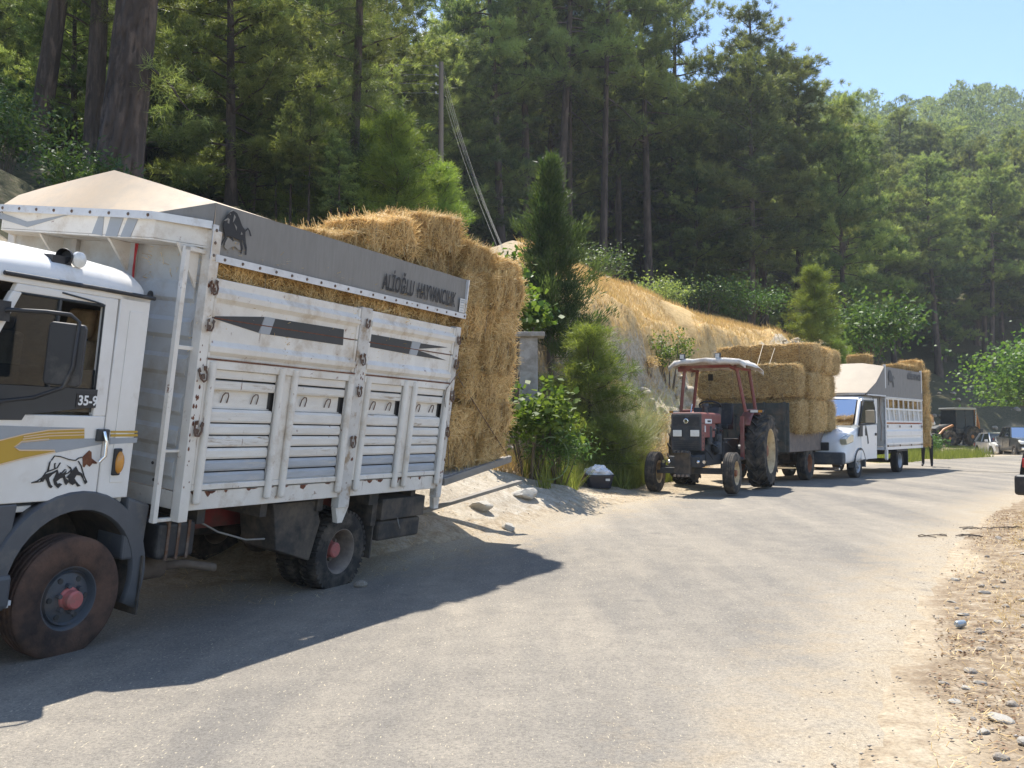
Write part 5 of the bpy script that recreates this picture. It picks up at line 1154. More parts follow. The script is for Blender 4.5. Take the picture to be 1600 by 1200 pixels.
def far_forest(rest):
    r = np.random.default_rng(91); PP = []; TT = []
    base = []
    for s_ in range(3):      # coarser crowns
        cen = []; dirs = []; ton = []
        for k in range(150):
            t = r.random()**.8; zz = .22+.78*t; rr_ = math.sqrt(max(0, 1-t**2.6))*(.6+.4*min(1, t/.2))*r.uniform(.3, 1); a = r.uniform(0, 6.28)
            c = np.array([math.cos(a)*rr_*4.1, math.sin(a)*rr_*4.1, zz*10]); cen.append(c); dirs.append(np.array([math.cos(a)*rr_, math.sin(a)*rr_, .4])); ton.append(np.clip(r.normal(.4, .22), 0, 1))
        base.append(needles(np.array(cen), np.array(dirs), np.array(ton), r, 9, (.55,1.0), .17, .8, .3))
    for (dd, x, y, z) in rest:
        P, T = base[r.integers(0, 3)]; s_ = r.uniform(.75, 1.15); a = r.uniform(0, 6.28); c, sn = math.cos(a)*s_, math.sin(a)*s_
        hs_ = r.uniform(.7, 1.25); lx, ly = r.normal(0, .08, 2); Q = np.stack([P[:, 0]*c-P[:, 1]*sn+x+lx*P[:, 2], P[:, 0]*sn+P[:, 1]*c+y+ly*P[:, 2], P[:, 2]*s_*hs_+z-.5], 1); PP.append(Q); TT.append(np.clip(T+r.normal(0, .15), 0, 1))
    o = mobj('far_forest', tri_mesh('far_forest', np.concatenate(PP), np.concatenate(TT), M_needle), None)
    tag(o, 'hazy pine forest covering the far top of the hillside', 'forest', kind='stuff')
if FAR: far_forest(FAR)

# --- undergrowth and single plants
def leaf_quads(cen, r, size, tone, tilt=.8, aspect=.55, up=None):
    k = len(cen); n_ = r.normal(0, tilt, (k, 3)); n_[:, 2] += 1; n_ /= np.linalg.norm(n_, axis=1)[:, None]
    u = np.cross(n_, r.normal(0, 1, (k, 3))); u /= np.linalg.norm(u, axis=1)[:, None]; w = np.cross(n_, u); s_ = (size*r.uniform(.6, 1.3, k))[:, None]
    P = np.stack([cen-u*s_*.5, cen-w*s_*aspect*.5-u*s_*.05, cen+u*s_*.5-n_*s_*.12, cen+w*s_*aspect*.5-u*s_*.05], 1).reshape(-1, 3)
    return P, np.clip(tone+r.normal(0, .18, k), 0, 1)
def quad_mesh(name, P, T, mat):
    me = np_mesh(name, P, np.arange(len(P)).reshape(-1, 4), 4); set_tone(me, T); me.materials.append(mat); return me
def leafy(name, loc, H, R, seed, nstem, nleaf, size, mat, label, cat, group=None, stem_h=.3, z0=.15, lumps=9, aspect=.55, base_r=.15):
    """shrub or small broad-leaved tree: forked stems, leaves in clumps round the twig ends"""
    e = empty(name, loc); tag(e, label, cat, group); r = np.random.default_rng(seed); wood = MB(); tips = []
    for k in range(nstem):
        a = k*2.399+r.normal(0, .4); b = np.array([math.cos(a)*base_r*r.random(), math.sin(a)*base_r*r.random(), -.1]); rr_ = R*math.sqrt(r.random())*.8
        tip = np.array([math.cos(a)*rr_, math.sin(a)*rr_, H*r.uniform(.62, .95)*(1-.35*(rr_/R)**2)]); mid = (b+tip)/2+np.array([0, 0, H*.10])+r.normal(0, .05*H, 3)
        wood.tube([tuple(b), tuple(mid), tuple(tip)], [max(.008, .022*H/2), max(.006, .014*H/2), .004], 5, False); tips += [tip, mid*.4+tip*.6]
        for _ in range(3):
            q = r.random(); p0 = mid*(1-q)+tip*q; t2 = p0+np.array([math.cos(a+r.normal(0, .9)), math.sin(a+r.normal(0, .9)), r.uniform(-.1, .6)])*R*r.uniform(.2, .5); wood.tube([tuple(p0), tuple(t2)], [.008*H/2, .003], 4, False); tips.append(t2)
    tips = np.array(tips); ci = r.integers(0, len(tips), nleaf); cl = r.normal(.45, .22, len(tips))
    cen = tips[ci]+r.normal(0, R*.20, (nleaf, 3))*np.array([1, 1, .8]); cen[:, 2] = np.clip(cen[:, 2], z0*H, None)
    P, T = leaf_quads(cen, r, size, cl[ci], .8, aspect)
    wood.build('stems', M_bark2, e, smooth=60); mobj('foliage', quad_mesh('leaves', P, T, mat), None, e); return e
def on(x, y, dz=0): return (x, y, hz1(x, y)+dz)
# tall cypress
def cypress(loc, H, R, seed, label):
    e = empty('cypress_tree', loc); tag(e, label, 'tree'); r = np.random.default_rng(seed); wood = MB(); wood.tube([(0,0,-.2),(.05,0,H*.5),(0,0,H*.97)], [.09,.06,.01], 8)
    cen = []; dirs = []; ton = []
    for k in range(130):
        t = ((k+.5)/130)**.85; z = H*(.06+.92*t); az = k*2.399+r.normal(0, .3); L = R*(1-t)**1.15*r.uniform(.5, 1.15)*(1 if r.random() > .12 else 1.35)+.10
        pts = path_pts(np.array([0, 0, z]), az, rad(18+22*t+r.normal(0, 8)), L, rad(5), 4, r); wood.tube([tuple(p) for p in pts], [.012*(1-j/5.5) for j in range(5)], 3, False); bt = np.clip(r.normal(.4, .22), 0, 1)
        for x in r.uniform(.2, 1.03, int(6+L*26))*4:
            i = min(int(x), 3); p = pts[i]+(pts[i+1]-pts[i])*(x-i); off = r.normal(0, .075, 3); cen.append(p+off); dirs.append(np.array([math.cos(az), math.sin(az), .9])+off*3); ton.append(bt+.1*(x > 3))
    P, T = needles(np.array(cen), np.array(dirs), np.array(ton), r, 13, (.07,.17), .022, .38, .35)
    wood.build('trunk', M_bark2, e, smooth=60); mobj('crown', tri_mesh('cypress_crown', P, T, M_cyp), None, e)
cypress(on(.86, 21.5), 7.5-hz1(.86,21.5), 1.5, 61, 'slim dark cypress with a pointed tip beside the stone pillar')
place_tree('young_pine', YOUNG[0], on(1.52, 19.2), .3, (1.05, 1.05, .88), 'fluffy bright green young pine beside the dark cypress', 'tree')
for k, (x, y, s_, v, lb_) in enumerate(((-3.0, 24.5, 1.05, 0, 'yellow-green young pine on the dirt slope above the truck load, wider one'), (-3.9, 26.5, 1.25, 1, 'taller yellow-green young pine on the dirt slope above the truck load'), (-5.2, 25.5, 1.0, 0, 'small young pine between thin saplings on the dirt slope'), (-2.0, 25.8, .9, 1, 'low young pine next to the wooden utility pole'), (12.9, 40.8, 1.02, 0, 'bright young pine at the end of the grassy bank, taller one'), (14.1, 41.3, .88, 1, 'bright young pine at the end of the grassy bank, shorter one'), (13.6, 40.0, .62, 0, 'smallest young pine at the foot of the grassy bank end'))):
    place_tree('young_pine', YOUNG[v], on(x, y, -.05), k*1.3, s_*1.1, lb_, 'tree', 'young pines')
# thin saplings on the dirt slope
for k, (x, y, h_) in enumerate(((-5.6, 24, 1.0), (-5.05, 23.6, 1.1), (-4.6, 24.2, .9), (-6.2, 25.0, 1.2), (-4.2, 23.2, .8))):
    place_tree('pine_sapling', PINE[1], on(x, y, -.05), k*1.1, (.15, .15, .17*h_), 'thin pine sapling on the dirt slope behind the truck', 'tree', 'thin saplings on the dirt slope')
leafy('fig_bush', on(.30, 15.5), 1.75, .62, 71, 11, 1500, .12, M_broad, 'broad-leaved fig bush in front of the stone pillar', 'bush', lumps=9, aspect=.8)
leafy('oleander_bush', on(.75, 15.7), 1.05, .55, 72, 14, 1700, .11, M_walnut, 'narrow-leaved bush at the foot of the cypress', 'bush', aspect=.22)
leafy('fig_tree', on(-.05, 19.5), 5.4-hz1(-.05,19.5), .8, 73, 9, 1500, .15, M_broad, 'light green fig tree peeping over the straw stack beside the cypress', 'tree', z0=.5, aspect=.8)
leafy('almond_sapling', on(4.75, 29.0), 2.0, .75, 74, 7, 1400, .11, M_broad, 'small green almond tree alone on the golden slope', 'tree', aspect=.45, z0=.3)
leafy('walnut_tree', on(17.2, 46.5), 4.6, 2.4, 75, 12, 3600, .26, M_walnut, 'leafy walnut tree behind the white van', 'tree', aspect=.5)
leafy('mulberry_tree', on(37.3, 66), 9.6, 4.6, 76, 20, 9000, .30, M_broad, 'large broad-leaved tree overhanging the parked cars', 'tree', aspect=.8, z0=.36)
leafy('dry_bush', on(14.9, 40.4), 1.5, .9, 77, 12, 1600, .10, M_dryleaf, 'dry brown bush beside the bright young pines', 'bush', aspect=.3)
for k, (x, y, h_, R_, m_, lb_) in enumerate(((6.2, 39.5, 1.5, 1.4, M_needle, 'dark green bush on the crest of the grassy bank'), (8.5, 42, 2.0, 1.6, M_cyp, 'dark bush behind the crest of the grassy bank, broad one'), (3.6, 39.5, 2.3, 1.6, M_cyp, 'tall dark bush above the golden slope beside the pines'), (10.6, 42.5, 2.2, 1.6, M_walnut, 'green bush near the end of the grassy bank crest'), (17.6, 41.5, 1.1, .9, M_walnut, 'low bush near the van tailgate bales'), (1.6, 36.5, 1.5, 1.2, M_cyp, 'grey-green bush at the upper edge of the golden slope'))):
    leafy('bush', on(x, y, -.1), h_, R_, 120+k, 12, 2400, .12, m_, lb_, 'bush', aspect=.5)
for k, (x, y, h_, R_, lb_) in enumerate(((-8.9, 16.6, 1.3, 1.0, 'dark bush on the bank beside the truck roof'), (-10.2, 18.2, 1.5, 1.2, 'dark bush at the foot of the leaning old pine'), (-7.4, 16.2, .9, .9, 'small dark bush below the thickest old pine'))):
    leafy('bush', on(x, y, -.1), h_, R_, 140+k, 12, 2200, .10, M_cyp, lb_, 'bush', aspect=.4)
# broom: long thin stems fanning up
def broom(loc, H, R, seed, n_, label):
    e = empty('broom_bush', loc); tag(e, label, 'bush'); r = np.random.default_rng(seed); P = []; T = []
    for k in range(n_):
        a = r.uniform(0, 6.28); l = H*r.uniform(.5, 1.1); sp = R*r.uniform(.15, 1); p = np.array([math.cos(a)*.12, math.sin(a)*.12, 0]); t0 = np.clip(r.normal(.5, .25), 0, 1)
        q = [p]; 
        for j in range(4):
            f = (j+1)/4; q.append(np.array([math.cos(a)*sp*f**1.5, math.sin(a)*sp*f**1.5, l*f*(1-.12*f)])+r.normal(0, .03, 3))
        for j in range(4):
            s_ = np.array([-math.sin(a+r.normal(0, .8)), math.cos(a), 0])*.0036*(1.2-.2*j); P += [q[j]-s_, q[j]+s_, q[j+1]+s_*.8, q[j+1]-s_*.8]; T.append(t0)
            if j > 0:
                for _ in range(2):
                    e2 = q[j]+np.array([r.normal(0, .12), r.normal(0, .12), r.uniform(.12, .3)]); P += [q[j]-s_*.6, q[j]+s_*.6, e2+s_*.4, e2-s_*.4]; T.append(t0)
    mobj('stems', quad_mesh('broom', np.array(P), np.array(T), M_broom), None, e)
broom(on(2.15, 19.4), 2.1, 1.45, 81, 420, 'wispy grey-green broom bush beside the tractor'); broom(on(3.0, 22.3), 2.0, 1.4, 82, 330, 'second wispy broom bush growing against the eroded bank'); broom(on(1.75, 20.9), 2.1, 1.3, 83, 330, 'wispy broom bush between the cypress and the bank'); broom(on(2.7, 20.6), 1.7, 1.2, 84, 300, 'low broom bush in front of the eroded bank')
for k, (x, y, h_, R_) in enumerate(((2.55, 22.6, .8, .5), (3.6, 24.2, .7, .5), (3.3, 23.0, .6, .4), (2.2, 22.0, .9, .55), (4.6, 26.2, .7, .5), (1.5, 21.5, .8, .5), (5.6, 28.3, .6, .5), (3.9, 27.6, .5, .4))):
    leafy('dry_shrub', on(x, y, -.05), h_, R_, 160+k, 14, 900, .07, M_dryleaf if k % 3 else M_broom, 'small dry shrub clinging to the face of the bank', 'shrub', 'dry shrubs on the bank face', aspect=.25)
# grass and weeds: nobody could count these
def blades(name, pts, r, hmin, hmax, w, mat, label, cat='grass', lean=.5, parent=None):
    k = len(pts); z = hz(pts[:, 0], pts[:, 1]); B = np.c_[pts, z-.01]; a = r.uniform(0, 6.28, k); h_ = r.uniform(hmin, hmax, k); ln_ = np.abs(r.normal(0, lean, k))*h_
    T_ = B+np.c_[np.cos(a)*ln_, np.sin(a)*ln_, h_]; s_ = np.c_[-np.sin(a+1), np.cos(a+1), 0*a]*w/2
    P = np.stack([B-s_, B+s_, T_], 1).reshape(-1, 3); o = mobj(name, tri_mesh(name, P, np.clip(r.normal(.5, .25, k), 0, 1), mat), None); return tag(o, label, cat, kind='stuff')
rg = np.random.default_rng(31)
def scatter(n_, x0, x1, y0, y1, f):
    p = np.c_[rg.uniform(x0, x1, n_), rg.uniform(y0, y1, n_)]; return p[f(p[:, 0], p[:, 1])]
g1 = scatter(110000, -1, 17, 22, 46, lambda x, y: (lambda d: (d > 3.1) & (d < 12.5) & (x > .2) & (fbm(x*.5, y*.5, 3, 8) > -.16))(sdist(HB, x, y)))
blades('dry_grass', g1, rg, .06, .26, .02, M_dryleaf, 'golden dry grass covering the slope above the bank')
g2 = scatter(42000, -.5, 6.5, 15.2, 25, lambda x, y: (lambda d: (d > 1.0) & (d < 3.4) & (fbm(x*.9, y*.9, 3, 12) > -.06) & ((np.abs(x-1.62*y/17.9) > .40) | (y > 18.3)))(sdist(HB, x, y)))
blades('dry_weeds', g2, rg, .10, .50, .012, M_dryleaf, 'pale dry weeds along the foot of the bank')
g3 = scatter(60000, .2, 4.6, 15.0, 22.5, lambda x, y: (lambda d: (d > .55) & (d < 2.3) & (fbm(x*.8+5, y*.8, 3, 14) > -.10+.01*(y-15)) & ((np.abs(x-1.62*y/17.9) > .40) | (y > 18.3)))(sdist(HB, x, y)))
blades('green_weeds', g3, rg, .12, .58, .016, M_grass, 'yellow-green weeds beside the black tub')
g4 = scatter(26000, 13.0, 20.5, 33, 45, lambda x, y: (lambda d: (d > -.9) & (d < 2.2) & (fbm(x*.8, y*.8, 3, 88) > -.12))(sdist(RL, x, y)))
blades('roadside_grass', g4, rg, .15, .55, .02, M_grass, 'green roadside grass behind the white van')
g5 = scatter(60000, 1.4, 11, 3.2, 18, lambda x, y: (lambda d: (d > .45) & (d < 5.5) & (fbm(x*1.3, y*1.3, 3, 18) > -.02))(-sdist(RR, x, y)))
blades('verge_dry_grass', g5, rg, .015, .10, .006, M_dryleaf, 'short dry grass on the verge across the road', lean=1.6)
g6 = scatter(16000, -6.5, -1.5, 15, 27, lambda x, y: fbm(x*.7, y*.7, 3, 19) > .06)
blades('slope_dry_grass', g6, rg, .06, .22, .012, M_dryleaf, 'sparse dry grass on the dirt slope behind the truck')
g7 = scatter(30000, -4, 15, 21, 46, lambda x, y: (lambda d: (d > 2.6) & (d < 3.5) & (y > 22))(sdist(HB, x, y)))
def hanging(pts, r):
    k = len(pts); z = hz(pts[:, 0], pts[:, 1]); B = np.c_[pts, z+.02]; h_ = r.uniform(.12, .5, k); T_ = B+np.c_[r.normal(.12, .1, k), r.normal(-.12, .1, k), -h_*.7+r.normal(0, .12, k)]; s_ = np.c_[np.ones(k)*.006, 0*h_, 0*h_]
    o = mobj('hanging_dry_grass', tri_mesh('hanging_dry_grass', np.stack([B-s_, B+s_, T_], 1).reshape(-1, 3), np.clip(r.normal(.4, .25, k), 0, 1), M_dryleaf), None); tag(o, 'dry grass and roots hanging over the eroded bank edge', 'grass', kind='stuff')
hanging(g7, rg)
# straw litter round the truck and on the verge
def litter(name, n_, x0, x1, y0, y1, f, label, ln=(.04,.16)):
    p = scatter(n_, x0, x1, y0, y1, f); k = len(p); z = hz(p[:, 0], p[:, 1])+.012+rg.uniform(0, .02, k); a = rg.uniform(0, 6.28, k); l = rg.uniform(ln[0], ln[1], k)/2
    D = np.c_[np.cos(a)*l, np.sin(a)*l, rg.normal(0, .008, k)]; S = np.c_[-np.sin(a), np.cos(a), 0*a]*.0018; Cc = np.c_[p, z]
    P = np.stack([Cc-D-S, Cc-D+S, Cc+D+S, Cc+D-S], 1).reshape(-1, 3); me = quad_mesh(name, P, np.clip(rg.normal(.5, .25, k), 0, 1), M_straw); tag(mobj(name, me, None), label, 'straw', kind='stuff')
litter('straw_litter', 9000, -4, 3.5, 8, 19, lambda x, y: (lambda d: (d > -.5) & (d < 2.2) & (fbm(x*.9, y*.9, 3, 23) > -.08))(sdist(HB, x, y)), 'loose straw scattered on the dirt behind the truck')
litter('verge_straw', 22000, 1.2, 9, 3, 14, lambda x, y: (lambda d: (d > .1) & (d < 4))(-sdist(RR, x, y)), 'dry stalks lying on the verge across the road', (.015,.06))
# ------------------------------------------------------------------ tractor
M_tred = pm('tractor_red', (.22,.036,.032), .55, film=(.30,.20,.15), var=.12, scale=5, dirt=(.30,.17,.12), dirt_amt=.38, dscale=6, dirt_soft=.15)
M_tgrey = pm('tractor_dark', (.035,.04,.045), .6, var=.2, dirt=(.13,.11,.09), dirt_amt=.40, dscale=6)
M_rimcream = pm('cream_rim', (.58,.45,.26), .6, var=.15, dirt=(.30,.17,.09), dirt_amt=.40, dscale=7)
M_rimrust = pm('rusty_hub', (.28,.11,.05), .75, var=.3, scale=14)
M_canopy = pm('faded_canopy', (.70,.66,.60), .7, var=.1, scale=6, dirt=(.40,.34,.28), dirt_amt=.42, dscale=6)
M_tractyre = pm('tractor_tyre', (.045,.043,.04), .85, var=.25, scale=7, dirt=(.21,.17,.125), dirt_amt=.44, dscale=4, bump=.2, spec=.2)
def yaw_of(hx, hy): return math.atan2(hy, hx)
gzt = .175
tractor = empty('tractor', (3.40, 18.10, gzt), (rad(0), 0, yaw_of(-.45, -.893)))
tag(tractor, 'faded red farm tractor with white canopy, hitched to the hay trailer', 'tractor')
for s in (1, -1):
    make_wheel(tractor, (0, s*.74, .385), .385, .20, .215, s, 'rib', M_rimcream, M_rimrust, M_tractyre, disc=.05, hub=(.06,.07), nuts=5, n=36)
    make_wheel(tractor, (-2.3, s*.80, .745), .745, .40, .44, s, 'chevron', M_rimcream, M_rimrust, M_tractyre, disc=.05, hub=(.12,.08), nuts=8, n=48, lugs=20)
mb = MB(); mb.box(-.07,.07,-.62,.62,.36,.47)
for s in (1, -1): mb.cyl((0,s*.58,.36),(0,s*.58,.56),.05); mb.cyl((0,s*.58,.40),(0,s*.70,.385),.035); mb.tube([(-.15,s*.5,.48),(-.02,s*.6,.5)],.02)
mb.build('front_axle', M_tgrey, tractor, bevel=.01)
mb = MB(); mb.box(-.15,.42,-.20,.20,.48,.72); mb.box(.42,.56,-.30,.30,.50,.70); mb.build('front_support', M_tgrey, tractor, bevel=.015)
wf = MB(); wf.box(.56,.62,-.17,.13,.36,.78); wo = wf.build('front_weight_bracket', M_chassis, tractor, bevel=.01)
for k in range(4):
    y0 = -.16+k*.075; mb = MB(); mb.box(.55,.74,y0,y0+.045,.765,.80); mb.build('bracket_step', M_tgrey, wo); mb = MB(); mb.box(.57,.70,y0,y0+.045,.33,.37); mb.build('bracket_step', M_rimbrown, wo)
mb = MB()
for s in (1, -1): mb.sphere((.60, s*.27, .60), .035, 8, 6); mb.cyl((.50,s*.38,.60),(.60,s*.38,.60),.03)
mb.build('front_pin', M_chrome, tractor, smooth=50)
# bonnet
gr = MB(); gr.prism([(-.285,.80),(.285,.80),(.285,1.46),(.27,1.48),(-.27,1.48),(-.285,1.46)], 'x', .30, .42); gro = gr.build('grille', M_tgrey, tractor, bevel=.015)
mb = MB(); mb.box(.4205,.426,-.25,.25,1.26,1.42); mb.build('grille_panel', M_black, gro); 
for k in range(5):
    mb = MB(); mb.box(.4205,.428,-.24,.24,.83+.035*k,.845+.035*k); mb.build('grille_slat', M_black, gro)
for s in (1, -1):
    mb = MB(); mb.box(.421,.436,s*.165-.085,s*.165+.085,1.06,1.18); hl = mb.build('headlight', M_lensclear, gro, bevel=.012); mb = MB(); mb.box(.4205,.430,s*.165-.10,s*.165+.10,1.045,1.195); mb.build('headlight_rim', M_black, hl)
mb = MB(); mb.lathe([(.046,.427),(.046,.436),(.036,.438),(.036,.432),(.001,.432)], c=(0,0,1.345), axis='x', n=24); em = mb.build('round_badge', M_chrome, gro, smooth=30)
mb = MB(); mb.lathe([(.022,.433),(.022,.437),(.012,.437),(.012,.433)], c=(0,0,1.345), axis='x', n=16); mb.box(.433,.437,-.004,.004,1.325,1.365); mb.build('badge_mark', M_black, em)
mb = MB(); mb.prism([(-.29,1.30),(.29,1.30),(.29,1.475),(.26,1.505),(-.26,1.505),(-.29,1.475)], 'x', .40, -.98); bon = mb.build('bonnet', M_tred, tractor, bevel=.02)
for s in (1, -1):
    mb = MB(); mb.prism([(.40,.80),(.24,.80),(.20,1.04),(-.50,1.04),(-.55,1.30),(.40,1.30)], 'y', s*.275, s*.291); sd_ = mb.build('side_panel', M_tred, bon, bevel=.006)
    for k in range(5): mb = MB(); mb.box(.30,.335,s*.2905,s*.294,.84+.075*k,.875+.075*k); mb.build('vent_slot', M_black, sd_)
    mb = MB(); mb.box(.18,-.28,s*.2912,s*.2945,1.30,1.385); st_ = mb.build('white_sticker', M_letterw, sd_); mb = MB(); mb.box(.02,-.20,s*.2946,s*.296,1.325,1.36); mb.build('sticker_print', M_black, st_)
    mb = MB(); mb.box(.22,.14,s*.2912,s*.294,1.14,1.26); mb.build('small_sticker', M_sticker, sd_)
mb = MB(); mb.box(-.15,-1.3,-.22,.22,.50,1.28); mb.box(-1.2,-2.5,-.28,.28,.55,1.0); mb.cyl((-2.3,-.62,.745),(-2.3,.62,.745),.13); mb.sphere((-.55,.30,.85),(.12,.10,.12)); mb.cyl((-.2,.25,.9),(-.2,.25,1.25),.07); mb.cyl((-.75,.27,.7),(-.75,.27,1.1),.09); mb.build('engine', M_tgrey, tractor, bevel=.02)
mb = MB(); mb.cyl((-.35,.26,1.18),(-.35,.36,1.20),.03); mb.cyl((-.85,.30,1.15),(-.85,.36,1.15),.025); mb.box(-.95,-1.05,.30,.42,.92,.96); mb.build('bright_fittings', M_chrome, tractor)
mb = MB(); mb.prism([(-.90,1.05),(-1.12,1.05),(-1.16,1.62),(-.98,1.62)], 'y', -.26, .26); mb.build('dashboard', M_black, tractor, bevel=.02)
mb = MB(); R_ = [(-1.26+.09*math.sin(2*PI*k/24), .22*math.cos(2*PI*k/24), 1.66+.20*math.sin(2*PI*k/24)*.45) for k in range(25)]; mb.tube(R_, .017, 6); mb.cyl((-1.02,0,1.55),(-1.26,0,1.66),.025); mb.tube([(-1.26,-.21,1.66),(-1.26,.21,1.66)],.012,5); mb.build('steering_wheel', M_black, tractor, smooth=50)
mb = MB(); mb.box(-1.75,-2.2,-.24,.24,1.18,1.30); mb.prism([(-2.10,1.28),(-2.24,1.28),(-2.32,1.72),(-2.22,1.74)], 'y', -.23, .23); mb.build('seat', M_black, tractor, bevel=.04)
for s in (1, -1):
    fe = MB(); pr = [rad(a) for a in np.linspace(165, 40, 12)]
    fe.rings([[(-2.3+.83*math.cos(a), y, .745+.83*math.sin(a)) for a in pr] for y in (s*.50, s*.70)], closed=False)
    fe.add([(-2.3+.83*math.cos(a), s*.50, .745+.83*math.sin(a)) for a in pr]+[(-3.05,s*.50,.95),(-1.5,s*.50,.95)], [tuple(range(14))])
    fo = fe.build('fender', M_tred, tractor, smooth=40); sm = fo.modifiers.new('solid', 'SOLIDIFY'); sm.thickness = .02
    mb = MB(); mb.box(-1.42,-1.52,s*.56,s*.62,.60,1.45); mb.build('fender_stay', M_tred, fo)
    mb = MB(); mb.box(-1.62,-1.75,s*.70,s*.96,1.52,1.58); la = mb.build('fender_lamp', M_tgrey, fo, bevel=.01); mb = MB(); mb.box(-1.61,-1.618,s*.88,s*.955,1.525,1.575); mb.build('amber_lens', M_amber, la); mb = MB(); mb.box(-1.61,-1.618,s*.72,s*.87,1.525,1.575); mb.build('clear_lens', M_lensclear, la)
# hoses, levers and linkage
for (a_, b_, c_, r_) in (((-.1,.24,1.0),(-.4,.36,.85),(-.8,.30,1.05),.014), ((.2,.22,.9),(.0,.33,.72),(-.4,.28,.62),.012), ((-.5,.26,1.25),(-.9,.34,1.2),(-1.1,.3,.95),.012), ((-1.0,.2,1.1),(-1.2,.36,.9),(-1.5,.42,.8),.014)):
    mb = MB(); mb.tube([a_, b_, c_], r_, 6); mb.build('hose', M_black, tractor, smooth=60)
for (x_, y_, h_) in ((-1.35,.12,.42),(-1.45,-.10,.38),(-1.85,.36,.30),(-1.95,-.36,.30)):
    mb = MB(); mb.tube([(x_,y_,1.15),(x_-.05,y_,1.15+h_)], .010, 5); mb.sphere((x_-.05,y_,1.16+h_), .024, 8, 6); mb.build('lever', M_black, tractor, smooth=60)
for s in (1, -1):
    mb = MB(); mb.box(-1.05,-1.45,s*.28,s*.62,.60,.64); mb.build('foot_plate', M_tgrey, tractor, bevel=.01)
    mb = MB(); mb.tube([(-2.55,s*.30,.70),(-3.10,s*.36,.50)],.03,6); mb.build('lift_arm', M_tgrey, tractor, smooth=50)
mb = MB(); mb.cyl((-2.5,0,.55),(-3.15,0,.52),.03); mb.build('drawbar', M_tgrey, tractor)
mb = MB(); mb.cyl((-.15,.20,1.50),(-.15,.20,1.62),.05); mb.cyl((-.15,.20,1.62),(-.15,.20,1.68),.075,.06); mb.build('air_intake', M_black, tractor, smooth=40)
# safety frame and canopy
fr = MB()
for s in (1, -1):
    fr.tube([(-1.45,s*.66,1.55),(-1.30,s*.53,2.40),(-1.35,s*.48,2.45)], .034, 6); fr.tube([(-2.35,s*.66,1.58),(-2.30,s*.55,2.40)], .034, 6); fr.tube([(-1.32,s*.53,2.40),(-2.35,s*.55,2.42)], .03, 6)
    fr.tube([(-1.45,s*.66,1.56),(-2.35,s*.66,1.58)], .03, 6); fr.tube([(-1.31,s*.52,2.38),(-1.31,s*.36,2.46)], .035, 6)
fr.box(-1.27,-1.34,-.62,.40,2.42,2.48); fr.box(-1.27,-1.34,-.66,-.50,2.36,2.46)
fr.build('safety_frame', M_tred, tractor, smooth=40)
cn = MB(); nxs, nys = 9, 13; r_ = random.Random(9); grid = []
for i in range(nxs):
    row = []
    for j in range(nys):
        x = -1.02-1.6*i/(nxs-1); y = -.78+1.56*j/(nys-1); z = 2.60-.05*abs(y/.78)**3-.05*max(0, (i-6)/2)+r_.uniform(-.012,.012)
        if j in (0, nys-1): z -= .10
        row.append((x, y, z))
    grid.append(row)
cn.rings(grid, closed=False); cn.rings([[(p[0]+.015, p[1], p[2]-.10+r_.uniform(-.02,.02)) for p in grid[0]], [(p[0]+.01, p[1], p[2]) for p in grid[0]]], closed=False); cn.rings([[(p[0]-.01, p[1], p[2]-.1) for p in grid[-1]], grid[-1]], closed=False)
co = cn.build('canopy', M_canopy, tractor, smooth=60); sm = co.modifiers.new('solid', 'SOLIDIFY'); sm.thickness = .012
for y in (-.50, .22):
    mb = MB(); mb.box(-1.02,-1.09,y-.055,y+.055,2.58,2.70); wl_ = mb.build('work_lamp', M_black, tractor, bevel=.008); mb = MB(); mb.box(-1.012,-1.018,y-.04,y+.04,2.60,2.685); mb.build('lamp_lens', M_lensclear, wl_)
mb = MB(); mb.box(-2.42,-2.44,-.35,-.25,2.22,2.36); mb.build('rear_work_lamp', M_black, tractor); mb = MB(); mb.tube([(-1.2,-.38,1.52),(-1.24,-.36,1.70)],.012,6); mb.build('gear_lever', M_chrome, tractor)

# ------------------------------------------------------------------ hay trailer
M_tboard = pm('trailer_board', (.19,.15,.125), .75, var=.15, scale=6, dirt=(.28,.22,.17), dirt_amt=.40, dscale=5)
M_tdark = pm('trailer_headboard', (.055,.065,.06), .7, var=.2, dirt=(.15,.12,.09), dirt_amt=.42, dscale=5)
trailer = empty('farm_trailer', (6.30, 23.39, .15), (0, 0, yaw_of(-.54, -.84))); tag(trailer, 'brown flatbed farm trailer behind the red tractor', 'trailer')
for s in (1, -1): make_wheel(trailer, (0, s*.82, .40), .40, .24, .21, s, 'rib', M_rimrust, M_rimbrown, M_tractyre, disc=-.1, hub=(.07,.06), nuts=5, n=36)
mb = MB(); mb.cyl((0,-.8,.40),(0,.8,.40),.05); mb.box(-1.45,1.75,-.42,-.34,.60,.72); mb.box(-1.45,1.75,.34,.42,.60,.72); [mb.box(x-.04,x+.04,-.92,.92,.66,.74) for x in (-1.3,-.5,.4,1.2,1.7)]; mb.tube([(1.7,.38,.66),(3.0,0,.52)],.05,6); mb.tube([(1.7,-.38,.66),(3.0,0,.52)],.05,6); mb.box(-.12,.12,-.5,.5,.42,.62); mb.build('frame', M_chassis, trailer)
for k in range(8): mb = MB(); mb.box(-1.5,1.78,-.94+.235*k+.003,-.94+.235*(k+1)-.003,.745,.785); mb.build('deck_plank', M_tboard, trailer)
for s in (1, -1): mb = MB(); mb.box(-1.55,1.80,s*.95,s*.985,.70,1.14); mb.build('side_board', M_tboard, trailer, bevel=.008)
mb = MB(); mb.box(-1.59,-1.555,-.95,.95,.70,1.14); mb.build('tail_board', M_tboard, trailer, bevel=.008)
mb = MB(); mb.box(1.805,1.85,-1.0,1.0,.70,1.80); hb_ = mb.build('headboard', M_tdark, trailer, bevel=.01); 
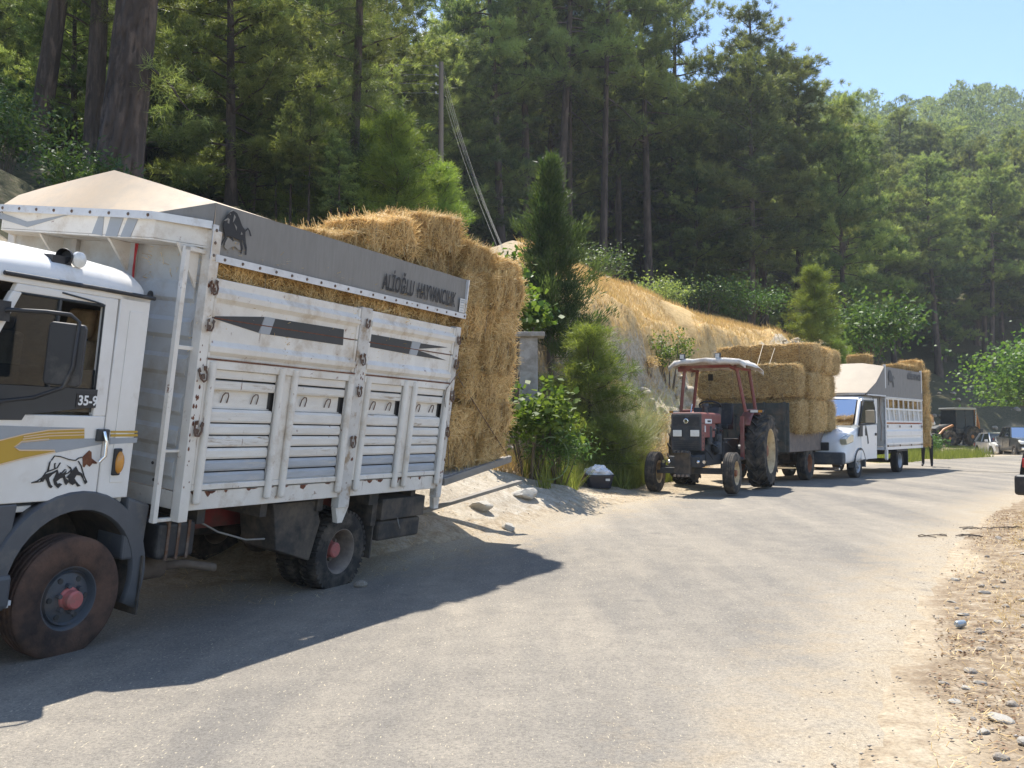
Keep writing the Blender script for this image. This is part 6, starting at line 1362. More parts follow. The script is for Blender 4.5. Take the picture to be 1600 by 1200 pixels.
for y in (-.9,-.45,0,.45,.9): mb = MB(); mb.box(1.85,1.89,y-.03,y+.03,.70,1.82); mb.build('headboard_stake', M_tdark, hb_)
for z0 in (.95,1.25,1.55): mb = MB(); mb.box(1.851,1.872,-.98,.98,z0,z0+.06); mb.build('headboard_rib', M_tdark, hb_)
BIG = [bale_mesh(2.35, .82, .80, s, 9000, (.07,.22), .007, .05, (-.36,-.12,.12,.36)) for s in (11, 12)]
bpy.context.view_layer.update(); LM = trailer.matrix_world.copy()
def bb(x, z, lbl, v, sz=1.0, sy=1.0, dy=0.0, sx=1.0):
    bale((x, dy, z), (jit(.02), jit(.02), PI/2+jit(.04)), lbl, 'large bales on the farm trailer', LM, BIG[v], (sx, sy, sz), 'large_straw_bale')
bb(1.34, 1.13, 'large straw bale on the trailer deck against its headboard', 0, .97); bb(.50, 1.13, 'large straw bale on the trailer deck, second from its headboard', 1, .97, dy=.05); bb(-.34, 1.13, 'large straw bale on the trailer deck, third from its headboard', 0, .97); bb(-1.16, 1.13, 'large straw bale at the tail of the trailer deck', 1, .97)
bb(1.42, 1.91, 'large straw bale jutting over the trailer headboard behind the tractor canopy', 1, .95, dy=-.02); bb(.58, 1.91, 'large straw bale in the middle course of the trailer load, behind the front one', 0, .80, dy=.10); bb(-.26, 1.91, 'large straw bale in the middle course near the trailer tail', 1, .80, dy=.08); bb(-1.10, 1.91, 'large straw bale at the tail end of the middle trailer course', 0, .80)
bb(.50, 2.54, 'topmost large straw bale of the trailer load, foremost of its course', 0, .82, dy=.12); bb(-.34, 2.54, 'topmost large straw bale in the middle of the trailer load', 1, .80, dy=.14); bb(-1.16, 2.54, 'topmost large straw bale at the trailer tail', 0, .78, dy=.12)
mb = MB(); mb.tube([(2.6,.5,2.47),(.95,.15,3.22),(.3,.05,3.24)], .006, 5); mb.tube([(.62,.35,3.24),(.98,.42,3.08),(1.85,.55,2.60)], .006, 5); rp_ = mb.build('lashing_rope', pm('pale_rope', (.62,.55,.42), .9), None); rp_.matrix_world = LM; tag(rp_, 'pale lashing rope tied over the trailer load', 'rope')
# ------------------------------------------------------------------ white pickup van
M_vwhite = pm('van_white', (.80,.80,.79), .3, var=.03, scale=4, dirt=(.58,.52,.44), dirt_amt=.30, dscale=3, coat=.3)
M_vbump = pm('van_bumper', (.075,.08,.085), .65, var=.15, dirt=(.18,.16,.13), dirt_amt=.40, dscale=5)
M_headl = pm('headlamp_glass', (.50,.48,.36), .15, var=.12, scale=15, coat=.6)
M_wscreen = glass('windscreen_glass', (.05,.07,.10), .55)
van = empty('pickup_van', (7.88, 24.55, .14), (0, 0, yaw_of(-.603, -.798))); tag(van, 'white pickup van with caged bed, grey tarpaulin and straw load', 'van')
VW = -3.8
for s in (1, -1):
    make_wheel(van, (0, s*.84, .335), .335, .20, .20, s, 'rib', pm('silver_wheel', (.45,.45,.45), .4, metal=.4, var=.1, dirt=(.25,.22,.18), dirt_amt=.4), None, M_rubber, disc=.25, hub=(.05,.03), nuts=5, n=32, holes=8)
    make_wheel(van, (VW, s*.82, .335), .335, .20, .20, s, 'rib', MATS['silver_wheel'], None, M_rubber, disc=-.2, hub=(.06,.05), nuts=5, n=32, holes=8)
# cab body: stations along x (x, z_bottom, z_top, half width at sill, half width at shoulder)
def loft_body(st, n_side=5):
    mb = MB(); R = []
    for (x, zb, zt, w0, w1, rt) in st:
        r = []
        prof_ = [(w0*.92, zb), (w0, zb+.06), (w0*1.0, zb+(zt-zb)*.45), (w1, zb+(zt-zb)*.78), (w1-rt*.35, zt-rt*.35), (w1-rt, zt)]
        r = [(x, y, z) for y, z in prof_]+[(x, 0, zt+.012)]+[(x, -y, z) for y, z in prof_[::-1]]
        R.append(r)
    mb.rings(R); return mb
lo = [(1.02,.42,.82,.78,.72,.10),(.95,.34,.98,.88,.82,.10),(.75,.34,1.10,.94,.90,.12),(.40,.36,1.20,.97,.95,.12),(.05,.38,1.29,.98,.97,.10),(-.35,.38,1.36,.985,.975,.05),(-1.60,.38,1.38,.985,.975,.05)]
cb_ = loft_body(lo).build('cab_body', M_vwhite, van, smooth=60); cb_.modifiers.new('sub', 'SUBSURF').render_levels = 2
up = MB()   # roof and pillars
RS = [(-.42,.80,2.00),(-.62,.82,2.09),(-1.0,.84,2.12),(-1.45,.84,2.11),(-1.60,.83,2.05)]
R = []
for x, w, z in RS: R.append([(x, w+.06, z-.10), (x, w, z-.02), (x, w*.6, z), (x, 0, z+.015), (x, -w*.6, z), (x, -w, z-.02), (x, -w-.06, z-.10)])
up.rings(R, closed=False)
for s in (1, -1):
    up.tube([(.10,s*.93,1.30),(-.42,s*.86,1.93)], .045, 8)
    up.prism([(-1.42,1.36),(-1.60,1.36),(-1.60,2.02),(-1.36,2.02)], 'y', s*.86, s*.955)
    up.prism([(-.45,1.93),(-1.40,1.93),(-1.40,2.03),(-.55,2.03)], 'y', s*.84, s*.91)
up.box(-1.56,-1.60,-.86,.86,1.36,2.03)
up.build('cab_roof', M_vwhite, van, smooth=60, bevel=.02, seg=3)
mb = MB(); mb.add([(.16,-.86,1.31),(.16,.86,1.31),(-.40,.80,1.98),(-.40,-.80,1.98)], [(0,1,2,3)]); mb.build('windscreen', M_wscreen, van)
for s in (1, -1):
    d = MB(); d.prism([(-.10,.46),(-1.38,.46),(-1.42,1.34),(-.10,1.30)], 'y', s*.975, s*.992); do = d.build('door', M_vwhite, van, bevel=.006)
    d = MB(); d.prism([(-.20,1.36),(-1.38,1.38),(-1.36,1.93),(-.55,1.93)], 'y', s*.935, s*.942); d.build('door_window', M_glass, do)
    d = MB(); d.tube([(-.05,s*.955,1.32),(-.50,s*.93,1.94),(-1.38,s*.93,1.95),(-1.40,s*.955,1.38),(-.05,s*.955,1.32)], .022, 5); d.build('window_seal', M_black, do)
    d = MB(); d.prism([(.12,1.04),(-.20,1.04),(-.22,1.34),(-.02,1.34)], 'y', s*.985, s*1.0); d.build('mirror_sail', M_black, do)
    d = MB(); d.box(-.32,-.22,s*1.06,s*1.30,1.36,1.70); m_ = d.build('mirror', M_black, do, bevel=.04); d = MB(); d.box(-.215,-.205,s*1.07,s*1.29,1.38,1.69); d.build('mirror_cover', pm('mirror_chrome', (.62,.55,.42), .3, metal=.5), m_, bevel=.01)
    d = MB(); d.box(-1.22,-1.34,s*.993,s*1.012,1.05,1.12); d.build('handle', M_black, do, bevel=.006)
    d = MB(); ag = [rad(a) for a in np.linspace(190, -10, 14)]; d.rings([[(r*math.cos(a), y, .335+r*math.sin(a)) for a in ag] for r, y in ((.36, s*.80), (.37, s*.988), (.425, s*.998))], closed=False); d.build('wheel_arch', M_vbump, van, smooth=40)
    d = MB(); d.prism([(.42,.90),(.92,.84),(.98,.98),(.60,1.10),(.38,1.08)], 'y', s*.80, s*.965); d.build('headlamp', M_headl, van, bevel=.02)
d = MB(); d.box(.90,1.10,-.93,.93,.36,.66); d.build('bumper', M_vbump, van, bevel=.05, seg=3)
d = MB(); d.box(1.09,1.13,-.85,.85,.22,.30); d.build('bull_bar', M_chrome, van, bevel=.02)
d = MB(); d.prism([(.56,.70),(.56,.90),(-.56,.90),(-.56,.70)], 'x', 1.0, 1.04); d.build('grille', M_black, van, bevel=.02)
d = MB(); d.tube([(.18,.5,1.30),(.12,-.1,1.345)],.012,5); d.tube([(.18,-.2,1.30),(.12,-.75,1.345)],.012,5); d.build('wiper', M_black, van)
d = MB(); d.prism([(-.55,1.05),(-.42,1.06),(-.40,1.20),(-.47,1.34),(-.56,1.20),(-.66,.98),(-.70,.86),(-.60,.84),(-.58,.96)], 'y', .993, .996); d.build('bull_emblem', M_letter, van)
d = MB(); d.box(-.55,-1.05,-.6,-.15,.95,1.62); d.box(-.55,-1.05,.15,.6,.95,1.62); d.box(.1,-.25,-.8,.8,1.05,1.28); R_=[(-.35+.05*math.sin(2*PI*k/16),.42+.18*math.cos(2*PI*k/16),1.36+.17*math.sin(2*PI*k/16)) for k in range(17)]; d.tube(R_,.015,5); d.build('cab_interior', M_dash, van, bevel=.03)
d = MB(); d.box(-1.3,-5.8,.34,.42,.50,.66); d.box(-1.3,-5.8,-.42,-.34,.50,.66); d.cyl((VW,-.75,.335),(VW,.75,.335),.06); d.build('chassis_frame', M_chassis, van)
# bed
X0, X1, vy = -2.18, -5.92, .985
d = MB(); d.box(X0,X1,-vy,vy,.66,.74); d.build('bed_floor', M_vwhite, van)
for s in (1,-1): d = MB(); d.prism([(-2.30,.70),(-2.42,.70),(-2.42,.42),(-2.36,.38),(-2.30,.42)], 'y', s*(vy-.06), s*(vy)); d.build('bed_bracket', M_vwhite, van)
d = MB()
for s in (1,-1): d.box(-3.3,-4.35,s*.62,s*.97,.60,.655); d.box(-4.42,-4.45,s*.6,s*.96,.18,.64)
d.build('rear_mudguard', M_black, van)
for s in (1, -1):
    pz = [.76,.80,.84,.96,1.0,1.04,1.16,1.20,1.24,1.36]; py = [0,.02,.02,0,0,.02,.02,0,0,0]
    d = MB(); d.prism([(s*(vy+a), z) for a, z in zip(py, pz)]+[(s*(vy-.03),1.36),(s*(vy-.03),.76)], 'x', X0-.02, X1+.02); d.build('drop_side', M_vwhite, van)
    d = MB(); d.box(X0-.02,X1+.02,s*(vy+.001),s*(vy+.012),1.375,1.39); d.build('red_line', M_redstrap, van)
    d = MB()
    for k in range(4): x = X0-.12-k*1.16; d.box(x,x-.06,s*(vy+.022),s*(vy+.034),1.26,1.32); d.box(x,x-.06,s*(vy+.022),s*(vy+.034),.74,.79)
    tag(d.build('side_clips', M_steel, van), kind='stuff')
    g = MB(); g.box(X0,X1,s*(vy-.03),s*(vy+.01),1.40,1.45); g.box(X0,X1,s*(vy-.03),s*(vy+.012),1.74,1.79); g.box(X0,X1,s*(vy-.03),s*(vy+.01),2.02,2.07); g.box(X0,X0-.06,s*(vy-.04),s*(vy+.02),.66,2.95); g.box(X1+.06,X1,s*(vy-.04),s*(vy+.02),.66,2.95); go = g.build('cage_side', M_vwhite, van)
    for k in range(7):
        x = X0-.35-.50*k; d = MB(); d.prism([(x,1.45),(x-.07,1.45),(x+.03,1.74),(x+.10,1.74)], 'y', s*(vy-.02), s*(vy+.012)); d.build('cage_rib', M_vwhite, go)
        d = MB(); d.prism([(x+.06,1.79),(x-.0,1.79),(x+.02,2.02),(x+.08,2.02)], 'y', s*(vy-.02), s*(vy+.008)); d.build('cage_bar', M_vwhite, go)
    d = MB(); d.box(X0,X1,s*(vy-.035),s*(vy-.025),1.40,1.76); d.build('cage_sheet', M_wallgrey, go)
d = MB(); d.box(X0,X0-.03,-vy,vy,.76,2.9); d.build('bed_front_wall', M_wallgrey, van)
d = MB(); d.tube([(X0+.03,vy-.1,2.1),(X0+.05,vy-.12,1.7),(X0+.02,vy-.08,1.3),(X0+.03,vy-.1,.9)],.015,5); d.build('loose_strap', pm('grey_strap', (.35,.3,.27), .8), van)
tp = MB(); yt = vy+.025
for s in (1, -1): tp.sheet([(-1.35,s*yt,2.12),(X0-.02,s*yt,2.09),(X1-.04,s*yt,2.07),(X1-.04,s*(yt-.02),2.90),(X0-.02,s*(yt-.02),2.90)], .008, (0, -s, 0))
tp.sheet([(-1.35+.85,yt-.08,2.145),(X0-.02,yt-.02,2.90),(X0-.02,0,2.98),(-.45,0,2.15)], .008, (0,0,-1)) if False else None
tp.rings([[(-.62,yt-.03,2.14),(-.55,.4,2.15),(-.55,-.4,2.15),(-.62,-yt+.03,2.14)], [(-1.35,yt,2.42),(-1.35,.4,2.50),(-1.35,-.4,2.50),(-1.35,-yt,2.42)], [(X0-.02,yt-.02,2.90),(X0-.02,.4,3.00),(X0-.02,-.4,3.00),(X0-.02,-yt+.02,2.90)], [(-3.0,yt-.02,2.90),(-3.0,.4,3.0),(-3.0,-.4,3.0),(-3.0,-yt+.02,2.90)]], closed=False)
for s in (1, -1): tp.add([(-.62,s*(yt-.03),2.14),(-1.35,s*yt,2.12),(-1.35,s*yt,2.42),(X0-.02,s*(yt-.02),2.90)], [(0,1,2),(1,3,2)])
tvo = tp.build('tarpaulin', M_tarp, van, smooth=20)
ft = MB(); ft.rings([[(-.61,yt-.03,2.147),(-.54,.4,2.157),(-.54,-.4,2.157),(-.61,-yt+.03,2.147)], [(-1.34,yt-.005,2.428),(-1.34,.4,2.508),(-1.34,-.4,2.508),(-1.34,-yt+.005,2.428)], [(X0-.01,yt-.022,2.908),(X0-.01,.4,3.008),(X0-.01,-.4,3.008),(X0-.01,-yt+.022,2.908)]], closed=False); ft.build('tarpaulin_front', pm('van_tarp_tan', (.31,.255,.185), .65, var=.07, scale=3, bump=.2, bscale=4), van, smooth=20)  # front slope in a warmer tan than the grey sides
d = MB(); d.box(-.56,-.62,-.95,.95,2.10,2.14); d.box(-.6,X0,yt-.03,yt+.01,2.085,2.12); d.box(X0,X1,yt+.001,yt+.012,2.06,2.09); d.build('tarpaulin_strip', M_alu, van)
def mapb(poly, x0, z0, sx, sz):
    cx_ = sum(p[0] for p in poly)/len(poly); cz_ = sum(p[1] for p in poly)/len(poly); return [(x0+(p[0]-cx_)*sx, z0+(p[1]-cz_)*sz) for p in poly]
decal('bull_emblem', [mapb(TARP_BULL, -2.75, 2.56, 1.9, 1.55)], yt+.001, pm('faded_black', (.06,.065,.07), .6), tvo, .004)
lettering('tarp_lettering', 'ALİOĞLU HAYVANCILIK', MATS['faded_black'], tvo, (-5.05, yt+.003, 2.72), (PI/2, 0, PI), .24, .50, .001, .007, 1.08)
bpy.context.view_layer.update(); VM = van.matrix_world.copy()
for k in range(4):
    for z in (1.45, 1.80): bale((-2.75-.88*k, .66, z), (0, 0, jit(.03)), 'straw bale inside the white van cage, seen between its bars', 'bales inside the van cage', VM, rb.randrange(4))
vc = ['lowest', 'second', 'third', 'fourth', 'fifth', 'sixth']
for lay in range(6):
    cross = lay % 2
    for row in range(2):
        bale((-6.38+jit(.04), (.58 if cross else .70)-row*.9*(1 if cross else .6), .80+.36*lay), (jit(.04), jit(.04), (PI/2 if cross else 0)+jit(.06)), 'straw bale in the %s course stacked behind the white van, %s row' % (vc[lay], 'roadside' if row == 0 else 'inner'), 'bales stacked behind the van', VM, rb.randrange(4), (1.04, 1, 1.03))
for k, (x, y, z, rz, lb_) in enumerate(((-3.75, -.15, 2.97, .1, 'single straw bale standing on the van tarpaulin'), (-4.75, .55, 2.72, 0, 'straw bale on the van roof load beside the single bale'), (-5.62, .55, 2.74, .03, 'straw bale in the middle of the van roof row'), (-6.45, .55, 2.92, -.03, 'straw bale topping the stack behind the van'))):
    bale((x, y, z), (0, 0, rz), lb_, 'bales on the van roof', VM, rb.randrange(4))
held = bale((-6.98, .72, 1.10), (0, rad(75), .1), 'upright straw bale held by the person behind the van', 'bales stacked behind the van', VM, 2)

# ------------------------------------------------------------------ person behind the van
def person():
    M_trs = pm('black_trousers', (.012,.013,.016), .85, var=.3, scale=12); M_shirt = pm('white_shirt', (.70,.70,.68), .85, var=.06, scale=10, bump=.2, bscale=12); M_skin = pm('skin', (.42,.25,.17), .55, var=.06, scale=12); M_hair = pm('dark_hair', (.02,.016,.013), .7, var=.3, scale=40); M_shoe = pm('black_shoe', (.015,.015,.015), .5, var=.2)
    p = empty('person', (13.38, 31.0, hz1(13.38, 31.0)+.005), (0, 0, rad(-118))); tag(p, 'person in black trousers and white shirt reaching up to bales behind the van', 'person')
    # body: joints (x forward, y left, z up)
    J = {'pel': (0,0,.95,.135), 'wai': (.02,0,1.10,.125), 'che': (.05,0,1.30,.145), 'nec': (.06,0,1.47,.065), 'hd0': (.08,0,1.56,.075), 'hd1': (.09,0,1.66,.095), 'hd2': (.09,0,1.73,.07)}
    E_ = [('pel','wai'),('wai','che'),('che','nec'),('nec','hd0'),('hd0','hd1'),('hd1','hd2')]
    for s, q in ((1,'l'),(-1,'r')):
        fx = .10 if s > 0 else -.06
        J.update({'hip'+q: (0,s*.10,.90,.095), 'kne'+q: (fx*.6+.02,s*.125,.50,.062), 'ank'+q: (fx-.02,s*.135,.10,.045), 'toe'+q: (fx+.15,s*.15,.035,.036), 'sho'+q: (.05,s*.19,1.42,.062), 'elb'+q: (.22,s*.24,1.36,.045), 'wri'+q: (.40,s*.20,1.52,.032), 'han'+q: (.47,s*.19,1.58,.034)})
        E_ += [('pel','hip'+q),('hip'+q,'kne'+q),('kne'+q,'ank'+q),('ank'+q,'toe'+q),('che','sho'+q),('sho'+q,'elb'+q),('elb'+q,'wri'+q),('wri'+q,'han'+q)]
        for k in range(5):
            yy = s*(.19+(.022*(k-1.5) if k < 4 else -.055)); r0 = .011
            n1, n2 = 'f%s%da' % (q, k), 'f%s%db' % (q, k)
            J[n1] = (.50 if k < 4 else .47, yy, 1.62 if k < 4 else 1.58, r0); J[n2] = (.52+(0 if k < 4 else -.0), yy+s*.004*(k-1.5), 1.655+(.008 if k in (1, 2) else 0) if k < 4 else 1.61, r0*.85)
            E_ += [('han'+q, n1), (n1, n2)]
    names = list(J); me = bpy.data.meshes.new('person_body'); me.from_pydata([J[n][:3] for n in names], [(names.index(a), names.index(b)) for a, b in E_], [])
    o = bpy.data.objects.new('body', me); COL.objects.link(o); o.parent = p
    sk = o.modifiers.new('skin', 'SKIN'); 
    for i, n in enumerate(names):
        sv = me.skin_vertices[0].data[i]; sv.radius = (J[n][3]*(1 if n not in ('che','wai','pel') else .85), J[n][3]*(1 if n not in ('che','wai','pel') else 1.15)); sv.use_root = (n == 'pel')
    sb = o.modifiers.new('sub', 'SUBSURF'); sb.levels = 2; sb.render_levels = 2
    bpy.context.view_layer.update(); dg = bpy.context.evaluated_depsgraph_get(); m2 = bpy.data.meshes.new_from_object(o.evaluated_get(dg)); o.modifiers.clear(); o.data = m2; bpy.data.meshes.remove(me)
    m2.materials.clear()
    for m in (M_trs, M_shirt, M_skin, M_shoe, M_hair): m2.materials.append(m)
    for f in m2.polygons:
        c = f.center; arm = abs(c.y) > .155 and c.z > 1.2 and c.x > .10
        f.use_smooth = True
        f.material_index = 3 if c.z < .075 else (0 if c.z < 1.0 else (2 if (c.z > 1.475 and not arm) or c.x > .33 else 1))
        if c.z > 1.60 and not arm and (c.x < .085 or c.z > 1.735) and c.x < .3: f.material_index = 4
    fc = MB(); fc.prism([(.18,1.635),(.205,1.615),(.18,1.61)], 'y', -.014, .014); fc.build('nose', M_skin, p, bevel=.004)
    for s in (1, -1):
        e = MB(); e.sphere((.166, s*.034, 1.655), .012, 8, 6); e.build('eye', M_hair, p, smooth=60); e = MB(); e.sphere((.08, s*.098, 1.645), (.02,.012,.032), 8, 6); e.build('ear', M_skin, p, smooth=60)
    e = MB(); e.box(.168,.176,-.025,.025,1.578,1.586); e.build('mouth', pm('lips', (.30,.12,.10), .6), p)
person()
# ------------------------------------------------------------------ cars
def car(name, loc, hx, hy, paint, label, cat, L=4.3, W=1.76, H=1.46, belt=.92, hood=.80, nose=.62, trunk=.95, ws0=.95, ws1=.25, rf2=-1.35, rr0=-1.95, wb=2.6, wheelR=.31, rimm=None, sedan=False, pickup=False, glassm=None, ground=.17, lamp=None):
    """passenger car: lofted body, glasshouse with panes and pillars, wheels in dark arches; x forward from the middle"""
    c = empty(name, loc, (0, 0, yaw_of(hx, hy))); tag(c, label, cat); hl, hw = L/2, W/2
    xr = -hl
    def st(x, zt, w): return (x, ground+(.10 if abs(x) > hl-.15 else 0), zt, w, w*.95, .07)
    S = [st(hl, nose, hw*.78), st(hl-.12, nose+.10, hw*.90), st(hl-.45, hood-.02, hw*.97), st(ws0+.25, hood+.08, hw), st(ws0, belt-.02, hw), st(0, belt, hw), st(rr0+.2, belt+.03, hw*.99)]
    if pickup: S += [st(rr0, belt+.03, hw), st(xr+.1, belt+.03, hw*.99), st(xr, belt, hw*.97)]
    elif sedan: S += [st(rr0, trunk+.02, hw*.98), st(xr+.25, trunk, hw*.95), st(xr+.06, trunk-.08, hw*.90), st(xr, trunk-.32, hw*.86)]
    else: S += [st(rr0, belt+.06, hw*.97), st(xr+.12, belt+.02, hw*.93), st(xr, belt-.20, hw*.86)]
    bo_ = loft_body(S).build('body', paint, c, smooth=60); bo_.modifiers.new('sub', 'SUBSURF').render_levels = 2
    gm = glassm or M_glass; rw = hw*.74; bw = hw*.93; zb = belt-.01; zr = H-.05
    g = MB(); g.rings([[(ws1+.02,rw,zr),(ws1-.2,rw*.98,H-.015),(rf2+.2,rw*.98,H-.015),(rf2,rw,zr-.02)], [(ws1+.02,rw*.5,zr+.02),(ws1-.2,rw*.5,H),(rf2+.2,rw*.5,H),(rf2,rw*.5,zr)], [(ws1+.02,-rw*.5,zr+.02),(ws1-.2,-rw*.5,H),(rf2+.2,-rw*.5,H),(rf2,-rw*.5,zr)], [(ws1+.02,-rw,zr),(ws1-.2,-rw*.98,H-.015),(rf2+.2,-rw*.98,H-.015),(rf2,-rw,zr-.02)]], closed=False)
    for s in (1, -1):
        mid = (ws1+rf2)/2-.05
        for a, b, r in (((ws0,s*bw,zb),(ws1,s*rw,zr),.035), ((rr0,s*bw,zb+.03),(rf2,s*rw,zr-.02),.06), ((mid,s*bw,zb),(mid-.04,s*rw,zr),.03), ((ws1,s*rw,zr),(rf2,s*rw,zr-.01),.03)): g.tube([a, b], r, 6)
    g.build('roof', paint, c, smooth=50)
    w = MB(); w.add([(ws0,bw*.95,zb),(ws0,-bw*.95,zb),(ws1,-rw*.95,zr),(ws1,rw*.95,zr)], [(0,1,2,3)]); w.build('windscreen', gm, c)
    w = MB(); w.add([(rr0,bw*.93,zb+.03),(rr0,-bw*.93,zb+.03),(rf2,-rw*.93,zr-.02),(rf2,rw*.93,zr-.02)], [(0,1,2,3)]); w.build('rear_window', gm, c)
    for s in (1, -1):
        mid = (ws1+rf2)/2-.05
        w = MB(); w.add([(ws0-.05,s*bw*.99,zb),(mid,s*bw*.99,zb),(mid,s*rw*.99,zr),(ws1,s*rw*.99,zr)], [(0,1,2,3)]); w.build('side_window', gm, c)
        w = MB(); w.add([(mid,s*bw*.99,zb),(rr0+.05,s*bw*.99,zb+.02),(rf2,s*rw*.99,zr-.02),(mid,s*rw*.99,zr)], [(0,1,2,3)]); w.build('side_window', gm, c)
        for x0_, x1_ in ((ws0-.12, mid+.03), (mid-.03, rr0+.30)):
            d = MB(); d.prism([(x0_, ground+.16), (x1_, ground+.16), (x1_, belt-.05), (x0_, belt-.05)], 'y', s*(hw*.985), s*(hw*1.003)); do = d.build('door', paint, c, bevel=.006)
            d = MB(); d.box(x1_+.10, x1_+.26, s*hw*1.004, s*(hw*1.004+.022), belt-.17, belt-.13); d.build('handle', paint, do, bevel=.006)
        m = MB(); m.box(ws0-.30, ws0-.16, s*(hw+.01), s*(hw+.19), belt-.0, belt+.13); m.build('mirror', paint, c, bevel=.03)
        l_ = MB(); l_.prism([(hl-.42,nose+.10),(hl-.02,nose-.02),(hl-.05,nose+.10),(hl-.45,nose+.20)], 'y', s*hw*.52, s*hw*.955); l_.build('headlight', lamp or M_lensclear, c, bevel=.02)
        t_ = MB(); t_.box(xr-.012, xr+.20, s*hw*.62, s*hw*.945, belt-.30, belt-.10) if not sedan else t_.box(xr-.015, xr+.18, s*hw*.42, s*hw*.80, trunk-.34, trunk-.20); t_.build('tail_light', pm('red_lens', (.42,.012,.012), .2, var=.1, scale=20, coat=.5), c, bevel=.015)
        for x in (wb/2+.05, -wb/2+.05):
            a_ = MB(); a_.lathe([(wheelR*1.16, 0), (wheelR*1.16, s*.02), (.001, s*.02)], c=(x, s*(hw*.985), wheelR), n=24); a_.build('wheel_arch', M_dash, c)
            make_wheel(c, (x, s*(hw-.085), wheelR), wheelR, .21, wheelR*.66, s, 'rib', rimm or MATS['silver_wheel'], None, M_rubber, disc=.35, hub=(.04,.02), nuts=5, n=28, holes=5)
    d = MB(); d.box(hl-.05, hl+.035, -hw*.80, hw*.80, ground+.02, nose-.16); d.build('front_bumper', paint, c, bevel=.04); d = MB(); d.box(hl+.025, hl+.045, -hw*.5, hw*.5, ground+.10, nose-.24); d.build('lower_grille', M_black, c, bevel=.02)
    d = MB(); d.box(xr-.06, xr+.10, -hw*.93, hw*.93, ground+.05, ground+.36); d.build('rear_bumper', paint if not sedan else M_black, c, bevel=.05, seg=3)
    d = MB(); d.box(-.1,-.5,-.55,-.12,.5,1.1); d.box(-.1,-.5,.12,.55,.5,1.1); d.box(rr0+.5,rr0+.8,-.55,.55,.5,1.05); d.box(ws0-.2,ws0-.5,-.6,.6,.6,belt-.05); d.build('interior', M_dash, c, bevel=.04)
    return c
def cz(x, y): return (x, y, hz1(x, y)+.01)
P_w = pm('car_white', (.80,.80,.78), .2, var=.02, coat=.8); P_g = pm('car_graphite', (.075,.08,.082), .3, metal=.3, var=.05, coat=.6, dirt=(.22,.20,.17), dirt_amt=.34, dscale=3); P_b = pm('car_black_blue', (.010,.012,.018), .22, var=.1, coat=.8, dirt=(.06,.05,.045), dirt_amt=.33, dscale=3)
car('hatchback', cz(29.3, 57.8), -.17, -.985, P_w, 'white hatchback parked beside the grey pickup', 'car', L=4.35, W=1.80, H=1.48, belt=.93, hood=.86, nose=.66, ws0=1.10, ws1=.25, rf2=-1.45, rr0=-1.85, wb=2.65, wheelR=.33)
pk = car('pickup_truck', cz(28.9, 54.4), -.20, -.98, P_g, 'dark grey pickup truck with open bed beside the white hatchback', 'pickup', L=5.2, W=1.85, H=1.80, belt=1.18, hood=1.12, nose=.84, ws0=.85, ws1=.25, rf2=-1.05, rr0=-1.30, wb=3.1, wheelR=.38, pickup=True, ground=.34)
d = MB(); d.box(-1.40,-2.52,-.72,.72,1.215,1.235); d.build('bed_cover', M_black, pk, bevel=.01); d = MB(); d.box(2.60,2.66,-.86,.86,.50,.66); d.build('chrome_bumper', M_chrome, pk, bevel=.03)
d = MB(); d.box(2.55,2.63,-.55,.55,.78,.98); d.build('radiator_grille', M_chrome, pk, bevel=.02)
car('dark_sedan', cz(9.90, 15.35), .80, .60, P_b, 'dark sedan parked on the dusty shoulder, only its rear corner in view', 'car', L=4.4, W=1.72, H=1.40, belt=.90, hood=.84, nose=.62, ws0=.95, ws1=.30, rf2=-1.0, rr0=-1.55, wb=2.6, wheelR=.31, sedan=True, trunk=.98)

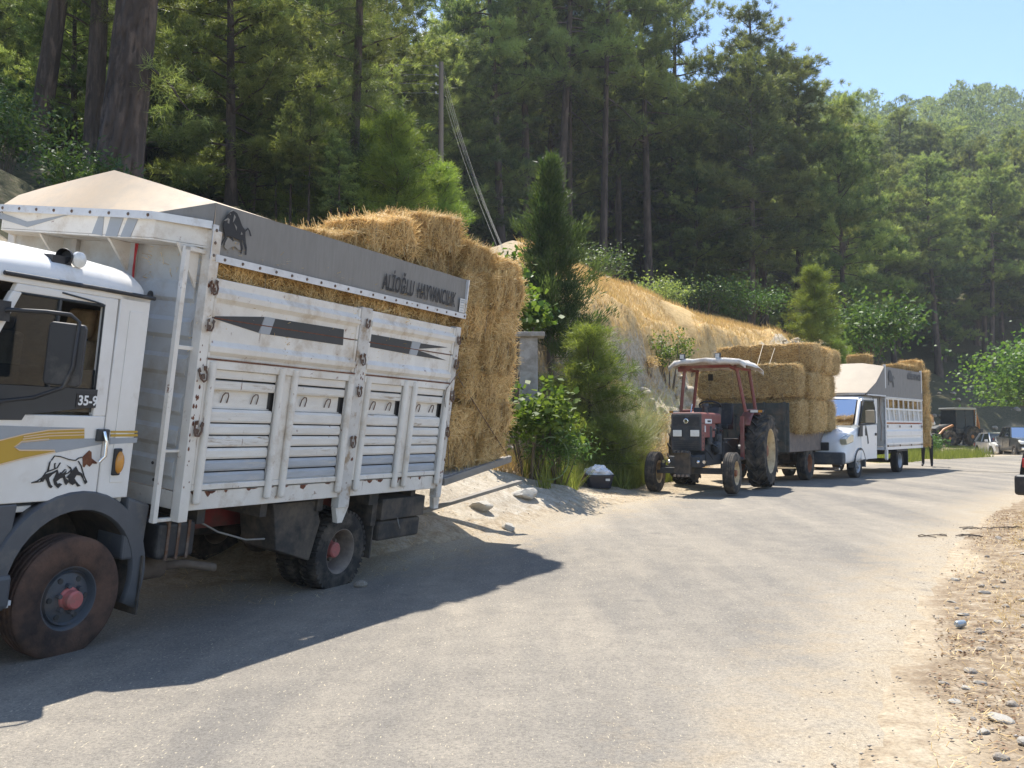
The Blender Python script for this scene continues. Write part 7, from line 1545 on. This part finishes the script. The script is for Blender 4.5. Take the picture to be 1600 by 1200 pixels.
# ------------------------------------------------------------------ backhoe loader
M_dglass = pm('dusty_dark_glass', (.03,.04,.045), .35, var=.2, spec=.2)
def backhoe():
    M_d = pm('loader_dark', (.035,.04,.045), .6, var=.2, dirt=(.16,.14,.11), dirt_amt=.40, dscale=4); M_o = pm('loader_orange', (.50,.20,.045), .55, var=.12, dirt=(.30,.20,.12), dirt_amt=.40, dscale=4)
    b = empty('backhoe_loader', (32.9, 72.0, hz1(32.9, 72.0)), (0, 0, yaw_of(-.93, -.37))); tag(b, 'dark backhoe loader with orange arms parked below the stony slope', 'loader')
    for s in (1, -1):
        make_wheel(b, (1.05, s*.82, .60), .60, .38, .33, s, 'chevron', M_d, M_o, M_tractyre, disc=.1, hub=(.1,.06), nuts=8, n=32, lugs=16); make_wheel(b, (-1.15, s*.84, .72), .72, .42, .40, s, 'chevron', M_d, M_o, M_tractyre, disc=.1, hub=(.12,.06), nuts=8, n=32, lugs=18)
    d = MB(); d.box(1.7,-1.9,-.45,.45,.55,.95); d.cyl((1.05,-.7,.6),(1.05,.7,.6),.09); d.cyl((-1.15,-.7,.72),(-1.15,.7,.72),.11); d.build('chassis', M_d, b, bevel=.03)
    d = MB(); d.rings([[(x,w,.95),(x,w,z-.1),(x,w*.8,z),(x,-w*.8,z),(x,-w,z-.1),(x,-w,.95)] for x, w, z in ((1.85,.36,1.32),(1.5,.40,1.50),(.7,.42,1.62),(.25,.42,1.66))]); d.build('bonnet', M_d, b, smooth=35)
    d = MB(); d.box(.30,-1.55,-.80,.80,.95,1.30); d.build('cab_base', M_d, b, bevel=.04)
    for x in (.28,-.65,-1.5):
        for s in (1, -1): d = MB(); d.tube([(x,s*.76,1.30),(x*.95-.04,s*.70,2.72)],.04,6); d.build('cab_pillar', M_d, b)
    d = MB(); d.box(.42,-1.68,-.80,.80,2.72,2.86); d.build('cab_roof', pm('loader_roof', (.42,.43,.42), .5), b, bevel=.04)
    for s in (1, -1): d = MB(); d.add([(.26,s*.755,1.32),(-1.48,s*.755,1.32),(-1.42,s*.70,2.70),(.22,s*.70,2.70)], [(0,1,2,3)]); d.build('cab_window', M_dglass, b)
    d = MB(); d.add([(.29,.74,1.32),(.29,-.74,1.32),(.23,-.69,2.70),(.23,.69,2.70)], [(0,1,2,3)]); d.build('windscreen', M_dglass, b); d = MB(); d.box(-.5,-1.0,-.28,.28,1.3,1.5); d.box(-.9,-1.05,-.28,.28,1.5,2.05); d.build('seat', M_black, b, bevel=.05)
    for s in (1, -1):
        d = MB(); ag = [rad(a) for a in np.linspace(175, 5, 10)]; d.rings([[(-1.15+.80*math.cos(a), y, .72+.80*math.sin(a)) for a in ag] for y in (s*.60, s*1.05)], closed=False); f_ = d.build('fender', M_d, b, smooth=40); f_.modifiers.new('s', 'SOLIDIFY').thickness = .03
        d = MB(); d.tube([(.45,s*.58,1.55),(1.3,s*.58,1.25),(2.1,s*.58,.62)], [.10,.10,.08], 6); d.build('loader_arm', M_o, b, smooth=40); d = MB(); d.tube([(.55,s*.58,1.05),(1.45,s*.58,1.05)],.05,8); d.build('arm_cylinder', M_chrome, b)
    d = MB(); d.prism([(2.05,.10),(2.95,.06),(3.0,.12),(2.45,.20),(2.25,.45),(2.35,.80),(2.80,.92),(2.75,.98),(2.25,.92),(2.02,.55)], 'y', -1.15, 1.15); d.build('front_bucket', M_d, b, bevel=.02)
    for s in (1, -1): d = MB(); d.box(-2.0,-2.25,s*.75,s*.88,.05,2.75 if s < 0 else 1.3); d.build('stabiliser', M_d, b, bevel=.02)
    d = MB(); d.tube([(-1.9,.1,.9),(-2.35,.1,1.5),(-2.25,.1,2.75)],[.16,.14,.11],6); d.build('boom', M_o, b, smooth=40); d = MB(); d.tube([(-2.25,.1,2.75),(-2.62,.1,1.75),(-2.70,.1,1.0)],[.10,.10,.08],6); d.build('dipper', M_o, b, smooth=40); d = MB(); d.prism([(-2.45,.55),(-2.95,.50),(-2.90,1.0),(-2.60,1.05)], 'y', -.2, .4); d.build('rear_bucket', M_d, b, bevel=.03)
    d = MB(); d.tube([(-2.05,.35,1.0),(-2.10,.35,2.9)],.05,8); d.tube([(-2.05,-.15,1.0),(-2.08,-.15,2.7)],.05,8); d.build('boom_cylinder', M_chrome, b)
backhoe()
# ------------------------------------------------------------------ pole, wires, pillar, wall, tub, stones
M_pole = pm('weathered_pole', (.23,.19,.15), .9, var=.2, scale=5, stretch=(1,1,.15), bump=.4, bscale=20)
M_wire = pm('pale_wire', (.20,.195,.18), .7, var=.05, spec=.1)
px, py = -3.3, 44.0; pz = hz1(px, py)
PH = 18.7-pz
pole = empty('utility_pole', (px, py, pz-.3)); tag(pole, 'wooden utility pole with wires standing in front of the tall pines', 'pole')
d = MB(); d.cyl((0,0,0),(0,0,PH),.15,.11,12); d.build('pole_shaft', M_pole, pole, smooth=40)
for k in range(4):
    d = MB(); d.tube([(0,0,PH-.25-.42*k),(-.22,0,PH-.22-.42*k)],.02,6); d.sphere((-.24,0,PH-.18-.42*k),(.05,.05,.07),8,6); d.build('insulator', M_lensclear, pole, smooth=50)
d = MB(); d.box(-.14,.14,-.165,-.15,PH-6.4,PH-6.0); d.build('warning_plate', pm('yellow_plate', (.62,.42,.04), .6), pole)
PZ2 = 16.0-hz1(-8.6,33.5)
p2 = empty('utility_pole', (-8.6, 33.5, hz1(-8.6, 33.5)-.3)); tag(p2, 'second wooden utility pole among the boughs behind the truck', 'pole'); d = MB(); d.cyl((0,0,0),(0,0,PZ2),.13,.09,12); d.build('pole_shaft', M_pole, p2, smooth=40)
ends = [(-.05, 19.45, 4.75), (-.03, 19.46, 4.68), (-.01, 19.45, 4.60), (-.06, 19.46, 4.5)]
wl_lab = ['highest', 'second highest', 'third', 'lowest']
def sag(a, b, s_, n=14): 
    a, b = Vector(a), Vector(b); return [tuple(a.lerp(b, k/n)-Vector((0, 0, s_*4*(k/n)*(1-k/n)))) for k in range(n+1)]
for k in range(4):
    a = (px-.24, py, pz-.3+PH-.15-.42*k)
    d = MB(); d.tube(sag(a, (-8.6, 33.5, hz1(-8.6,33.5)+PZ2-.6-.4*k), .35), .012, 4); tag(d.build('overhead_wire', M_wire, None), '%s overhead wire running from the pole into the boughs' % wl_lab[k], 'wire', 'overhead wires')
    d = MB(); d.tube(sag((px+.1, py, pz-.3+PH-.25-.42*k), ends[k], .5-.06*k), .004, 4); tag(d.build('service_wire', M_wire, None), '%s service wire sloping from the pole down to the roadside' % wl_lab[k], 'wire', 'service wires')
sp_ = empty('service_post', on(-.05, 19.5)); tag(sp_, 'wooden service post hidden in the fig leaves', 'post'); d = MB(); d.cyl((0,0,-.2),(0,0,4.8-hz1(-.05,19.5)),.05,.04,10); d.build('post_shaft', M_pole, sp_, smooth=40)
# concrete pillar with slab, low dry stone wall
M_conc = pm('old_concrete', (.36,.34,.31), .9, var=.15, scale=5, dirt=(.20,.18,.15), dirt_amt=.44, dscale=5, bump=.4, bscale=30)
pl = empty('stone_pillar', (.28, 16.2, hz1(.28,16.2)-.15)); tag(pl, 'grey concrete pillar with a flat slab on top beside the straw stack', 'pillar'); hp_ = 3.0-hz1(.28,16.2)+.15
d = MB(); d.rings([[(-w,-w,z),(w,-w,z),(w,w,z),(-w,w,z)] for w, z in ((.17,0),(.155,hp_*.5),(.15,hp_-.08))]); d.build('shaft', M_conc, pl, bevel=.015)
d = MB(); d.box(-.24,.27,-.22,.22,hp_-.079,hp_); d.build('slab', M_conc, pl, bevel=.012)
M_stone = pm('field_stone', (.34,.285,.22), .9, var=.25, scale=6, dirt=(.48,.45,.40), dirt_amt=.42, dscale=5, bump=.6, bscale=22)
M_stonew = pm('pale_stone', (.44,.41,.35), .9, var=.12, scale=5, dirt=(.40,.36,.30), dirt_amt=.40, dscale=6, bump=.5, bscale=20)
def stone_mesh(seed, sub=2, flat=.7):
    r = np.random.default_rng(seed); bm = bmesh.new(); bmesh.ops.create_icosphere(bm, subdivisions=sub, radius=1.0)
    dirs_ = r.normal(0, 1, (9, 3)); dirs_ /= np.linalg.norm(dirs_, axis=1)[:, None]; off = r.uniform(.55, .9, 9)
    for v in bm.verts:
        c = np.array(v.co); k = c/np.linalg.norm(c); s_ = min([1.0]+[o/max(1e-6, float(k@n)) for n, o in zip(dirs_, off) if k@n > 1e-3]); c = k*s_*(1+r.normal(0, .02)); v.co = (c[0], c[1]*.85, c[2]*flat)
    me = bpy.data.meshes.new('stone'); bm.to_mesh(me); bm.free(); return me
SM = [stone_mesh(s) for s in (1, 2, 3, 4, 5)]
for m_ in SM: m_.materials.append(M_stone)
SMW = [stone_mesh(s, 3, .6) for s in (8, 9)]
for m_ in SMW: m_.materials.append(M_stonew)
rs = random.Random(8)
wall = empty('stone_wall', (-.55, 16.6, hz1(-.55,16.6)-.1)); tag(wall, 'low dry stone wall in the shade behind the straw stack', 'wall')
for row in range(6):
    for k in range(5):
        o = bpy.data.objects.new('stone', SM[rs.randrange(5)]); COL.objects.link(o); o.parent = wall; o.location = (-.42+.20*k+(.1 if row % 2 else 0), rs.uniform(-.04,.04), .08+.15*row); o.scale = (.125,.16,.115); o.rotation_euler = (rs.uniform(-.3,.3), rs.uniform(-.3,.3), rs.uniform(0,6))
def stone(x, y, s_, me, label, group='stones along the verge', sink=.35):
    o = bpy.data.objects.new('stone', me); COL.objects.link(o); o.location = (x, y, hz1(x, y)+s_*(.6-sink)); o.scale = (s_*rs.uniform(.8,1.3), s_*rs.uniform(.8,1.2), s_*rs.uniform(.7,1)); o.rotation_euler = (rs.uniform(-.2,.2), rs.uniform(-.2,.2), rs.uniform(0,6.28)); tag(o, label, 'stone', group)
stone(-.42, 12.6, .20, SMW[0], 'pale boulder half buried in the mound behind the truck', 'boulders on the mound', .45); stone(.15, 13.9, .25, SMW[1], 'rounded pale boulder at the top of the dirt mound', 'boulders on the mound', .45)
stone(-.05, 12.2, .12, SMW[0], 'small pale stone lying below the half buried boulder', 'boulders on the mound', .3)
stone(-1.40, 8.95, .075, SM[1], 'wheel chock stone behind the truck rear wheel', None, .1)
def g_at(u, v):
    a = (u-800)/1500; b = (600-v)/1500; p = math.atan(68/1500); dx, dy, dz = a, math.cos(p)-b*math.sin(p), math.sin(p)+b*math.cos(p); t = 1.36/-dz; return dx*t, dy*t
# stones strewn along the far verge of the road
for k, (x, y, s_, w_) in enumerate(((3.18,6.62,.045,0),(3.05,6.30,.035,1),(2.92,6.05,.05,0),(3.35,7.2,.055,1),(3.52,7.75,.045,1),(3.42,7.45,.04,0),(2.62,5.55,.06,0),(2.55,5.30,.045,1),(2.35,5.30,.04,0),(2.25,4.95,.045,1),(2.50,4.86,.05,0),(2.32,4.62,.075,1),(2.15,4.45,.05,1),(3.0,4.55,.06,0),(3.35,4.95,.05,0),(3.2,5.6,.07,0),(2.8,5.05,.03,1),(3.7,7.0,.05,0),(4.2,8.4,.05,0),(3.95,8.1,.06,1),(2.05,4.1,.05,0),(2.75,4.25,.055,0),(3.15,4.1,.06,1),(4.5,9.3,.05,0))):
    stone(x, y, s_*.72, (SMW[k % 2] if w_ else SM[k % 5]), 'pale angular stone on the dusty verge across the road' if w_ else 'grey-brown stone on the dry verge across the road', 'pale stones on the verge' if w_ else 'grey stones on the verge', .45)
for k in range(46):
    y = rs.uniform(3.6, 12); x = float(edge_at_y(RR, y))+rs.uniform(.05, 1.0)+rs.random()**3*1.6
    w_ = rs.random() < .4; stone(x, y, rs.uniform(.018, .05), (SMW[k % 2] if w_ else SM[k % 5]), 'pale angular stone on the dusty verge across the road' if w_ else 'grey-brown stone on the dry verge across the road', 'pale stones on the verge' if w_ else 'grey stones on the verge', .45)
# pebbles and grit: past counting
pp = scatter(3200, 1.0, 8, 3, 14, lambda x, y: (lambda q: (q > -.5) & (q < 2.6))(-sdist(RR, x, y))); pq = scatter(2600, -4, 4, 8, 20, lambda x, y: (lambda q: (q > -.9) & (q < 1.4))(sdist(HB, x, y))); pts_ = np.r_[pp, pq]
k_ = len(pts_); z_ = hz(pts_[:, 0], pts_[:, 1])+.012; s_ = RNG.uniform(.003, .012, k_); oct_ = np.array([(1,0,0),(-1,0,0),(0,1,0),(0,-1,0),(0,0,.7),(0,0,-.7)]); P = (np.c_[pts_, z_][:, None, :]+oct_[None]*s_[:, None, None]*RNG.uniform(.6,1.4,(k_,6,1))).reshape(-1, 3)
of = np.array([(0,2,4),(2,1,4),(1,3,4),(3,0,4),(2,0,5),(1,2,5),(3,1,5),(0,3,5)]); Fp = (np.arange(k_)[:, None, None]*6+of[None]).reshape(-1, 3); me = np_mesh('pebbles', P, Fp, 3); me.materials.append(M_stone); tag(mobj('pebbles', me, None), 'small pebbles and grit along both road edges', 'pebbles', kind='stuff')
# rubble slope behind the backhoe
def rubble():
    r = np.random.default_rng(17); V = []; F_ = []; n = 0
    base = [np.array([v.co[:] for v in m.vertices]) for m in SM]; fc = [np.array([p.vertices[:] for p in m.polygons]) for m in SM]
    for _ in range(520):
        x = r.uniform(22, 62); y = r.uniform(48, 96); q = float(sdist(HB, np.array([x]), np.array([y]))[0])
        if not .3 < q < 9: continue
        i = r.integers(0, 5); s_ = r.uniform(.12, .55)*(1-.05*q); a = r.uniform(0, 6.28); B = base[i]*s_*r.uniform(.7, 1.3, 3); B = np.c_[B[:, 0]*math.cos(a)-B[:, 1]*math.sin(a), B[:, 0]*math.sin(a)+B[:, 1]*math.cos(a), B[:, 2]]+np.array([x, y, hz1(x, y)+s_*.2]); V.append(B); F_.append(fc[i]+n); n += len(B)
    me = np_mesh('rubble', np.concatenate(V), np.concatenate(F_), 3); me.materials.append(M_stone); tag(mobj('rubble', me, None), 'loose stones covering the shaded slope behind the backhoe', 'rubble', kind='stuff')
rubble()
def bank_rocks():
    r = np.random.default_rng(19); V = []; F_ = []; n = 0
    base = [np.array([v.co[:] for v in m.vertices]) for m in SM]; fc = [np.array([p.vertices[:] for p in m.polygons]) for m in SM]
    x = r.uniform(-.5, 17, 9000); y = r.uniform(20.5, 46, 9000); q = sdist(HB, x, y); keep = (q > 1.3) & (q < 3.35) & (r.random(9000) < np.where(q > 2.3, .55, .16)); x, y = x[keep], y[keep]; z = hz(x, y)
    for X_, Y_, Z_ in zip(x, y, z):
        i = r.integers(0, 5); s_ = r.uniform(.05, .20)*(1.4 if r.random() < .12 else 1); a = r.uniform(0, 6.28); B = base[i]*s_*r.uniform(.6, 1.4, 3); B = np.c_[B[:, 0]*math.cos(a)-B[:, 1]*math.sin(a), B[:, 0]*math.sin(a)+B[:, 1]*math.cos(a), B[:, 2]]+np.array([X_, Y_, Z_]); V.append(B); F_.append(fc[i]+n); n += len(B)
    me = np_mesh('bank_rocks', np.concatenate(V), np.concatenate(F_), 3); me.materials.append(pm('bank_rock', (.46,.40,.31), .95, var=.25, scale=3, dirt=(.30,.25,.19), dirt_amt=.45, dscale=4, bump=.7, bscale=12)); tag(mobj('bank_rocks', me, None), 'broken rocks studding the eroded face of the bank', 'rocks', kind='stuff')
bank_rocks()
# brown leaf litter on the verge
lp = scatter(34000, 1.4, 9, 3, 15, lambda x, y: (lambda q: (q > .05) & (q < 4) & (fbm(x*1.1, y*1.1, 3, 64) > -.10))(-sdist(RR, x, y)))
Pq, Tq = leaf_quads(np.c_[lp, hz(lp[:, 0], lp[:, 1])+.010], RNG, .026, np.full(len(lp), .45), .35, .6); tag(mobj('leaf_litter', quad_mesh('leaf_litter', Pq, Tq, leafmat('dead_leaves', (.10,.055,.03), (.40,.25,.13), .2, 0)), None), 'brown leaf litter scattered on the verge', 'litter', kind='stuff')
# black tub with a white bag
tub = empty('plastic_tub', on(1.62, 17.9, .0)); tag(tub, 'black plastic tub stuffed with a white bag among the weeds', 'tub'); r_ = random.Random(2)
d = MB(); d.rings([[(a*w, b*h, z) for a, b in ((-1,-.8),(-.8,-1),(.8,-1),(1,-.8),(1,.8),(.8,1),(-.8,1),(-1,.8))] for w, h, z in ((.20,.15,0),(.25,.19,.22),(.27,.21,.225),(.27,.21,.25),(.245,.185,.25),(.20,.15,.03))]); d.build('tub_body', pm('dark_blue_plastic', (.012,.016,.03), .35, var=.2), tub, smooth=35)
d = MB(); d.box(.10,.18,-.213,-.209,.14,.18); d.build('tub_label', M_sticker, tub)
bm = bmesh.new(); bmesh.ops.create_icosphere(bm, subdivisions=4, radius=1.0); 
for v in bm.verts:
    c = np.array(v.co); k = 1+1.1*float(fbm(np.array([c[0]*2.6+3]), np.array([c[1]*2.6+c[2]*1.9]), 5, 5)[0]); v.co = (c[0]*.25*k-.03, c[1]*.17*k, .27+c[2]*.15*k)
me = bpy.data.meshes.new('bag'); bm.to_mesh(me); bm.free(); me.materials.append(pm('white_bag', (.78,.78,.80), .35, var=.04)); mobj('white_bag', me, None, tub)
d = MB(); [d.tube([(-.30+.05*math.sin(k*1.1+t*.8), -.05*k+.1+.06*math.cos(t), .05+.06*t) for t in range(5)], .006, 4) for k in range(5)]; d.build('wire_coil', M_steel, tub)
# hose loop, plank on the mound, can, twigs
d = MB(); d.tube([(.62+.28*math.cos(a), 15.3-.05*math.sin(a), hz1(.6,15.3)+.42+.34*math.sin(a)) for a in np.linspace(-2.2, 2.4, 22)], .010, 5); tag(d.build('garden_hose', pm('green_hose', (.20,.27,.13), .5), None, smooth=50), 'pale green hose looped over the weeds below the cypress', 'hose')
d = MB(); d.M = Matrix.Translation((-.5, 12.0, hz1(-.5,12.0)+.30)) @ Matrix.Rotation(rad(35), 4, 'Z') @ Matrix.Rotation(rad(-12), 4, 'Y'); d.box(-.75,.75,-.06,.06,-.02,.02); tag(d.build('wooden_plank', MATS['weathered_wood'], None, bevel=.004), 'weathered plank propped under the straw stack', 'plank')
d = MB(); x, y = 3.12, 6.75; d.M = Matrix.Translation((x, y, hz1(x,y)+.03)) @ Matrix.Rotation(rad(30), 4, 'Z'); d.lathe([(.001,-.045),(.018,-.045),(.024,-.035),(.024,.035),(.018,.045),(.001,.045)], axis='x', n=16); tag(d.build('drink_can', pm('crushed_can', (.36,.41,.44), .35, metal=.4, var=.3, scale=20), None, smooth=40), 'pale blue drink can among the verge stones', 'can')
for j, (x, y) in enumerate(((5.45, 12.0), (6.35, 12.75))):
    d = MB(); rr2 = random.Random(20+j); 
    for k in range(9):
        a = rr2.uniform(-.5,.5); l = rr2.uniform(.08,.3); cx_, cy_ = x+rr2.uniform(-.35,.35), y+rr2.uniform(-.10,.10); z0 = hz1(cx_, cy_)+.022; d.tube([(cx_-l*math.cos(a)/2, cy_-l*math.sin(a)/2, z0), (cx_, cy_+.01, z0+.012), (cx_+l*math.cos(a)/2, cy_+l*math.sin(a)/2, z0)], .007, 4)
    tag(d.build('twigs', M_bark2, None), 'dark broken twigs lying on the asphalt, %s' % ('smaller scatter' if j == 0 else 'scatter closer to the dusty shoulder'), 'twigs', kind='stuff')
# ------------------------------------------------------------------ the hazy summer air between camera and hillside
hzm = bpy.data.materials.new('thin_haze'); hzm.use_nodes = True; hn, hl_ = hzm.node_tree.nodes, hzm.node_tree.links; hn.clear()
ho = hn.new('ShaderNodeOutputMaterial'); hv_ = hn.new('ShaderNodeVolumePrincipled'); hv_.inputs['Color'].default_value = C(.86, .92, 1.0); hv_.inputs['Density'].default_value = .0005; hv_.inputs['Anisotropy'].default_value = .2
hl_.new(hv_.outputs['Volume'], ho.inputs['Volume'])
gmin = np.array([GX.min(), GY.min(), float(ZG.min())]); gmax = np.array([GX.max(), GY.max(), float(ZG.max())+22])
d = MB(); d.box(gmin[0]-20, gmax[0]+20, gmin[1]-20, gmax[1]+20, gmin[2]-1.0, gmax[2]); tag(d.build('haze', hzm, None), 'thin summer haze in the valley air', 'haze', kind='stuff')
